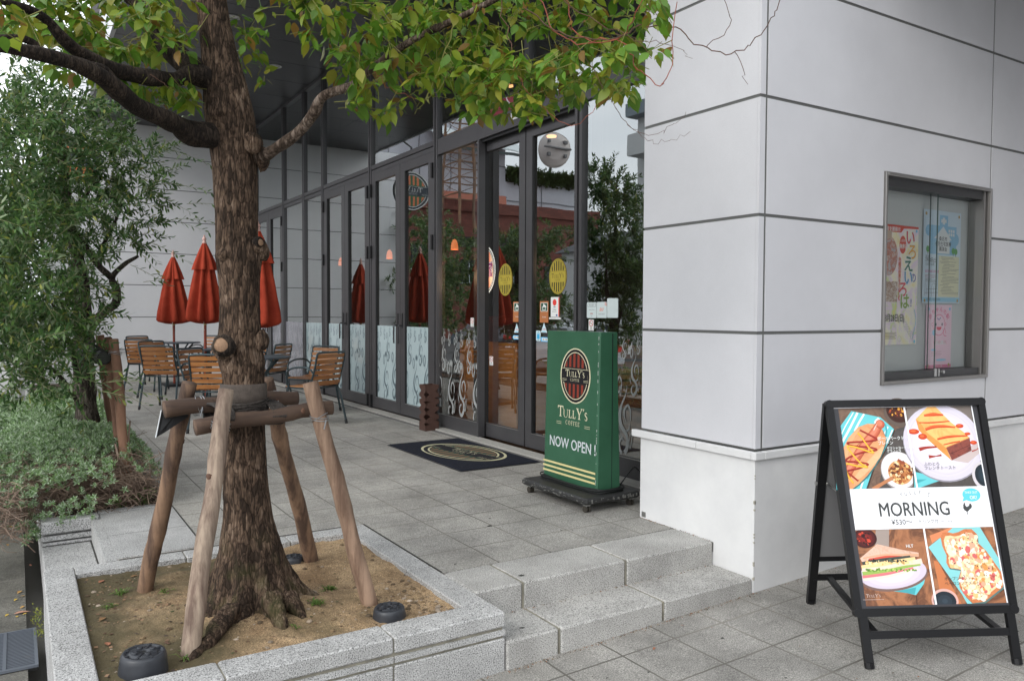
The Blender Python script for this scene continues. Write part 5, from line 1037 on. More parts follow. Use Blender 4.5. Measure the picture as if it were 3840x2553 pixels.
# ================================================================== big tree in the planter
def barkmat(name,c1,c2,c3,vs=26,rough=.95,moss=0):
    m=bpy.data.materials.new(name); m.use_nodes=True; n=m.node_tree; b=n.nodes['Principled BSDF']; b.inputs['Roughness'].default_value=rough; b.inputs['Specular IOR Level'].default_value=.2; L=n.links.new
    tc=n.nodes.new('ShaderNodeTexCoord'); mp=n.nodes.new('ShaderNodeMapping'); mp.inputs['Scale'].default_value=(1,1,.24); L(tc.outputs['Object'],mp.inputs[0])
    dz=n.nodes.new('ShaderNodeTexNoise'); dz.inputs['Scale'].default_value=14; dz.inputs['Detail'].default_value=5; L(mp.outputs[0],dz.inputs['Vector'])
    va=n.nodes.new('ShaderNodeVectorMath'); va.operation='MULTIPLY_ADD'; va.inputs[1].default_value=(.035,.035,.035); L(dz.outputs['Color'],va.inputs[0]); L(mp.outputs[0],va.inputs[2])
    vo=n.nodes.new('ShaderNodeTexVoronoi'); vo.feature='DISTANCE_TO_EDGE'; vo.inputs['Scale'].default_value=vs; L(va.outputs[0],vo.inputs['Vector'])
    vc=n.nodes.new('ShaderNodeTexVoronoi'); vc.inputs['Scale'].default_value=vs; L(va.outputs[0],vc.inputs['Vector'])
    nz=n.nodes.new('ShaderNodeTexNoise'); nz.inputs['Scale'].default_value=5; nz.inputs['Detail'].default_value=8; nz.inputs['Roughness'].default_value=.7; L(tc.outputs['Object'],nz.inputs['Vector'])
    nf=n.nodes.new('ShaderNodeTexNoise'); nf.inputs['Scale'].default_value=110; nf.inputs['Detail'].default_value=6; L(mp.outputs[0],nf.inputs['Vector'])
    c=n.nodes.new('ShaderNodeValToRGB'); e=c.color_ramp.elements; e[0].position=.38; e[0].color=(*c1,1); e[1].position=.64; e[1].color=(*c3,1); q=e.new(.50); q.color=(*c2,1)
    ad=n.nodes.new('ShaderNodeMath'); ad.operation='MULTIPLY_ADD'; ad.inputs[1].default_value=.16; L(vc.outputs['Color'],ad.inputs[0])
    m2=n.nodes.new('ShaderNodeMath'); m2.operation='MULTIPLY_ADD'; m2.inputs[1].default_value=.62; L(nz.outputs['Fac'],m2.inputs[0]); 
    m3=n.nodes.new('ShaderNodeMath'); m3.operation='MULTIPLY'; m3.inputs[1].default_value=.38; L(nf.outputs['Fac'],m3.inputs[0]); L(m3.outputs[0],m2.inputs[2]); L(m2.outputs[0],ad.inputs[2]); 
    sb=n.nodes.new('ShaderNodeMath'); sb.operation='SUBTRACT'; sb.inputs[1].default_value=.14; L(ad.outputs[0],sb.inputs[0]); L(sb.outputs[0],c.inputs[0])
    cr=n.nodes.new('ShaderNodeValToRGB'); cr.color_ramp.elements[0].position=0; cr.color_ramp.elements[0].color=(.22,.19,.17,1); cr.color_ramp.elements[1].position=.09; L(vo.outputs['Distance'],cr.inputs[0])
    x=n.nodes.new('ShaderNodeMix'); x.data_type='RGBA'; x.blend_type='MULTIPLY'; x.inputs[0].default_value=.8; L(c.outputs[0],x.inputs[6]); L(cr.outputs[0],x.inputs[7]); last=x.outputs[2]
    if moss:
        mz=n.nodes.new('ShaderNodeTexNoise'); mz.inputs['Scale'].default_value=9; mz.inputs['Detail'].default_value=6; L(tc.outputs['Object'],mz.inputs['Vector'])
        mr=n.nodes.new('ShaderNodeValToRGB'); mr.color_ramp.elements[0].position=.5; mr.color_ramp.elements[1].position=.68; L(mz.outputs['Fac'],mr.inputs[0])
        sz=n.nodes.new('ShaderNodeSeparateXYZ'); L(tc.outputs['Object'],sz.inputs[0]); rg=n.nodes.new('ShaderNodeMapRange'); rg.inputs[1].default_value=.1; rg.inputs[2].default_value=.45; rg.inputs[3].default_value=moss; rg.inputs[4].default_value=0; L(sz.outputs[2],rg.inputs[0])
        mm=n.nodes.new('ShaderNodeMath'); mm.operation='MULTIPLY'; L(mr.outputs[0],mm.inputs[0]); L(rg.outputs[0],mm.inputs[1]); y=n.nodes.new('ShaderNodeMix'); y.data_type='RGBA'; L(mm.outputs[0],y.inputs[0]); L(last,y.inputs[6]); y.inputs[7].default_value=(.055,.06,.02,1); last=y.outputs[2]
    L(last,b.inputs['Base Color'])
    h=n.nodes.new('ShaderNodeMath'); h.operation='MULTIPLY_ADD'; h.inputs[1].default_value=.25; L(nf.outputs['Fac'],h.inputs[0]); mi=n.nodes.new('ShaderNodeMath'); mi.operation='MINIMUM'; mi.inputs[1].default_value=.22; L(vo.outputs['Distance'],mi.inputs[0]); L(mi.outputs[0],h.inputs[2])
    u=n.nodes.new('ShaderNodeBump'); u.inputs['Strength'].default_value=1; u.inputs['Distance'].default_value=.012; L(h.outputs[0],u.inputs['Height']); L(u.outputs[0],b.inputs['Normal']); return m
BARK=barkmat('bark',(.030,.020,.014),(.115,.076,.052),(.27,.20,.15),62,moss=.5)
BARK2=barkmat('bark_limb',(.016,.012,.010),(.045,.033,.025),(.10,.08,.062),80)
tr=thing('big_tree','broad leaved street tree with a thick rough trunk growing in the granite planter','tree',(.92,3.86,.27)); o=tr.location
axis=[(.10,.965,3.84,.235),(.25,.962,3.85,.215),(.40,.95,3.85,.180),(.55,.942,3.85,.155),(.70,.928,3.85,.124),(.90,.915,3.85,.112),(1.11,.918,3.85,.100),(1.36,.912,3.85,.104),(1.45,.905,3.85,.117),(1.53,.892,3.85,.122),(1.62,.897,3.85,.113),(1.74,.898,3.85,.110),(1.85,.896,3.85,.113),(1.95,.894,3.85,.125),(2.05,.888,3.85,.115),(2.14,.888,3.85,.114),(2.35,.882,3.85,.121),(2.49,.872,3.85,.132),(2.63,.855,3.85,.134),(2.78,.835,3.85,.116),(2.94,.81,3.86,.092),(3.13,.785,3.87,.084),(3.5,.76,3.9,.078),(4.1,.76,3.95,.06),(4.8,.80,4.0,.03)]
P=smooth_path([(a[1],a[2],a[0]) for a in axis],12); RR=lerp_list([a[3] for a in axis],12)
roots=[(2.75,.55,.38),(3.45,.42,.34),(4.15,.40,.25),(4.75,.42,.17),(5.25,.42,.2),(.0,.42,.3),(.8,.4,.3),(1.7,.45,.3)]   # direction, reach, width
m=MB(o); n=132; vs=[]
for i,p in enumerate(P):
    hgt=p.z-.27
    for k in range(n):
        a=2*PI*k/n; r=RR[i]; f=0
        fl=0
        for (d,re,wd) in roots:
            da=math.atan2(math.sin(a-d),math.cos(a-d)); fl+=re*math.exp(-(da/wd)**2)
        r=r+fl*.34*math.exp(-max(0,hgt)/.10)
        tw=a+p.z*.35
        cv_=Vector((math.cos(tw)*r*7,math.sin(tw)*r*7,p.z*1.3))
        q=noise.noise(cv_*1.3)*.055+noise.noise(Vector((cv_.x*3,cv_.y*3,p.z*4)))*.045
        # furrows run along the trunk
        rg=abs(noise.noise(Vector((math.cos(tw)*7,math.sin(tw)*7,p.z*2.6)))); q+=-.05*max(0,.25-rg)*4*.6
        q+=.018*noise.noise(Vector((math.cos(tw)*24,math.sin(tw)*24,p.z*22)))
        q+=-.05*math.exp(-((math.atan2(math.sin(a-4.55),math.cos(a-4.55)))/.12)**2)*min(1,max(0,(1.3-p.z)/.6))
        r*=.83+.08*(1 if p.z<1.3 else 0 if p.z>1.6 else (1.6-p.z)/.3)
        vs.append((p.x+r*(1+q)*math.cos(a),p.y+r*(1+q)*math.sin(a),p.z))
m.add(vs,[(i*n+k,i*n+(k+1)%n,(i+1)*n+(k+1)%n,(i+1)*n+k) for i in range(len(P)-1) for k in range(n)]); m.cur=0; m.mats=[BARK]
# knots, burls and surface roots
def knob(c,r,d,seed=0,sq=.7):
    d=Vector(d).normalized(); u=d.orthogonal().normalized(); w_=d.cross(u); vs=[];N=16;K=9
    for j in range(K):
        t=j/(K-1)*PI/2
        for k in range(N):
            a=2*PI*k/N; rr_=r*math.cos(t)*(1+.25*noise.noise(Vector((math.cos(a)*2,math.sin(a)*2,t*2+seed)))); h_=r*sq*math.sin(t)
            vs.append(Vector(c)+u*math.cos(a)*max(rr_,.001)+w_*math.sin(a)*max(rr_,.001)+d*h_)
    m.add(vs,[(j*N+k,j*N+(k+1)%N,(j+1)*N+(k+1)%N,(j+1)*N+k) for j in range(K-1) for k in range(N)])
def dirto(px,py): return None
knob((.815,3.79,1.53),.06,(-.75,-.65,.1),1); knob((.98,3.79,1.56),.05,(.7,-.7,0),2); knob((.82,3.80,1.96),.034,(-.8,-.5,.1),3,1); knob((.99,3.82,1.98),.045,(.8,-.4,.1),4,.9); knob((.985,3.80,2.42),.06,(.8,-.5,.0),5)
knob((.93,3.72,2.47),.05,(.3,-1,0),6,.6); knob((.80,3.8,2.62),.06,(-.8,-.4,.2),7); knob((.97,3.78,2.01),.04,(.4,-.9,0),8,.6)
for (p0,p1,p2,r0) in (((.80,3.62,.36),(.66,3.47,.29),(.56,3.38,.255),.030),((.97,3.62,.38),(.985,3.52,.31),(.99,3.455,.26),.034),((1.06,3.66,.36),(1.09,3.56,.29),(1.11,3.50,.25),.03)):
    m.tube(smooth_path([p0,p1,p2],6),lerp_list([r0*1.6,r0,r0*.4],6),14,nz=.5,nf=22,seed=p0[0]*9)
m.build('trunk',None,tr,True)
# cut branch stubs
CUTW=mat('cut_wood',s2l((150,120,94)),.8,col2=s2l((118,92,72)),sc1=60); CUTO=mat('fresh_cut',s2l((150,86,52)),.8,col2=s2l((120,64,38)),sc1=60)
for (c,d,r,mm) in (((.79,3.735,1.545),(-.50,-.86,.12),.035,CUTW),((.945,3.738,2.475),(.35,-.93,0),.020,CUTO),((.965,3.758,2.02),(.45,-.88,0),.018,CUTW)):
    q=MB(o); d=Vector(d).normalized(); c=Vector(c); q.mat(BARK2); pts=[c-d*.03,c,c+d*.012,c+d*.014]; q.tube(pts,[r*1.5,r*1.35,r*1.2,r*.95],16,nz=.25,nf=30,cap=False); q.mat(mm); q.tube([c+d*.006,c+d*.013],[r,r*.9],16); q.build('branch_stub',None,tr,True)
# main limbs ------------------------------------------------------------------
def limb(pts,rad,name='limb',mt=BARK2,k=6,n=18,par=tr,nz=.2):
    q=MB(par.location); q.mat(mt); P=smooth_path(pts,k); q.tube(P,[v*.92 for v in lerp_list(rad,k)],n,nz=nz,nf=9,seed=pts[0][0]*7); return q.build(name,None,par,True)
A=lambda x,y,d:tuple(at(x,y,d))
limb([(.88,3.85,2.50),A(440,305,3.86),A(412,290,3.80),A(360,265,3.68),A(312,243,3.55),A(275,212,3.45),A(240,180,3.38),A(180,150,3.25),A(110,130,3.12),A(30,112,3.0),A(-60,92,2.9),A(-160,60,2.8)],[.07,.062,.044,.041,.038,.042,.036,.030,.027,.022,.019,.012])
limb([(.86,3.85,2.74),A(455,175,3.88),A(405,182,3.8),A(350,180,3.7),A(290,168,3.6),A(235,148,3.5),A(180,120,3.4),A(140,85,3.33),A(105,45,3.28),A(60,20,3.2),A(-10,0,3.1)],[.06,.055,.034,.036,.034,.030,.028,.024,.02,.016,.010])
limb([(.85,3.86,2.72),A(452,162,3.95),A(420,140,4.0),A(388,108,4.05),A(368,70,4.1),A(360,40,4.15),A(330,12,4.2),A(280,-15,4.25),A(220,-60,4.3)],[.06,.06,.055,.056,.054,.050,.042,.03,.02])
limb([(.92,3.84,2.44),A(602,362,3.9),A(640,340,3.8),A(690,303,3.7),A(722,262,3.62),A(742,224,3.56),A(790,205,3.5),A(815,195,3.45),A(855,160,3.42),A(905,122,3.4),A(965,85,3.36),A(1050,45,3.3),A(1150,-5,3.25),A(1260,-60,3.2)],[.04,.036,.026,.026,.028,.022,.021,.019,.016,.017,.016,.015,.012,.008],mt=barkmat('bark_pale_limb',(.05,.035,.025),(.16,.12,.095),(.30,.26,.22),60))
limb([A(275,212,3.45),A(250,170,3.4),A(215,152,3.35),A(130,140,3.3),A(60,92,3.25),A(-30,88,3.2)],[.02,.018,.016,.016,.014,.01])
TW=mat('twig',s2l((96,62,44)),.8,col2=s2l((70,52,42)),sc1=20); TWR=mat('red_twig',s2l((150,76,54)),.6,col2=s2l((120,60,46)),sc1=12); TWG=mat('green_twig',s2l((110,110,50)),.7)
tw=MB(o)
def twig(pts,r0,r1,mt,k=6): tw.mat(mt); r0*=.48; r1*=.55; P=smooth_path([A(*p) for p in pts],k); P=[p+Vector((rnd.gauss(0,1),rnd.gauss(0,1),rnd.gauss(0,1)))*.0055 for p in P]; tw.tube(P,[r0+(r1-r0)*i/(len(P)-1) for i in range(len(P))],5)
for pts,r0,r1,mt in (
 ([(1210,20,3.35),(1290,75,3.2),(1400,92,3.1),(1480,60,3.05),(1555,68,3.0),(1620,110,2.95),(1700,122,2.9),(1760,70,2.88),(1800,0,2.85)],.006,.003,TW),
 ([(1240,0,3.3),(1300,90,3.2),(1420,88,3.1),(1490,-10,3.0)],.005,.004,TWR),([(1300,0,3.3),(1330,80,3.2),(1430,100,3.1),(1470,160,3.0),(1520,195,2.95),(1545,160,2.93),(1560,0,2.9)],.005,.003,TWR),
 ([(1480,60,3.05),(1500,0,3.0)],.004,.003,TW),([(1700,122,2.9),(1720,190,2.9)],.003,.0015,TW),([(1620,110,2.95),(1680,60,2.9),(1660,-10,2.9)],.003,.002,TW),([(1420,80,3.1),(1500,100,3.0),(1560,110,3.0),(1590,135,3.0)],.003,.001,TW),
 ([(1330,100,3.1),(1400,220,3.0),(1450,290,3.0),(1500,310,3.0),(1545,290,2.98),(1580,260,2.97)],.003,.001,TW),([(1450,290,3.0),(1490,322,3.0),(1540,325,3.0),(1590,305,2.97)],.002,.001,TW),
 ([(1180,170,3.2),(1250,250,3.1),(1320,290,3.05),(1400,220,3.0)],.003,.002,TWR),([(1050,45,3.3),(1020,130,3.3),(980,230,3.3),(960,260,3.3)],.006,.002,TWG),([(1000,40,3.35),(1040,130,3.35),(1010,200,3.3),(960,240,3.3)],.004,.002,TWG),
 ([(965,85,3.36),(1000,150,3.35),(1040,190,3.3),(1100,230,3.3)],.004,.002,TWG),([(905,122,3.4),(880,60,3.4),(840,20,3.4),(780,0,3.4)],.004,.002,TWG),([(855,160,3.42),(900,200,3.4),(960,230,3.4)],.003,.002,TWR),
 ([(1150,0,3.25),(1180,120,3.2),(1230,200,3.2),(1300,240,3.1)],.005,.002,TW),([(1260,-40,3.2),(1350,40,3.2),(1450,80,3.1),(1500,140,3.0)],.005,.002,TW),
 ([(455,100,3.9),(430,60,3.9),(400,45,3.85),(340,60,3.8),(270,95,3.8)],.005,.002,TWG),([(420,140,3.9),(395,95,3.85),(405,40,3.8),(430,0,3.8)],.003,.002,TW),([(310,170,3.6),(300,110,3.55),(345,60,3.5),(335,0,3.5)],.004,.002,TWG),([(545,60,3.9),(580,100,3.95),(600,150,4.0),(590,200,4.0)],.003,.001,TWG),([(220,70,3.4),(290,50,3.5),(350,15,3.55)],.004,.002,TWG),
 ([(350,170,3.6),(400,205,3.6),(440,215,3.6)],.003,.001,TW)): twig(pts,r0,r1,mt)
# bare and leafy twigs radiating in the crown above the frame
for k in range(46):
    a=rnd.uniform(0,2*PI); l=rnd.uniform(.5,1.3); z=rnd.uniform(3.3,4.4); b=Vector((.8,3.9,z)); e=b+Vector((math.cos(a)*l,math.sin(a)*l,rnd.uniform(0,.5))); mid=(b+e)/2+Vector((0,0,.12)); tw.mat(TW); tw.tube(smooth_path([b,mid,e],4),lerp_list([.02,.012,.004],4),6)
tw.build('twig',None,tr)
# leaves ------------------------------------------------------------------------
LEAF=mat('leaf_broad',(1,1,1),.42,spec=.4,tint=True,transl=.42)
def leafmesh(m,c,d,n_,Ln,Wd,colr,curl=.12):
    """one ovate leaf, stalk at c, tip direction d, face normal n_"""
    d=Vector(d).normalized(); n_=Vector(n_); n_=(n_-d*n_.dot(d)).normalized(); s_=d.cross(n_)
    prof=((0,0),(.12,.26),(.32,.47),(.55,.46),(.78,.26),(.92,.09),(1.04,0))
    vs=[];  
    for t,w_ in prof:
        z=-curl*Ln*t*t; mid=c+d*(t*Ln)+n_*z
        if w_==0: vs.append(mid)
        else: vs+= [mid+s_*(w_*Wd)+n_*(.16*w_*Wd),mid,mid-s_*(w_*Wd)+n_*(.16*w_*Wd)]
    b=m.add(vs,[]); K=len(prof)
    def idx(i,j): return b if i==0 else (b+len(vs)-1 if i==K-1 else b+1+(i-1)*3+j)
    F=[(idx(0,0),idx(1,0),idx(1,1)),(idx(0,0),idx(1,1),idx(1,2))]
    for i in range(1,K-2): F+=[(idx(i,0),idx(i+1,0),idx(i+1,1),idx(i,1)),(idx(i,1),idx(i+1,1),idx(i+1,2),idx(i,2))]
    F+=[(idx(K-2,0),idx(K-1,0),idx(K-2,1)),(idx(K-2,1),idx(K-1,0),idx(K-2,2))]
    for f in F: m.f.append(list(f)); m.m.append(m.cur); m.col.append(colr)
def leafcol():
    q=rnd.random()
    if q<.50: c=(.060,.125,.012); k=rnd.uniform(.75,1.4)
    elif q<.84: c=(.125,.165,.016); k=rnd.uniform(.8,1.25)
    elif q<.95: c=(.17,.17,.02); k=rnd.uniform(.8,1.2)
    else: c=(.17,.10,.022); k=rnd.uniform(.6,1)
    return tuple(v*k*1.5 for v in c)
lf=MB(o); lf.mat(LEAF); stal=MB(o); stal.mat(TWG)
def cluster(c,nl=7,size=.057,dirv=None):
    ax=Vector((rnd.gauss(0,.6),rnd.gauss(0,.6),rnd.uniform(-.7,.25))).normalized() if dirv is None else dirv
    c0=c-ax*.11
    stal.tube([c0,c],[.0018,.0012],4,cap=False)
    for k in range(nl):
        t=k/nl; p=c0.lerp(c,.35+.65*t); a=rnd.uniform(0,2*PI); out_=Vector((math.cos(a),math.sin(a),0))
        d=(ax*.5+out_*.75+Vector((0,0,-.45+rnd.gauss(0,.28)))).normalized(); pet=p+d*.022; L_=size*rnd.uniform(.5,1.4)
        nn_=Vector((rnd.gauss(0,.4),rnd.gauss(0,.4),1)); 
        leafmesh(lf,pet,d,nn_,L_,L_*rnd.uniform(.52,.66),leafcol(),rnd.uniform(-.05,.35))
def inpoly(x,y,P):
    c=False; j=len(P)-1
    for i in range(len(P)):
        if (P[i][1]>y)!=(P[j][1]>y) and x<(P[j][0]-P[i][0])*(y-P[i][1])/(P[j][1]-P[i][1])+P[i][0]: c=not c
        j=i
    return c
REG=[([(640,-40),(672,30),(720,105),(760,120),(775,150),(800,215),(840,255),(930,268),(960,190),(1000,180),(1030,250),(1110,272),(1180,262),(1235,268),(1290,215),(1350,200),(1400,222),(1450,215),(1490,150),(1510,80),(1485,-40)],390,3.25,3.95,None),
 ([(1010,150),(1100,110),(1300,120),(1470,110),(1490,190),(1430,225),(1330,232),(1200,262),(1080,268)],75,3.0,3.4,None),
 ([(1480,-20),(1560,-20),(1550,40),(1580,70),(1540,130),(1530,170),(1480,190)],9,2.95,3.1,4),
 ([(-20,-40),(460,-40),(440,70),(380,130),(260,140),(180,110),(60,75),(-20,70)],175,3.6,4.5,None),
 ([(170,120),(240,150),(300,200),(330,235),(270,190),(150,170),(100,140)],16,3.5,4.0,5),
 ([(300,195),(445,195),(452,225),(380,228),(330,222)],22,3.7,4.2,6),([(545,-20),(590,-10),(600,80),(615,180),(590,215),(560,170),(550,70)],17,3.9,4.2,5),([(470,60),(400,110),(430,130),(470,100)],4,3.8,4.0,5),
 ([(-30,0),(60,-10),(60,40),(40,75),(-30,70)],7,2.5,2.8,4)]
for poly,N,d0,d1,nl in REG:
    xs_=[p[0] for p in poly]; ys_=[p[1] for p in poly]; k=0; tries=0
    while k<N and tries<N*30:
        tries+=1; x,y=rnd.uniform(min(xs_),max(xs_)),rnd.uniform(min(ys_),max(ys_))
        if not inpoly(x,y,poly): continue
        if noise.noise(Vector((x*.012,y*.016,d0)))<-.18 and rnd.random()<.8 and nl is None: continue
        cluster(at(x,y,rnd.uniform(d0,d1)),nl or rnd.choice((5,6,7,8))); k+=1
# upper crown outside the frame (gives the shade and holds up from the side)
for k in range(330):
    a=rnd.uniform(0,2*PI); r=rnd.uniform(.2,1.7)**.9; z=rnd.uniform(3.55,5.1); 
    if r>1.75-(z-3.6)*.6: continue
    cluster(Vector((1.0+r*math.cos(a),3.7+r*math.sin(a),z)),7,.085)
lf.merge(stal); cr_=lf.build('crown',None,tr,True)
# ================================================================== timber support frame
LOG=mat('log_wood',s2l((146,116,92)),.85,col2=s2l((84,64,52)),sc1=16,stretch=(1,1,.10),det=10,bump=1,bscale=40,blotch=.5,ramp=(.4,.6))
LOGP=mat('log_pale',s2l((186,166,146)),.85,col2=s2l((112,92,80)),sc1=15,stretch=(1,1,.07),det=10,bump=1,bscale=40,blotch=.45,ramp=(.4,.6))
LOGD=mat('log_dark',s2l((104,82,66)),.85,col2=s2l((66,50,42)),sc1=16,stretch=(.1,1,1),det=10,bump=.8,bscale=30,blotch=.35); ENDG=mat('log_end',s2l((110,88,72)),.9,col2=s2l((84,66,54)),sc1=40)
WIRE=mat('wire',(.35,.36,.37),.35,metal=.9); ROPE=mat('palm_rope',(.02,.016,.014),.95,col2=(.05,.042,.036),sc1=50,bump=1,bscale=150); BURL=mat('burlap_band',(.06,.048,.04),.95,col2=(.09,.072,.06),sc1=40,bump=1,bscale=200)
sf=thing('tree_support','timber support frame of four leaning posts and rails roped round the big trunk','tree support',(1,3.9,.27)); o=sf.location
def log(par,p,q,r0,r1,mt,name='post',seed=0,off=None):
    m=MB(off if off is not None else o); p,q=Vector(p),Vector(q); N=22; m.mat(mt); d=(q-p); sd_=d.orthogonal().normalized()
    pts=[p+d*(i/N)+sd_*.006*math.sin(i*.5+seed) for i in range(N+1)]; rad=[r0+(r1-r0)*i/N for i in range(N+1)]
    for kk in range(3):
        j=rnd.randrange(3,N-2); rad[j]*=1.06
    m.tube(pts,rad,20,nz=.12,nf=7,seed=seed); nf_=len(m.f); 
    e=ENDG; m.mat(e); m.m[-1]=m.mats.index(e); m.m[-2]=m.mats.index(e)
    # knots
    for kk in range(3):
        t=rnd.uniform(.1,.9); a=rnd.uniform(0,2*PI); u_=sd_*math.cos(a)+d.normalized().cross(sd_)*math.sin(a)
        if u_.dot(CAM-p)<0: u_=-u_
        c=p+d*t+u_*(r0+(r1-r0)*t)*.93; m.mat(mat('knot',s2l((110,80,62)),.9,col2=s2l((64,46,38)),sc1=90)); m.tube([c-u_*.010,c+u_*.001],[.017,.010],12,nz=.4,nf=60); 
    return m.build(name,None,par,True)
log(sf,(.583,3.45,.24),(.785,3.625,1.352),.040,.034,LOGP,seed=1)['label']='pale weathered front left post'
LOGR=mat('log_tan',s2l((168,140,118)),.85,col2=s2l((108,84,68)),sc1=15,stretch=(1,1,.08),det=10,bump=1,bscale=40,blotch=.4,ramp=(.38,.6))
log(sf,(1.449,3.587,.24),(1.172,3.655,1.365),.040,.034,LOGR,seed=2)
log(sf,(.531,4.40,.22),(.712,4.11,1.345),.040,.036,LOG,seed=3)
log(sf,(1.437,4.434,.22),(1.085,4.11,1.345),.042,.036,LOG,seed=4)
log(sf,(.665,3.705,1.185),(1.30,3.715,1.232),.037,.034,LOGD,'rail',5); log(sf,(.585,4.015,1.235),(1.222,4.02,1.257),.041,.036,LOGD,'rail',6)
def loop(m,c,d,r,t=.0022,n=3,sp=.006,tilt=.35):
    d=Vector(d).normalized(); u=d.orthogonal().normalized(); w_=d.cross(u)
    for k in range(n):
        pts=[]
        for j in range(25):
            a=2*PI*j/24; pts.append(Vector(c)+(u*math.cos(a)+w_*math.sin(a))*r+d*(sp*k+tilt*r*math.sin(a+(k%2)*PI)))
        m.tube(pts,t,5,cap=False)
for i,(c,d,r) in enumerate((((.758,3.632,1.185),(.2,.17,1.1),.041),((1.215,3.645,1.19),(-.25,.07,1.1),.041),((.735,4.03,1.24),(1,0,.04),.047),((1.10,4.035,1.25),(1,0,.04),.044))):
    m=MB(o); m.mat(WIRE); loop(m,c,d,r); m.tube([Vector(c)+Vector((.012,-r-.004,-.02)),Vector(c)+Vector((.014,-r-.008,.0)),Vector(c)+Vector((.005,-r-.006,-.045))],.0035,5); m.build('wire_tie',None,sf)
m=MB(o); m.mat(BURL); m.lathe([(.100,1.268),(.107,1.272),(.110,1.30),(.109,1.352),(.102,1.358)],30,(.912,3.85,0),cap=False)
for k in range(len(m.v)): p=m.v[k]; q=noise.noise(p*22)*.006; m.v[k]=p+Vector((p.x-.912,p.y-3.85,0)).normalized()*q
m.build('trunk_band',None,sf,True)
m=MB(o); m.mat(ROPE)
for k in range(16):
    z=1.175+.0065*k; pts=[]
    for j in range(29):
        a=2*PI*j/28; rr_=.107+.006*noise.noise(Vector((math.cos(a)*3,math.sin(a)*3,k*.7))); pts.append((.914+rr_*math.cos(a),3.85+rr_*math.sin(a)*1.0,z+.008*math.sin(a*2+k)))
    m.tube(pts,.0062,5,cap=False)
for sx_ in (.80,1.035):
    for k in range(7):
        pts=[]
        for j in range(21):
            a=2*PI*j/20; pts.append((sx_+.0095*(k-3)+.004*math.sin(j),3.86+.185*math.cos(a)*(1 if math.cos(a)<0 else 1.08),1.21+.052*math.sin(a)+.004*noise.noise(Vector((j,k,0)))))
        m.tube(pts,.0065,5,cap=False)
for k in range(60):
    a=rnd.uniform(0,2*PI); p=Vector((.914+.13*math.cos(a),3.85+.13*math.sin(a),1.20+rnd.uniform(-.03,.09))); m.tube([p,p+Vector((rnd.gauss(0,.02),rnd.gauss(0,.02),rnd.gauss(0,.02)))],.0012,3,cap=False)
m.build('rope',None,sf)
m=MB(o); m.mat(mat('black_plate',(.012,.012,.013),.5)); Pp=[(.578,4.06,1.225),(.705,4.075,1.275),(.700,4.07,1.185),(.60,4.05,1.125),(.548,4.03,1.10)]
m.prism(Pp,(0,.004,0)); m.mat(pc(210,214,216)); m.tube([Pp[4],Pp[0]],.003,5); m.build('hanging_plate',None,sf)
# ================================================================== upturned black pots
POTM=mat('black_plastic',(.028,.031,.038),.42,spec=.5,col2=(.042,.046,.055),sc1=8,blotch=.25)
def pot(x,y,z,r,h,lab,rz=0,tilt=0):
    t=thing('upturned_pot',lab,'pot',(x,y,z),rz,'upturned black pots on the planter soil'); t.rotation_euler=(tilt,tilt*.5,rz)
    m=MB(); m.mat(POTM); m.lathe([(r*1.02,0),(r,.01),(r*.93,h*.72),(r*.90,h*.9),(r*.84,h),(r*.72,h+.001),(r*.70,h-.004),(r*.60,h-.004),(r*.58,h),(r*.18,h+.001),(r*.16,h-.006),(.002,h-.006)],36,cap=False); m.build('pot_body',None,t,True)
    m=MB(); m.mat(POTM)
    for k in range(8):
        a=k*PI/4; 
        m.T=Matrix.Rotation(a,4,'Z'); m.box((r*.62,-.004,h-.003),(r*.80,.004,h+.003)) ; 
        if k%2==0: m.lathe([(r*.13,h),(r*.12,h+.006),(r*.09,h+.008),(.001,h+.008)],12,(r*.38,0,0),cap=False)
        else: m.box((r*.25,-.003,h),(r*.55,.003,h+.004))
    m.T=None; m.mat(FRAMED); m.lathe([(r*.10,h+.002),(.001,h+.002)],12,cap=False); m.build('raised_pattern',None,t)
pot(.405,3.395,.252,.093,.092,'largest upturned black plastic pot in the near left corner of the planter',.3,.04); pot(1.465,3.40,.245,.080,.068,'upturned black plastic pot with a split side at the foot of the right post',1.1,-.02); pot(1.325,4.455,.235,.062,.06,'small upturned black pot at the back behind the trunk',.5)
# ================================================================== pebbles, weeds, fallen leaves
PEB=mat('pebble',(1,1,1),.85,tint=True); m=MB((1,4,.27)); m.mat(PEB)
def pebble(m,x,y,z,s_,c):
    n0=len(m.f); b=Vector((x,y,z)); vs=[]; 
    for k in range(3):
        for j in range(6):
            a=j*PI/3+k*.4; r=s_*(.75,1,.55)[k]*rnd.uniform(.8,1.2); vs.append(b+Vector((r*math.cos(a),r*math.sin(a)*.8,s_*(.0,.35,.7)[k])))
    m.add(vs,[(k*6+j,k*6+(j+1)%6,(k+1)*6+(j+1)%6,(k+1)*6+j) for k in range(2) for j in range(6)]+[(12,13,14,15,16,17)]); 
    for _ in range(len(m.f)-n0): m.col.append(c)
for k in range(1500):
    x,y=rnd.uniform(.27,1.76),rnd.uniform(3.29,4.75)
    if rnd.random()<.5: x=1.76-abs(rnd.gauss(0,.25)); y=3.29+abs(rnd.gauss(0,.25))
    if not(.26<x<1.77 and 3.28<y<4.75): continue
    g_=rnd.uniform(.7,1.15); c=rnd.choice([(.38,.31,.24),(.16,.11,.06),(.22,.15,.08),(.12,.08,.045),(.28,.22,.16),(.18,.12,.07),(.10,.07,.04)]); pebble(m,x,y,soilz(x,y)-.002,rnd.uniform(.002,.0065) if rnd.random()<.93 else rnd.uniform(.01,.017),tuple(v*g_ for v in c))
tag(m.build('pebbles'),'scattered small stones on the planter soil','stones',kind='stuff')
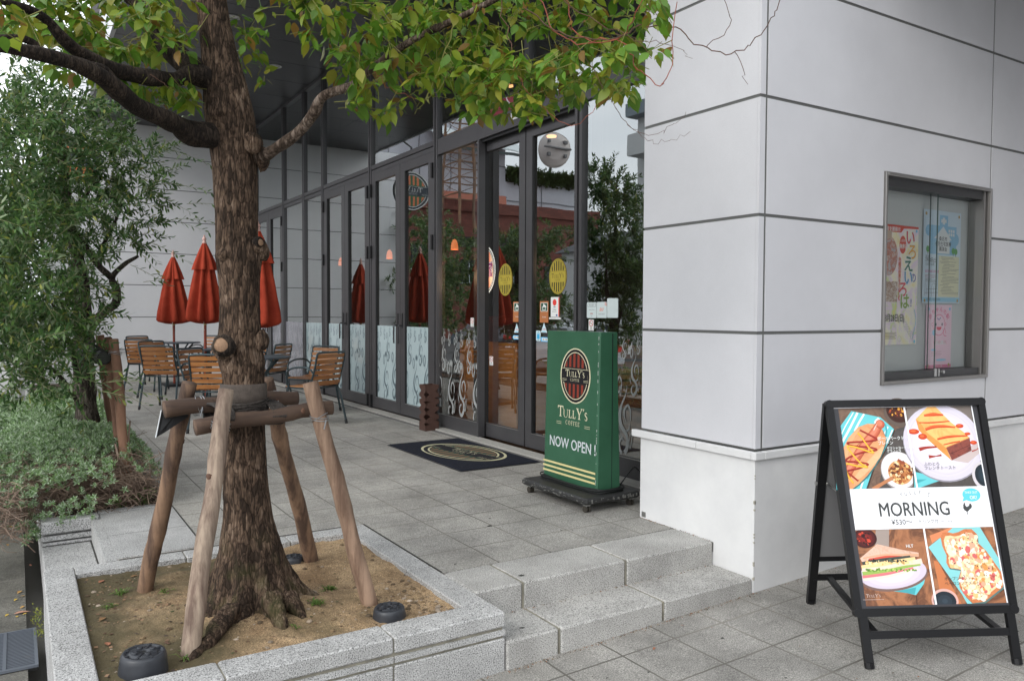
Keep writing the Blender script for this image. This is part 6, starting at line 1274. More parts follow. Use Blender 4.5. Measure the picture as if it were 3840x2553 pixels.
WEED=mat('weed',(1,1,1),.6,tint=True,transl=.3)
def weed(x,y,h,n_,lab,z=None):
    z=soilz(x,y) if z is None else z; t=MB((x,y,z)); t.mat(WEED)
    for k in range(n_):
        a=rnd.uniform(0,2*PI); l=h*rnd.uniform(.6,1.1); p=Vector((x+rnd.gauss(0,.012),y+rnd.gauss(0,.012),z)); d=Vector((math.cos(a),math.sin(a),rnd.uniform(.3,1.2))).normalized(); s_=Vector((-math.sin(a),math.cos(a),0))*rnd.uniform(.0025,.004)
        q1=p+d*l*.55; q2=q1+Vector((d.x,d.y,d.z-.8)).normalized()*l*.5; c=rnd.choice([(.09,.17,.025),(.13,.2,.04),(.07,.13,.02)])
        t.add([p-s_*.6,p+s_*.6,q1+s_,q1-s_,q2],[(0,1,2,3),(3,2,4)]); t.col+=[c,c]
    tag(t.build('weed'),lab,'weed','small green weeds in the planter')
weed(1.36,3.93,.06,34,'bright green weed tuft behind the right post'); weed(1.20,3.66,.055,40,'weed tuft at the right foot of the trunk'); weed(.42,4.40,.06,30,'weed tuft in the far left corner of the planter'); weed(.36,4.20,.06,12,'thin weed left of the back left post'); weed(.62,4.28,.07,10,'long bladed weed at the foot of the back left post'); weed(.56,3.42,.07,6,'single bladed weed beside the front left post'); weed(1.02,3.45,.05,5,'tiny weed in front of the trunk')
FL_=mat('dry_leaf',(1,1,1),.7,tint=True)
def fallen(x,y,z,lab,c,s_=.05,rz=None):
    m=MB((x,y,z)); m.mat(FL_); a=rnd.uniform(0,6.28) if rz is None else rz; leafmesh(m,Vector((x,y,z+.006)),(math.cos(a),math.sin(a),.12),(.15,.1,1),s_,s_*.5,c,.2); o_=m.build('fallen_leaf'); tag(o_,lab,'leaf','fallen leaves')
BR1=(.32,.13,.07); BR2=(.22,.12,.05); BR3=(.42,.25,.08)
for (x,y,c,lab) in ((.345,4.62,BR1,'reddish fallen leaf in the far left corner of the planter'),(.30,4.02,BR2,'brown fallen leaf by the left rim of the planter'),(.31,3.72,BR1,'curled brown fallen leaf on the soil by the left rim'),(.50,4.66,BR2,'fallen leaf near the back rim behind the left post')): fallen(x,y,soilz(x,y),lab,c)
for i in range(16):
    x=rnd.uniform(-.12,.06); y=rnd.uniform(4.3,7.6); fallen(x,y,-.05,'small fallen leaf on the dark street paving',rnd.choice([BR1,BR3,(.5,.34,.05)]),rnd.uniform(.025,.05))
fallen(-.04,5.3,-.05,'large pink brown fallen leaf on the dark street paving',(.42,.22,.15),.085,.2)

# bark crumbs and leaf litter on the soil
m=MB((1,4,.27)); m.mat(FL_)
for k in range(420):
    a=rnd.uniform(0,2*PI); r=.16+abs(rnd.gauss(0,.28)); x,y=.95+r*math.cos(a),3.86+r*math.sin(a)
    if rnd.random()<.45: x,y=rnd.uniform(.26,.62),rnd.uniform(3.3,4.74)
    if not(.25<x<1.77 and 3.28<y<4.75): continue
    b=rnd.uniform(0,6.28); l=rnd.uniform(.006,.022); w_=l*rnd.uniform(.2,.6); z=soilz(x,y)+.0015; d=Vector((math.cos(b),math.sin(b),rnd.uniform(-.1,.3)))*l; s_=Vector((-math.sin(b),math.cos(b),rnd.uniform(-.2,.2)))*w_
    p=Vector((x,y,z)); m.add([p,p+d*.5+s_,p+d,p+d*.5-s_],[(0,1,2,3)]); c=rnd.choice([(.10,.05,.03),(.16,.09,.05),(.06,.04,.03),(.22,.13,.07),(.05,.06,.02)]); m.col.append(c)
tag(m.build('leaf_litter'),'brown leaf litter and bark crumbs on the planter soil','litter',kind='stuff')
# gum spots and grit ---------------------------------------------------------
m=MB((2.5,4,ZT)); m.mat(mat('gum',(.035,.033,.03),.9))
def spot(x,y,z,r):
    pts=[]; 
    for k in range(12): a=k*PI/6; q=r*rnd.uniform(.7,1.25); pts.append((x+q*math.cos(a),y+q*.8*math.sin(a),z+.0012))
    m.add(pts,[tuple(range(12))])
for (x,y,z,r) in ((2.62,4.43,ZT,.020),(2.27,3.50,ZT,.018),(2.08,3.20,.15,.014)): spot(x,y,z,r)
for k in range(46):
    x=rnd.uniform(2.0,4.1); y=rnd.uniform(3.8,9); 
    if abs(y-round(y/.336)*.336)<.02: continue
    spot(x,y,ZT,rnd.uniform(.003,.010))
for k in range(26): x=rnd.uniform(2.0,6.5); y=rnd.uniform(1.3,3.0); spot(x,y,gz(x)+.0006,rnd.uniform(.004,.013))
tag(m.build('gum_spots'),'small dark trodden gum spots on the paving and steps','stains',kind='stuff')
m=MB((2.8,3.1,0)); m.mat(PEB)
for k in range(900):
    q=rnd.random(); c=rnd.choice([(.10,.07,.04),(.22,.15,.08),(.3,.27,.22),(.25,.10,.04),(.06,.05,.04)])
    if q<.35: x=rnd.uniform(1.93,3.63); y=3.092-abs(rnd.gauss(0,.012)); z=gz(x)
    elif q<.5: x=rnd.uniform(3.63,7); y=3.088-abs(rnd.gauss(0,.014)); z=gz(x)
    elif q<.65: x=rnd.uniform(1.93,3.62); y=3.404-abs(rnd.gauss(0,.01)); z=.15
    elif q<.75: x=rnd.uniform(.3,1.93); y=3.095-abs(rnd.gauss(0,.012)); z=gz(x)
    elif q<.85: y=rnd.uniform(3.42,4.1); x=3.625-abs(rnd.gauss(0,.008)); z=ZT
    else: x=rnd.uniform(1.95,6.5); y=rnd.uniform(1.4,3.05); z=gz(x)
    pebble(m,x,y,z,rnd.uniform(.0015,.0045),c)
tag(m.build('edge_grit'),'fine grit and leaf crumbs gathered along the steps and wall base','grit',kind='stuff')
fallen(2.66,2.88,gz(2.66),'small orange brown fallen leaf at the foot of the lower step',BR1,.03); fallen(2.95,3.0,gz(2.95),'tiny brown fallen leaf by the lower step',BR1,.022)
# ================================================================== olive trees in the bed
OLV=mat('olive_leaf',(1,1,1),.45,spec=.4,tint=True,transl=.35); OBARK=barkmat('olive_bark',(.035,.029,.024),(.10,.085,.07),(.22,.19,.16),60)
def nleaf(m,c,d,n_,Ln,Wd,col):
    d=Vector(d).normalized(); n_=Vector(n_); n_=(n_-d*n_.dot(d)); 
    if n_.length<1e-4: n_=d.orthogonal()
    n_.normalize(); s_=d.cross(n_)*Wd*.5; 
    b=m.add([c,c+d*Ln*.35+s_,c+d*Ln*.35-s_,c+d*Ln*.75+s_*.75-n_*Ln*.04,c+d*Ln*.75-s_*.75-n_*Ln*.04,c+d*Ln-n_*Ln*.08],[]);
    for f in ((0,1,2),(1,3,4,2),(3,5,4)): m.f.append([b+i for i in f]); m.m.append(m.cur); m.col.append(col)
def olcol():
    q=rnd.random(); k=rnd.uniform(.7,1.3)
    c=(.040,.085,.026) if q<.45 else ((.075,.135,.036) if q<.8 else ((.14,.18,.10) if q<.96 else (.2,.22,.05)))
    return tuple(v*k*1.5 for v in c)
def sprig(m,st,p,d,L_,nl,ls,droop=.12):
    d=Vector(d).normalized(); pts=[]; q=Vector(p); dd=d.copy()
    for i in range(6): pts.append(q.copy()); q=q+dd*(L_/5); dd=(dd+Vector((0,0,-droop*.2))).normalized()
    st.tube(pts,[.0028-.0004*i for i in range(6)],3,cap=False)
    for k in range(nl):
        t=(k+.5)/nl*4.99; i=int(t); b=pts[i].lerp(pts[i+1],t-i); ax=(pts[i+1]-pts[i]).normalized(); a=(k%2)*PI+rnd.gauss(0,.5)+k*.6
        o1=ax.orthogonal().normalized(); o2=ax.cross(o1); ld=(ax*.75+(o1*math.cos(a)+o2*math.sin(a))*.8).normalized()
        nleaf(m,b,ld,(rnd.gauss(0,.5),rnd.gauss(0,.5),1),ls*rnd.uniform(.6,1.2),ls*.27,olcol())
STEM=mat('olive_stem',s2l((120,124,84)),.7)
def olive(base,trunk,limbs,blobs,label,name='olive_tree',ls=.066,extra=None):
    t=thing(name,label,'tree',base,0,'olive trees in the street bed'); q=MB(base); q.mat(OBARK); P=smooth_path(trunk[0],5); q.tube(P,lerp_list(trunk[1],5),14,nz=.3,nf=10,seed=base[1]); q.build('trunk',None,t,True)
    for pts,rad in limbs: q=MB(base); q.mat(OBARK); q.tube(smooth_path(pts,4),lerp_list(rad,4),9,nz=.2,nf=12,seed=pts[0][0]); q.build('limb',None,t,True)
    lm=MB(base); lm.mat(OLV); st=MB(base); st.mat(STEM)
    for (c,r,n_) in blobs:
        c=Vector(c)
        for k in range(n_):
            v=Vector((rnd.gauss(0,1),rnd.gauss(0,1),rnd.gauss(0,1))).normalized(); rr_=r*rnd.uniform(.25,1.0)**.6; p=c+Vector((v.x*rr_,v.y*rr_,v.z*rr_*.9))
            sprig(lm,st,p-v*.06,v+Vector((rnd.gauss(0,.5),rnd.gauss(0,.5),rnd.gauss(.15,.5))),rnd.uniform(.14,.30),rnd.randrange(14,22),ls)
    if extra:
        for p,d,L_ in extra: sprig(lm,st,p,d,L_,int(L_*34),ls,.35)
    lm.merge(st); lm.build('crown',None,t,False); return t
def vb(*a): return [tuple(at(x,y,d)) for x,y,d in a]
blobs=[]
for (x,y,d,r,n_) in ((60,200,7.0,.55,60),(150,215,7.3,.45,40),(30,330,6.8,.6,80),(130,330,7.1,.55,85),(230,340,7.4,.45,62),(290,400,7.5,.42,62),(190,430,7.2,.5,80),(60,450,6.8,.6,85),(120,540,7.0,.5,75),(30,580,6.6,.55,75),(250,500,7.5,.40,56),(300,470,7.6,.34,42),(170,640,6.9,.36,42),(70,690,6.6,.5,75),(20,780,6.4,.42,55),(120,760,6.7,.36,45),(160,820,6.7,.32,34),(60,860,6.4,.30,30),(225,290,7.6,.32,30),(300,560,7.7,.22,14),(190,720,6.9,.22,12),(200,900,6.4,.16,10),(100,880,6.3,.25,20),(-60,500,6.8,.7,70),(-60,250,6.8,.7,60),(-60,750,6.6,.6,50)): blobs.append((at(x,y,d),r,int(n_*.85)))
ex=[(at(370,420,7.5),(.95,-.1,-.05),.55),(at(400,505,7.5),(1,.1,.1),.42),(at(330,440,7.5),(1,0,-.3),.5),(at(345,500,7.5),(1,-.2,-.1),.5),(at(350,560,7.4),(1,0,-.4),.35),(at(300,560,7.5),(.8,0,-.8),.4),(at(340,380,7.5),(.8,0,.3),.35),(at(360,300,7.5),(.8,0,.6),.35),(at(330,330,7.5),(.7,.1,.2),.4),
 (at(270,640,7.4),(.2,0,-1),.25),(at(300,610,7.4),(.9,0,-.4),.35),(at(330,650,7.4),(1,0,.2),.2),(at(430,470,7.5),(1,0,.15),.35),(at(290,900,6.2),(1,-.2,-.1),.28),(at(250,880,6.2),(1,-.2,.1),.3),(at(230,900,6.2),(.9,-.3,-.2),.35),(at(150,300,7.2),(.2,.1,1),.5),(at(210,250,7.3),(.6,.1,.8),.45),(at(100,250,7.2),(-.1,.1,1),.5),(at(260,240,7.3),(.9,0,.2),.5),(at(330,330,7.4),(.9,0,-.1),.6),(at(200,860,6.3),(.8,-.3,.1),.35)]
T1=vb((205,1010,7.55),(196,900,7.5),(192,800,7.5),(188,740,7.5),(190,680,7.5),(180,600,7.5),(158,520,7.45),(150,430,7.4),(140,330,7.4),(150,230,7.4)); 
olive((.66,7.5,.26),(T1,[.10,.085,.082,.078,.06,.05,.042,.036,.028,.015]),
 [(vb((196,790,7.5),(205,755,7.45),(240,720,7.4),(265,700,7.4),(268,665,7.4),(258,640,7.4),(285,610,7.45),(318,590,7.5)),[.05,.045,.036,.034,.032,.026,.02,.012]),(vb((258,640,7.4),(225,610,7.4),(190,560,7.35),(160,510,7.3),(148,480,7.3)),[.03,.026,.026,.024,.022]),
  (vb((148,480,7.3),(125,440,7.3),(110,400,7.3)),[.022,.016,.01]),(vb((158,490,7.3),(190,460,7.3),(210,430,7.3),(235,410,7.3)),[.024,.02,.016,.01]),(vb((190,790,7.5),(160,745,7.4),(140,725,7.3),(120,700,7.2)),[.03,.026,.02,.01]),(vb((225,590,7.4),(250,540,7.4),(270,500,7.4)),[.02,.015,.01]),(vb((185,900,7.5),(170,830,7.3),(150,760,7.1)),[.025,.02,.012]),(vb((190,945,7.5),(150,880,7.0),(120,850,6.8)),[.02,.015,.01])],
 blobs,'olive tree nearest the camera, its crooked trunk rising from the shrub bed beside the stakes',extra=ex)
# three more along the street bed, mostly outside the frame but mirrored in the glass
def far_olive(x,y,sc_,label,h=4.3):
    b=(x,y,.0); bl=[]
    for k in range(44):
        a=rnd.uniform(0,2*PI); z=rnd.uniform(1.2,h); r=rnd.uniform(.1,1.25)*sc_*(1-.35*abs(z-2.7)/1.6); bl.append(((x+r*math.cos(a),y+r*math.sin(a),z),rnd.uniform(.28,.42)*sc_,22))
    return olive(b,([(x,y,0),(x+.04,y,.8),(x-.03,y+.05,1.6),(x+.05,y,2.6),(x,y,h)],[.09,.075,.065,.045,.01]),[([(x+.02,y,1.1),(x+.35,y-.2,1.9),(x+.5,y-.3,2.8)],[.045,.035,.01]),([(x,y,1.4),(x-.4,y+.2,2.2),(x-.5,y+.3,3.0)],[.04,.03,.01])],bl,label,ls=.10)
far_olive(-.35,10.9,1.0,'second olive tree of the street bed, seen mirrored in the right hand pane',4.1); far_olive(-.45,14.6,1.0,'third olive tree of the street bed, seen mirrored in the sliding doors',3.5); far_olive(-.45,18.4,1.05,'olive tree farthest along the street bed, seen mirrored left of the entrance',4.1)
# ------------------------------------------------------------------ shrub bed ground cover
SHR=mat('shrub_leaf',(1,1,1),.6,tint=True,transl=.2); gc=MB((.4,9,.3)); gc.mat(SHR); gs_=MB((.4,9,.3)); 
def rosette(p,up,s_,n_,cols):
    up=Vector(up).normalized(); o1=up.orthogonal().normalized(); o2=up.cross(o1)
    for lay in range(3):
        for k in range(n_):
            a=2*PI*k/n_+lay*.7+rnd.gauss(0,.15); e=.15+.35*lay; d=((o1*math.cos(a)+o2*math.sin(a))*(1-e)+up*(e+.1)).normalized(); c=rnd.choice(cols); g_=rnd.uniform(.75,1.25)
            nleaf(gc,p+up*(.006*lay-.01),d,up,s_*rnd.uniform(.8,1.1)*(1-.12*lay),s_*.24,tuple(v*g_ for v in c))
SIL=[(.33,.45,.27),(.25,.37,.17),(.43,.52,.37),(.15,.26,.08)]
def bedh(x,y):     # height of the shrub mass
    f=min(1,max(0,(y-5.75)/.9)); g_=min(1,max(0,(.95-x)/.25)); return .30+(.46+.12*noise.noise(Vector((x*2.5,y*1.6,0))))*(.6+.4*f)*(.45+.55*g_)
N=0
while N<6800:
    y=5.9+abs(rnd.gauss(0,1.9)); x=rnd.uniform(-.45,.93)
    if y>13: continue
    if x>.08 and y<6.0: continue
    if x>.55 and y<6.9 and rnd.random()<.85: continue
    h_=bedh(x,y); z=h_-abs(rnd.gauss(0,.06))
    if y<6.45 and rnd.random()<.66: continue
    if y<6.25 and rnd.random()<.2: z=rnd.uniform(.3,h_); y=6.02+rnd.uniform(0,.12)
    if x<.1: z-=rnd.uniform(0,.16)
    z=max(z,.20 if x<.1 else .29); rosette(Vector((x,y,z)),(rnd.gauss(0,.45)-.1,rnd.gauss(-.35,.4),1),rnd.uniform(.026,.042) if y<8 else .05,6,SIL); N+=1
# overhanging front tufts on the granite end wall
for k in range(60):
    x=rnd.uniform(-.02,.44); y=6.0+rnd.gauss(0,.05); z=rnd.uniform(.29,.46)-(.12 if x<.12 else 0)-.0*x
    if x>.34: z=max(z,.31)
    rosette(Vector((x,y,max(.05,z))),(rnd.gauss(0,.5),-.6,rnd.uniform(.3,1)),rnd.uniform(.024,.036),6,SIL)
tag(gc.build('silvery_ground_cover'),'silvery green low shrubs spilling over the end of the granite bed','ground cover',kind='stuff')
DRY=mat('dry_twig',s2l((150,130,114)),.9,col2=s2l((100,82,70)),sc1=8); g2=MB((.4,7,.3)); g2.mat(DRY)
for k in range(2300):
    y=5.75+abs(rnd.gauss(0,.62)); x=rnd.uniform(-.25,.86)
    if x>.05 and y<6.15: y=6.15+rnd.random()*.4
    h_=bedh(x,y)-.03; z=rnd.uniform(.24 if x<.12 else .30,max(.34,h_-.06)); p=Vector((x,y,z)); a=rnd.uniform(0,2*PI); d=Vector((math.cos(a),math.sin(a)-.3,rnd.gauss(.15,.4))).normalized(); l=rnd.uniform(.10,.30); q=p+d*l*.5+Vector((rnd.gauss(0,.03),rnd.gauss(0,.03),rnd.gauss(0,.03))); e=p+d*l+Vector((0,0,-.04))
    if e.x>.93 : continue
    if (e.x>.08 and e.y<6.02) or (q.x>.08 and q.y<6.02): continue
    g2.tube(smooth_path([p,q,e],3),rnd.uniform(.0010,.0028),4,cap=False)
g2.tube(smooth_path([(.75,6.45,.28),(.70,6.40,.48),(.62,6.35,.62),(.60,6.42,.72)],4),.007,6); g2.tube(smooth_path([(.80,6.5,.28),(.74,6.45,.5),(.70,6.5,.72),(.72,6.6,.86)],4),.006,6)
tag(g2.build('dry_twigs'),'tangle of dry brown twigs under the silvery shrubs at the end of the bed','twigs',kind='stuff')
# leafy weeds at the bed corner
WB=mat('weed_broad',(1,1,1),.5,tint=True,transl=.35)
def clump(x,y,z,n_,lab,s_=.045):
    m=MB((x,y,z)); m.mat(WB)
    for k in range(n_):
        a=rnd.uniform(0,2*PI); r=rnd.uniform(0,.06); p=Vector((x+r*math.cos(a),y+r*math.sin(a)*.6,z)); h_=rnd.uniform(.03,.11); tip=p+Vector((rnd.gauss(0,.02),rnd.gauss(0,.02),h_)); c=rnd.choice([(.09,.22,.03),(.06,.16,.02),(.13,.25,.05)])
        n0=len(m.f); m.tube([p,tip],.0015,4,cap=False); 
        for _ in range(len(m.f)-n0): m.col.append((.12,.2,.05))
        leafmesh(m,tip,(math.cos(a),math.sin(a),.25),(rnd.gauss(0,.3),-.5,1),s_*rnd.uniform(.6,1),s_*.75,c,.1)
    tag(m.build('weed'),lab,'weed')
clump(.76,6.24,.29,26,'bright green round leaved weed at the corner of the shrub bed'); clump(.60,6.22,.29,14,'low green weed left of the round leaved one at the bed corner',.035)
for (x,y,lab) in ((.085,4.86,'yellow green weed growing at the foot of the planter, nearer one'),(.075,5.12,'yellow green weed at the foot of the planter, farther one')):
    m=MB((x,y,-.05)); m.mat(WEED)
    for k in range(70):
        p=Vector((x+rnd.gauss(0,.018),y+rnd.gauss(0,.06),-.05)); a=rnd.uniform(0,2*PI); nleaf(m,p+Vector((0,0,rnd.uniform(0,.06))),(math.cos(a),math.sin(a),rnd.uniform(.2,1.4)),(0,0,1),rnd.uniform(.015,.03),.006,rnd.choice([(.22,.24,.03),(.15,.20,.03),(.30,.30,.06)]))
    tag(m.build('weed'),lab,'weed')
# ------------------------------------------------------------------ stakes of the olive tree
s2=thing('stake_frame','reddish brown stakes and dark rubber bound rail supporting the nearest olive tree','tree support',(.8,6.9,.29)); o2=s2.location
LR=mat('log_reddish',s2l((158,118,94)),.85,col2=s2l((104,74,58)),sc1=5,stretch=(1,1,.2),det=10,bump=.7,bscale=30,blotch=.35)
def B_(x,y,d): return at(x,y,d)
for (b_,t_,r_) in ((((295,1135),6.45),((263,782),6.75),.037),(((285,1110),6.6),((247,778),6.9),.036),(((262,1000),7.6),((229,772),7.6),.040),(((300,1100),7.1),((252,800),7.3),.032)):
    p=at(b_[0][0],b_[0][1],b_[1]); q=at(t_[0][0],t_[0][1],t_[1]); p=q+(p-q)*((q.z-.27)/(q.z-p.z)) if p.z<q.z else p; p.x=min(p.x,.90)
    log(s2,p,q,r_,r_*.9,LR,'post',b_[0][0],off=o2)
m=MB(o2); m.mat(mat('rubber_wrap',(.012,.012,.012),.5)); c0=at(240,824,6.75); m.tube([c0,c0+Vector((-.10,.55,.02))],.052,18); m.mat(mat('wrap_end',(.03,.034,.026),.6)); m.tube([c0-Vector((-.001,.006,0)),c0+Vector((0,.002,0))],.042,18)
for k in range(4): loop(m,c0+Vector((-.02,.10+.05*k,.003)),(-.1,.55,.02),.055,.005,2,.008,.1)
m.tube(smooth_path([c0+Vector((0,.02,.05)),c0+Vector((-.09,.05,.11)),c0+Vector((-.16,.2,.09)),c0+Vector((-.2,.4,.04))],4),.010,6); m.build('rubber_rail',None,s2)
m=MB(o2); m.mat(WIRE); c1=at(265,815,6.72); loop(m,c1,(.1,.2,1),.045,.002,3,.006,.2); m.build('wire_tie',None,s2)
# ------------------------------------------------------------------ drain grating
dg_=thing('drain_grate','grey metal drain grating set in the dark street paving at the bottom left','drain cover',(-.1,4.7,-.05)); o=dg_.location
GRT=mat('grating',s2l((118,124,134)),.45,metal=.6); m=MB(o); m.mat(mat('drain_hole',(.01,.01,.01),.9)); m.box((-.45,4.45,-.06),(.065,4.99,-.046)); m.mat(GRT)
for a,b,c,d in ((-.45,.065,4.45,4.465),(-.45,.065,4.975,4.99),(.05,.065,4.465,4.975),(-.45,-.435,4.465,4.975),(-.085,-.07,4.465,4.975)): m.box((a,c,-.046),(b,d,-.034))
m.build('frame',None,dg_); m=MB(o); m.mat(GRT)
for k in range(26): y=4.475+.0195*k; m.box((-.435,y,-.045),(.05,y+.009,-.037))
m.build('bars',None,dg_)
# ================================================================== what the glass mirrors: the other side of the street
BRICK=mat('brick',s2l((134,72,58)),.9,col2=s2l((104,54,46)),sc1=1.2,bump=.2,bscale=30); 
def brickmat():
    m=bpy.data.materials.new('brick_courses'); m.use_nodes=True; n=m.node_tree; b=n.nodes['Principled BSDF']; b.inputs['Roughness'].default_value=.85; L=n.links.new
    tc=n.nodes.new('ShaderNodeTexCoord'); mp=n.nodes.new('ShaderNodeMapping'); mp.inputs['Rotation'].default_value=(PI/2,0,0); L(tc.outputs['Object'],mp.inputs[0]); br=n.nodes.new('ShaderNodeTexBrick'); br.inputs['Scale'].default_value=1; br.inputs['Brick Width'].default_value=.5; br.inputs['Row Height'].default_value=.16; br.inputs['Mortar Size'].default_value=.012
    br.inputs['Color1'].default_value=(*s2l((122,68,58)),1); br.inputs['Color2'].default_value=(*s2l((102,56,48)),1); br.inputs['Mortar'].default_value=(*s2l((86,56,50)),1); L(mp.outputs[0],br.inputs['Vector']); L(br.outputs['Color'],b.inputs['Base Color']); return m
BRICK=brickmat(); GRW=mat('grey_render',s2l((186,188,196)),.8,col2=s2l((176,178,186)),sc1=.6); WHW=mat('white_wall',s2l((200,200,200)),.8,col2=s2l((188,190,190)),sc1=.5); DW=mat('dark_window',(.02,.024,.03),.15); LINE=pc(104,106,112)
def bld(name,label,loc): return thing(name,label,'building',loc)
b1=bld('brick_building','red brick building across the street, mirrored in the glass','' or (-18,48,0)); o=b1.location
m=MB(o); m.mat(BRICK); m.box((-27,45,0),(-10.5,60,8.9)); m.box((-27,44.8,8.2),(-10.5,45,8.9)); m.mat(DARK); m.box((-21.5,44.95,5.9),(-15,45,6.6)); m.box((-14.4,44.9,.0),(-11.2,45,3.2)); m.build('wall',None,b1)
m=MB(o); m.mat(pc(186,118,98)); m.box((-19.8,46.5,8.9),(-12,47,9.7)); m.build('coping',None,b1)
for x0,z0 in ((-13.2,4.4),(-16.8,3.6),(-23.2,3.4),(-20,3.4)):
    m=MB(o); m.mat(DW); m.box((x0,44.93,z0),(x0+1.1,45,z0+1.5)); m.mat(pc(190,200,205)); m.box((x0-.06,44.9,z0-.06),(x0+1.16,44.94,z0)); m.box((x0+.5,44.9,z0),(x0+.56,44.94,z0+1.5)); m.build('window',None,b1)
b2=bld('grey_building','tall grey panelled building behind the brick one, mirrored in the glass',(-18,54,0)); o=b2.location
m=MB(o); m.mat(GRW); m.box((-22.0,50,0),(-8,70,17)); 
m.mat(LINE)
for z in (10.2,12.4,14.6): m.box((-22.0,49.96,z),(-8,50,z+.07))
for x in (-20,-17.6,-15.2,-12.8,-10.4): m.box((x,49.97,8.9),(x+.06,50,17))
m.build('wall',None,b2); m=MB(o); m.mat(pc(204,212,214)); m.prism([(-23,48.6,13.2),(-15.5,48.6,13.9),(-15.5,48.6,14.0),(-23,48.6,13.3)],(0,1.4,.9)); 
m.mat(pc(60,72,72)); m.box((-23,48.5,13.0),(-15.5,48.62,13.2)); m.build('lean_to_roof',None,b2)
b3=bld('drum_building','low grey block with a hedge on its roof, mirrored in the sliding door',(-24,50,0)); o=b3.location
m=MB(o); m.mat(GRW); m.box((-29.0,50,0),(-22.0,62,11.4)); m.mat(LINE); m.box((-29,49.96,10.0),(-22,50,10.07)); m.box((-25.2,49.96,8.9),(-25.14,50,11.4)); m.build('wall',None,b3)
m=MB(o); m.mat(OLV)
for k in range(5200):
    p=Vector((rnd.uniform(-29.1,-22.2),rnd.uniform(49.6,51.0),rnd.uniform(11.3,12.5))); nleaf(m,p,(rnd.gauss(0,1),rnd.gauss(0,1),rnd.gauss(0,1)),(rnd.gauss(0,1),0,1),.28,.14,rnd.choice([(.05,.09,.02),(.035,.065,.015)]))
m.build('roof_hedge',None,b3)
d=thing('satellite_dish','big round white dish seen from behind on the roof, mirrored in the sliding door','dish',(-26.4,50.4,12.4)); o=d.location
m=MB(o); m.mat(pc(196,188,184)); m.T=Matrix.Translation((-26.3,50.0,14.2))@Matrix.Rotation(PI/2,4,'X')@Matrix.Rotation(.25,4,'Y'); m.lathe([(1.35,0),(1.2,.12),(.8,.3),(.02,.42)],32,cap=False); m.lathe([(1.35,0),(1.37,.02),(1.35,.04)],32,cap=False); m.build('reflector',None,d,False)
m=MB(o); m.mat(pc(110,110,112)); m.tube([(-27.5,49.4,14.2),(-25.0,49.4,14.2)],.09,8); m.tube([(-26.3,49.7,14.2),(-26.3,50.6,12.3)],.12,8); 
for x in (-27.0,-25.6):
    for z in (13.7,14.7): m.box((x-.12,49.4,z-.12),(x+.12,49.7,z+.12))
m.build('mount',None,d)
lt=thing('lattice_tower','rusty steel lattice tower mirrored in the pane left of the entrance','tower',(-15,43.3,8.9)); o=lt.location; m=MB(o); RST=mat('rusty_steel',s2l((150,112,84)),.85,col2=s2l((92,80,72)),sc1=2); m.mat(RST)
def tw_(z): return 1.25-.28*(z-8.9)/7
for z in [8.9+.95*k for k in range(9)]:
    a=tw_(z); 
    for p,q in (((-a,-a),(a,-a)),((a,-a),(a,a)),((a,a),(-a,a)),((-a,a),(-a,-a))): m.tube([(-15.2+p[0],43.3+p[1],z),(-15.2+q[0],43.3+q[1],z)],.045,5)
    if z<16:
        a2=tw_(z+.95)
        for sx in (-1,1): m.tube([(-15.2-a*sx,43.3-a,z),(-15.2+a2*sx,43.3-a2,z+.95)],.02,4); m.tube([(-15.2+a,43.3-a*sx,z),(-15.2+a2,43.3+a2*sx,z+.95)],.02,4)
for sx in (-1,1):
    for sy in (-1,1): m.tube([(-15.2+tw_(8.9)*sx,43.3+tw_(8.9)*sy,7),(-15.2+tw_(16.5)*sx,43.3+tw_(16.5)*sy,16.5)],.10,6)
m.build('frame',None,lt)
rs=thing('red_signboard','dark red rooftop signboard with pale lettering, mirrored above the entrance','sign',(-17.2,42,14)); o=rs.location
m=MB(o); m.mat(pc(150,44,62)); m.box((-19.6,42,13.3),(-15.6,42.3,16.4)); m.mat(pc(220,200,205)); cv=Canvas((-19.4,41.99,13.6),(1,0,0),(0,0,1),m,.01); cv.n=Vector((0,-1,0)); cv.text('ホテル',.3,1.1,1.2,pc(224,206,210)); m.build('board',None,rs); m=MB(o); m.mat(RST); m.tube([(-19,42.4,9),(-19,42.4,14)],.08,6); m.tube([(-16.2,42.4,9),(-16.2,42.4,14)],.08,6); m.build('post',None,rs)
b4=bld('white_apartments','white apartment block with balconies mirrored at the edge of the glass by the pillar',(-20,24,0)); o=b4.location
m=MB(o); m.mat(WHW); m.box((-26,20.5,0),(-16.6,29,11.0)); m.box((-16.6,21,6.5),(-15.6,28.6,7.6)); m.box((-16.6,21,9),(-15.6,28.6,10)); m.box((-16.6,21,3.6),(-15.6,28.6,4.6)); m.build('wall',None,b4); m=MB(o); m.mat(pc(120,132,140)); m.box((-26.2,20.3,11.0),(-16.0,29.2,11.6)); m.build('roof',None,b4)
for i in range(3):
    for k in range(4): m=MB(o); m.mat(DW); m.box((-16.6,21.4+1.9*k,4.8+2.5*i),(-16.55,22.6+1.9*k,6.2+2.5*i)); m.build('window',None,b4)
b5=bld('low_white_house','low white house across the street, mirrored behind the olive trees',(-12,33,0)); o=b5.location
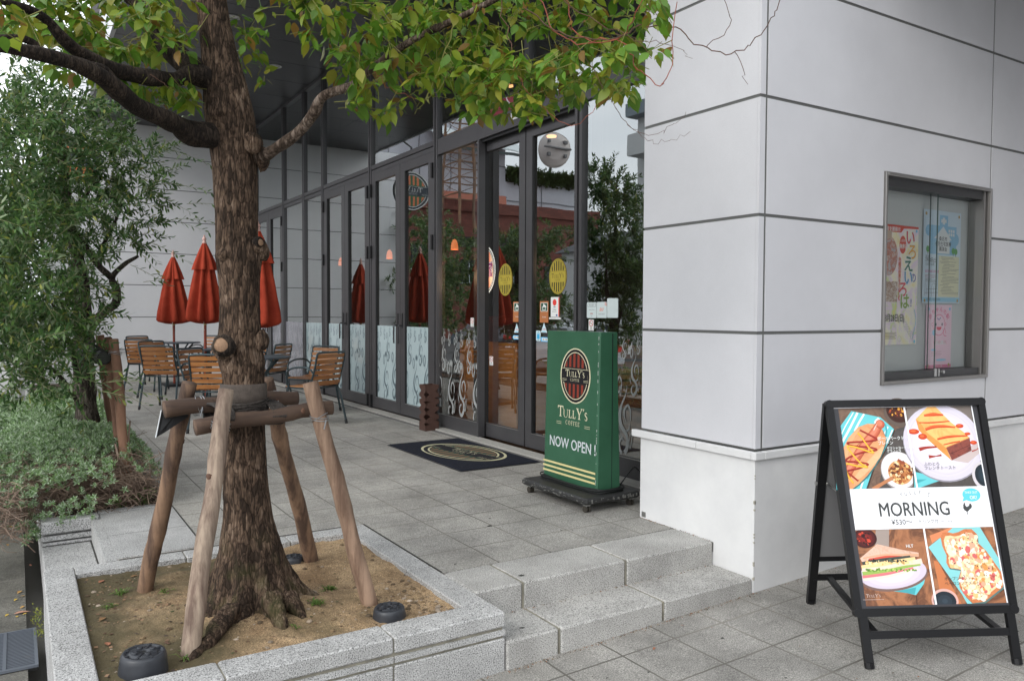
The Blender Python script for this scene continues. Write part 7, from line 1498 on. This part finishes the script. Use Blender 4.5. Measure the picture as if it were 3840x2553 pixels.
m=MB(o); m.mat(WHW); m.box((-24,32,0),(-18.5,38,5.2)); m.mat(DW); m.box((-22,31.95,3),(-20,32,4.4)); m.build('wall',None,b5); m=MB(o); m.mat(pc(70,74,80)); m.prism([(-24.4,31.6,5.2),(-18.1,31.6,5.2),(-21.2,31.6,6.4)],(0,6.8,0)); m.build('roof',None,b5)
# parked cars by the kerb, only seen mirrored
def car(x,y,rz,paint,label):
    t=thing('parked_car',label,'car',(x,y,-.16),rz,'cars parked across the street'); m=MB(); m.mat(paint)
    prof=[(-2.2,.35),(-2.22,.75),(-2.0,.92),(-1.75,.98),(-1.35,1.40),(-.6,1.50),(.5,1.48),(1.15,1.02),(1.9,.90),(2.15,.70),(2.18,.38)]
    N=len(prof); vs=[]
    for s_ in (-1,1):
        for (a,z) in prof: w_=.85-(.16 if z>1.2 else 0); vs.append((s_*w_,a,z))
    m.add(vs,[tuple(range(N-1,-1,-1)),tuple(range(N,2*N))]+[(i,i+1,N+i+1,N+i) for i in range(N-1)]+[(N-1,0,N,2*N-1)]); m.build('body',None,t)
    m=MB(); m.mat(DW)
    for s_ in (-1,1): q=[(s_*.80,-1.45,1.0),(s_*.80,1.0,1.0),(s_*.72,.45,1.40),(s_*.72,-1.15,1.40)]; m.prism(q,(s_*.02,0,0))
    m.prism([(-.62,-1.72,1.02),(.62,-1.72,1.02),(.56,-1.38,1.36),(-.56,-1.38,1.36)],(0,-.03,.02)); m.build('window',None,t)
    for s_ in (-1,1):
        for yy in (-1.35,1.35):
            m=MB(); m.mat(RUB); m.tube([(s_*.70,yy,.32),(s_*.88,yy,.32)],.32,20); m.mat(SSM); m.tube([(s_*.885,yy,.32),(s_*.89,yy,.32)],.19,16); m.build('wheel',None,t)
        m=MB(); m.mat(pc(200,40,36)); m.box((s_*.5,-2.24,.72),(s_*.78,-2.2,.88)); m.build('tail_light',None,t)
    return t
car(-9.3,24,0,pc(225,228,230,.25),'white parked car across the street, mirrored low in the sliding door'); car(-9.3,30.5,0,pc(60,70,78,.25),'dark parked car across the street, mirrored left of the entrance'); car(-5.6,20,0,pc(196,200,204,.25),'silver parked car on the near side of the street, mirrored by the pillar')
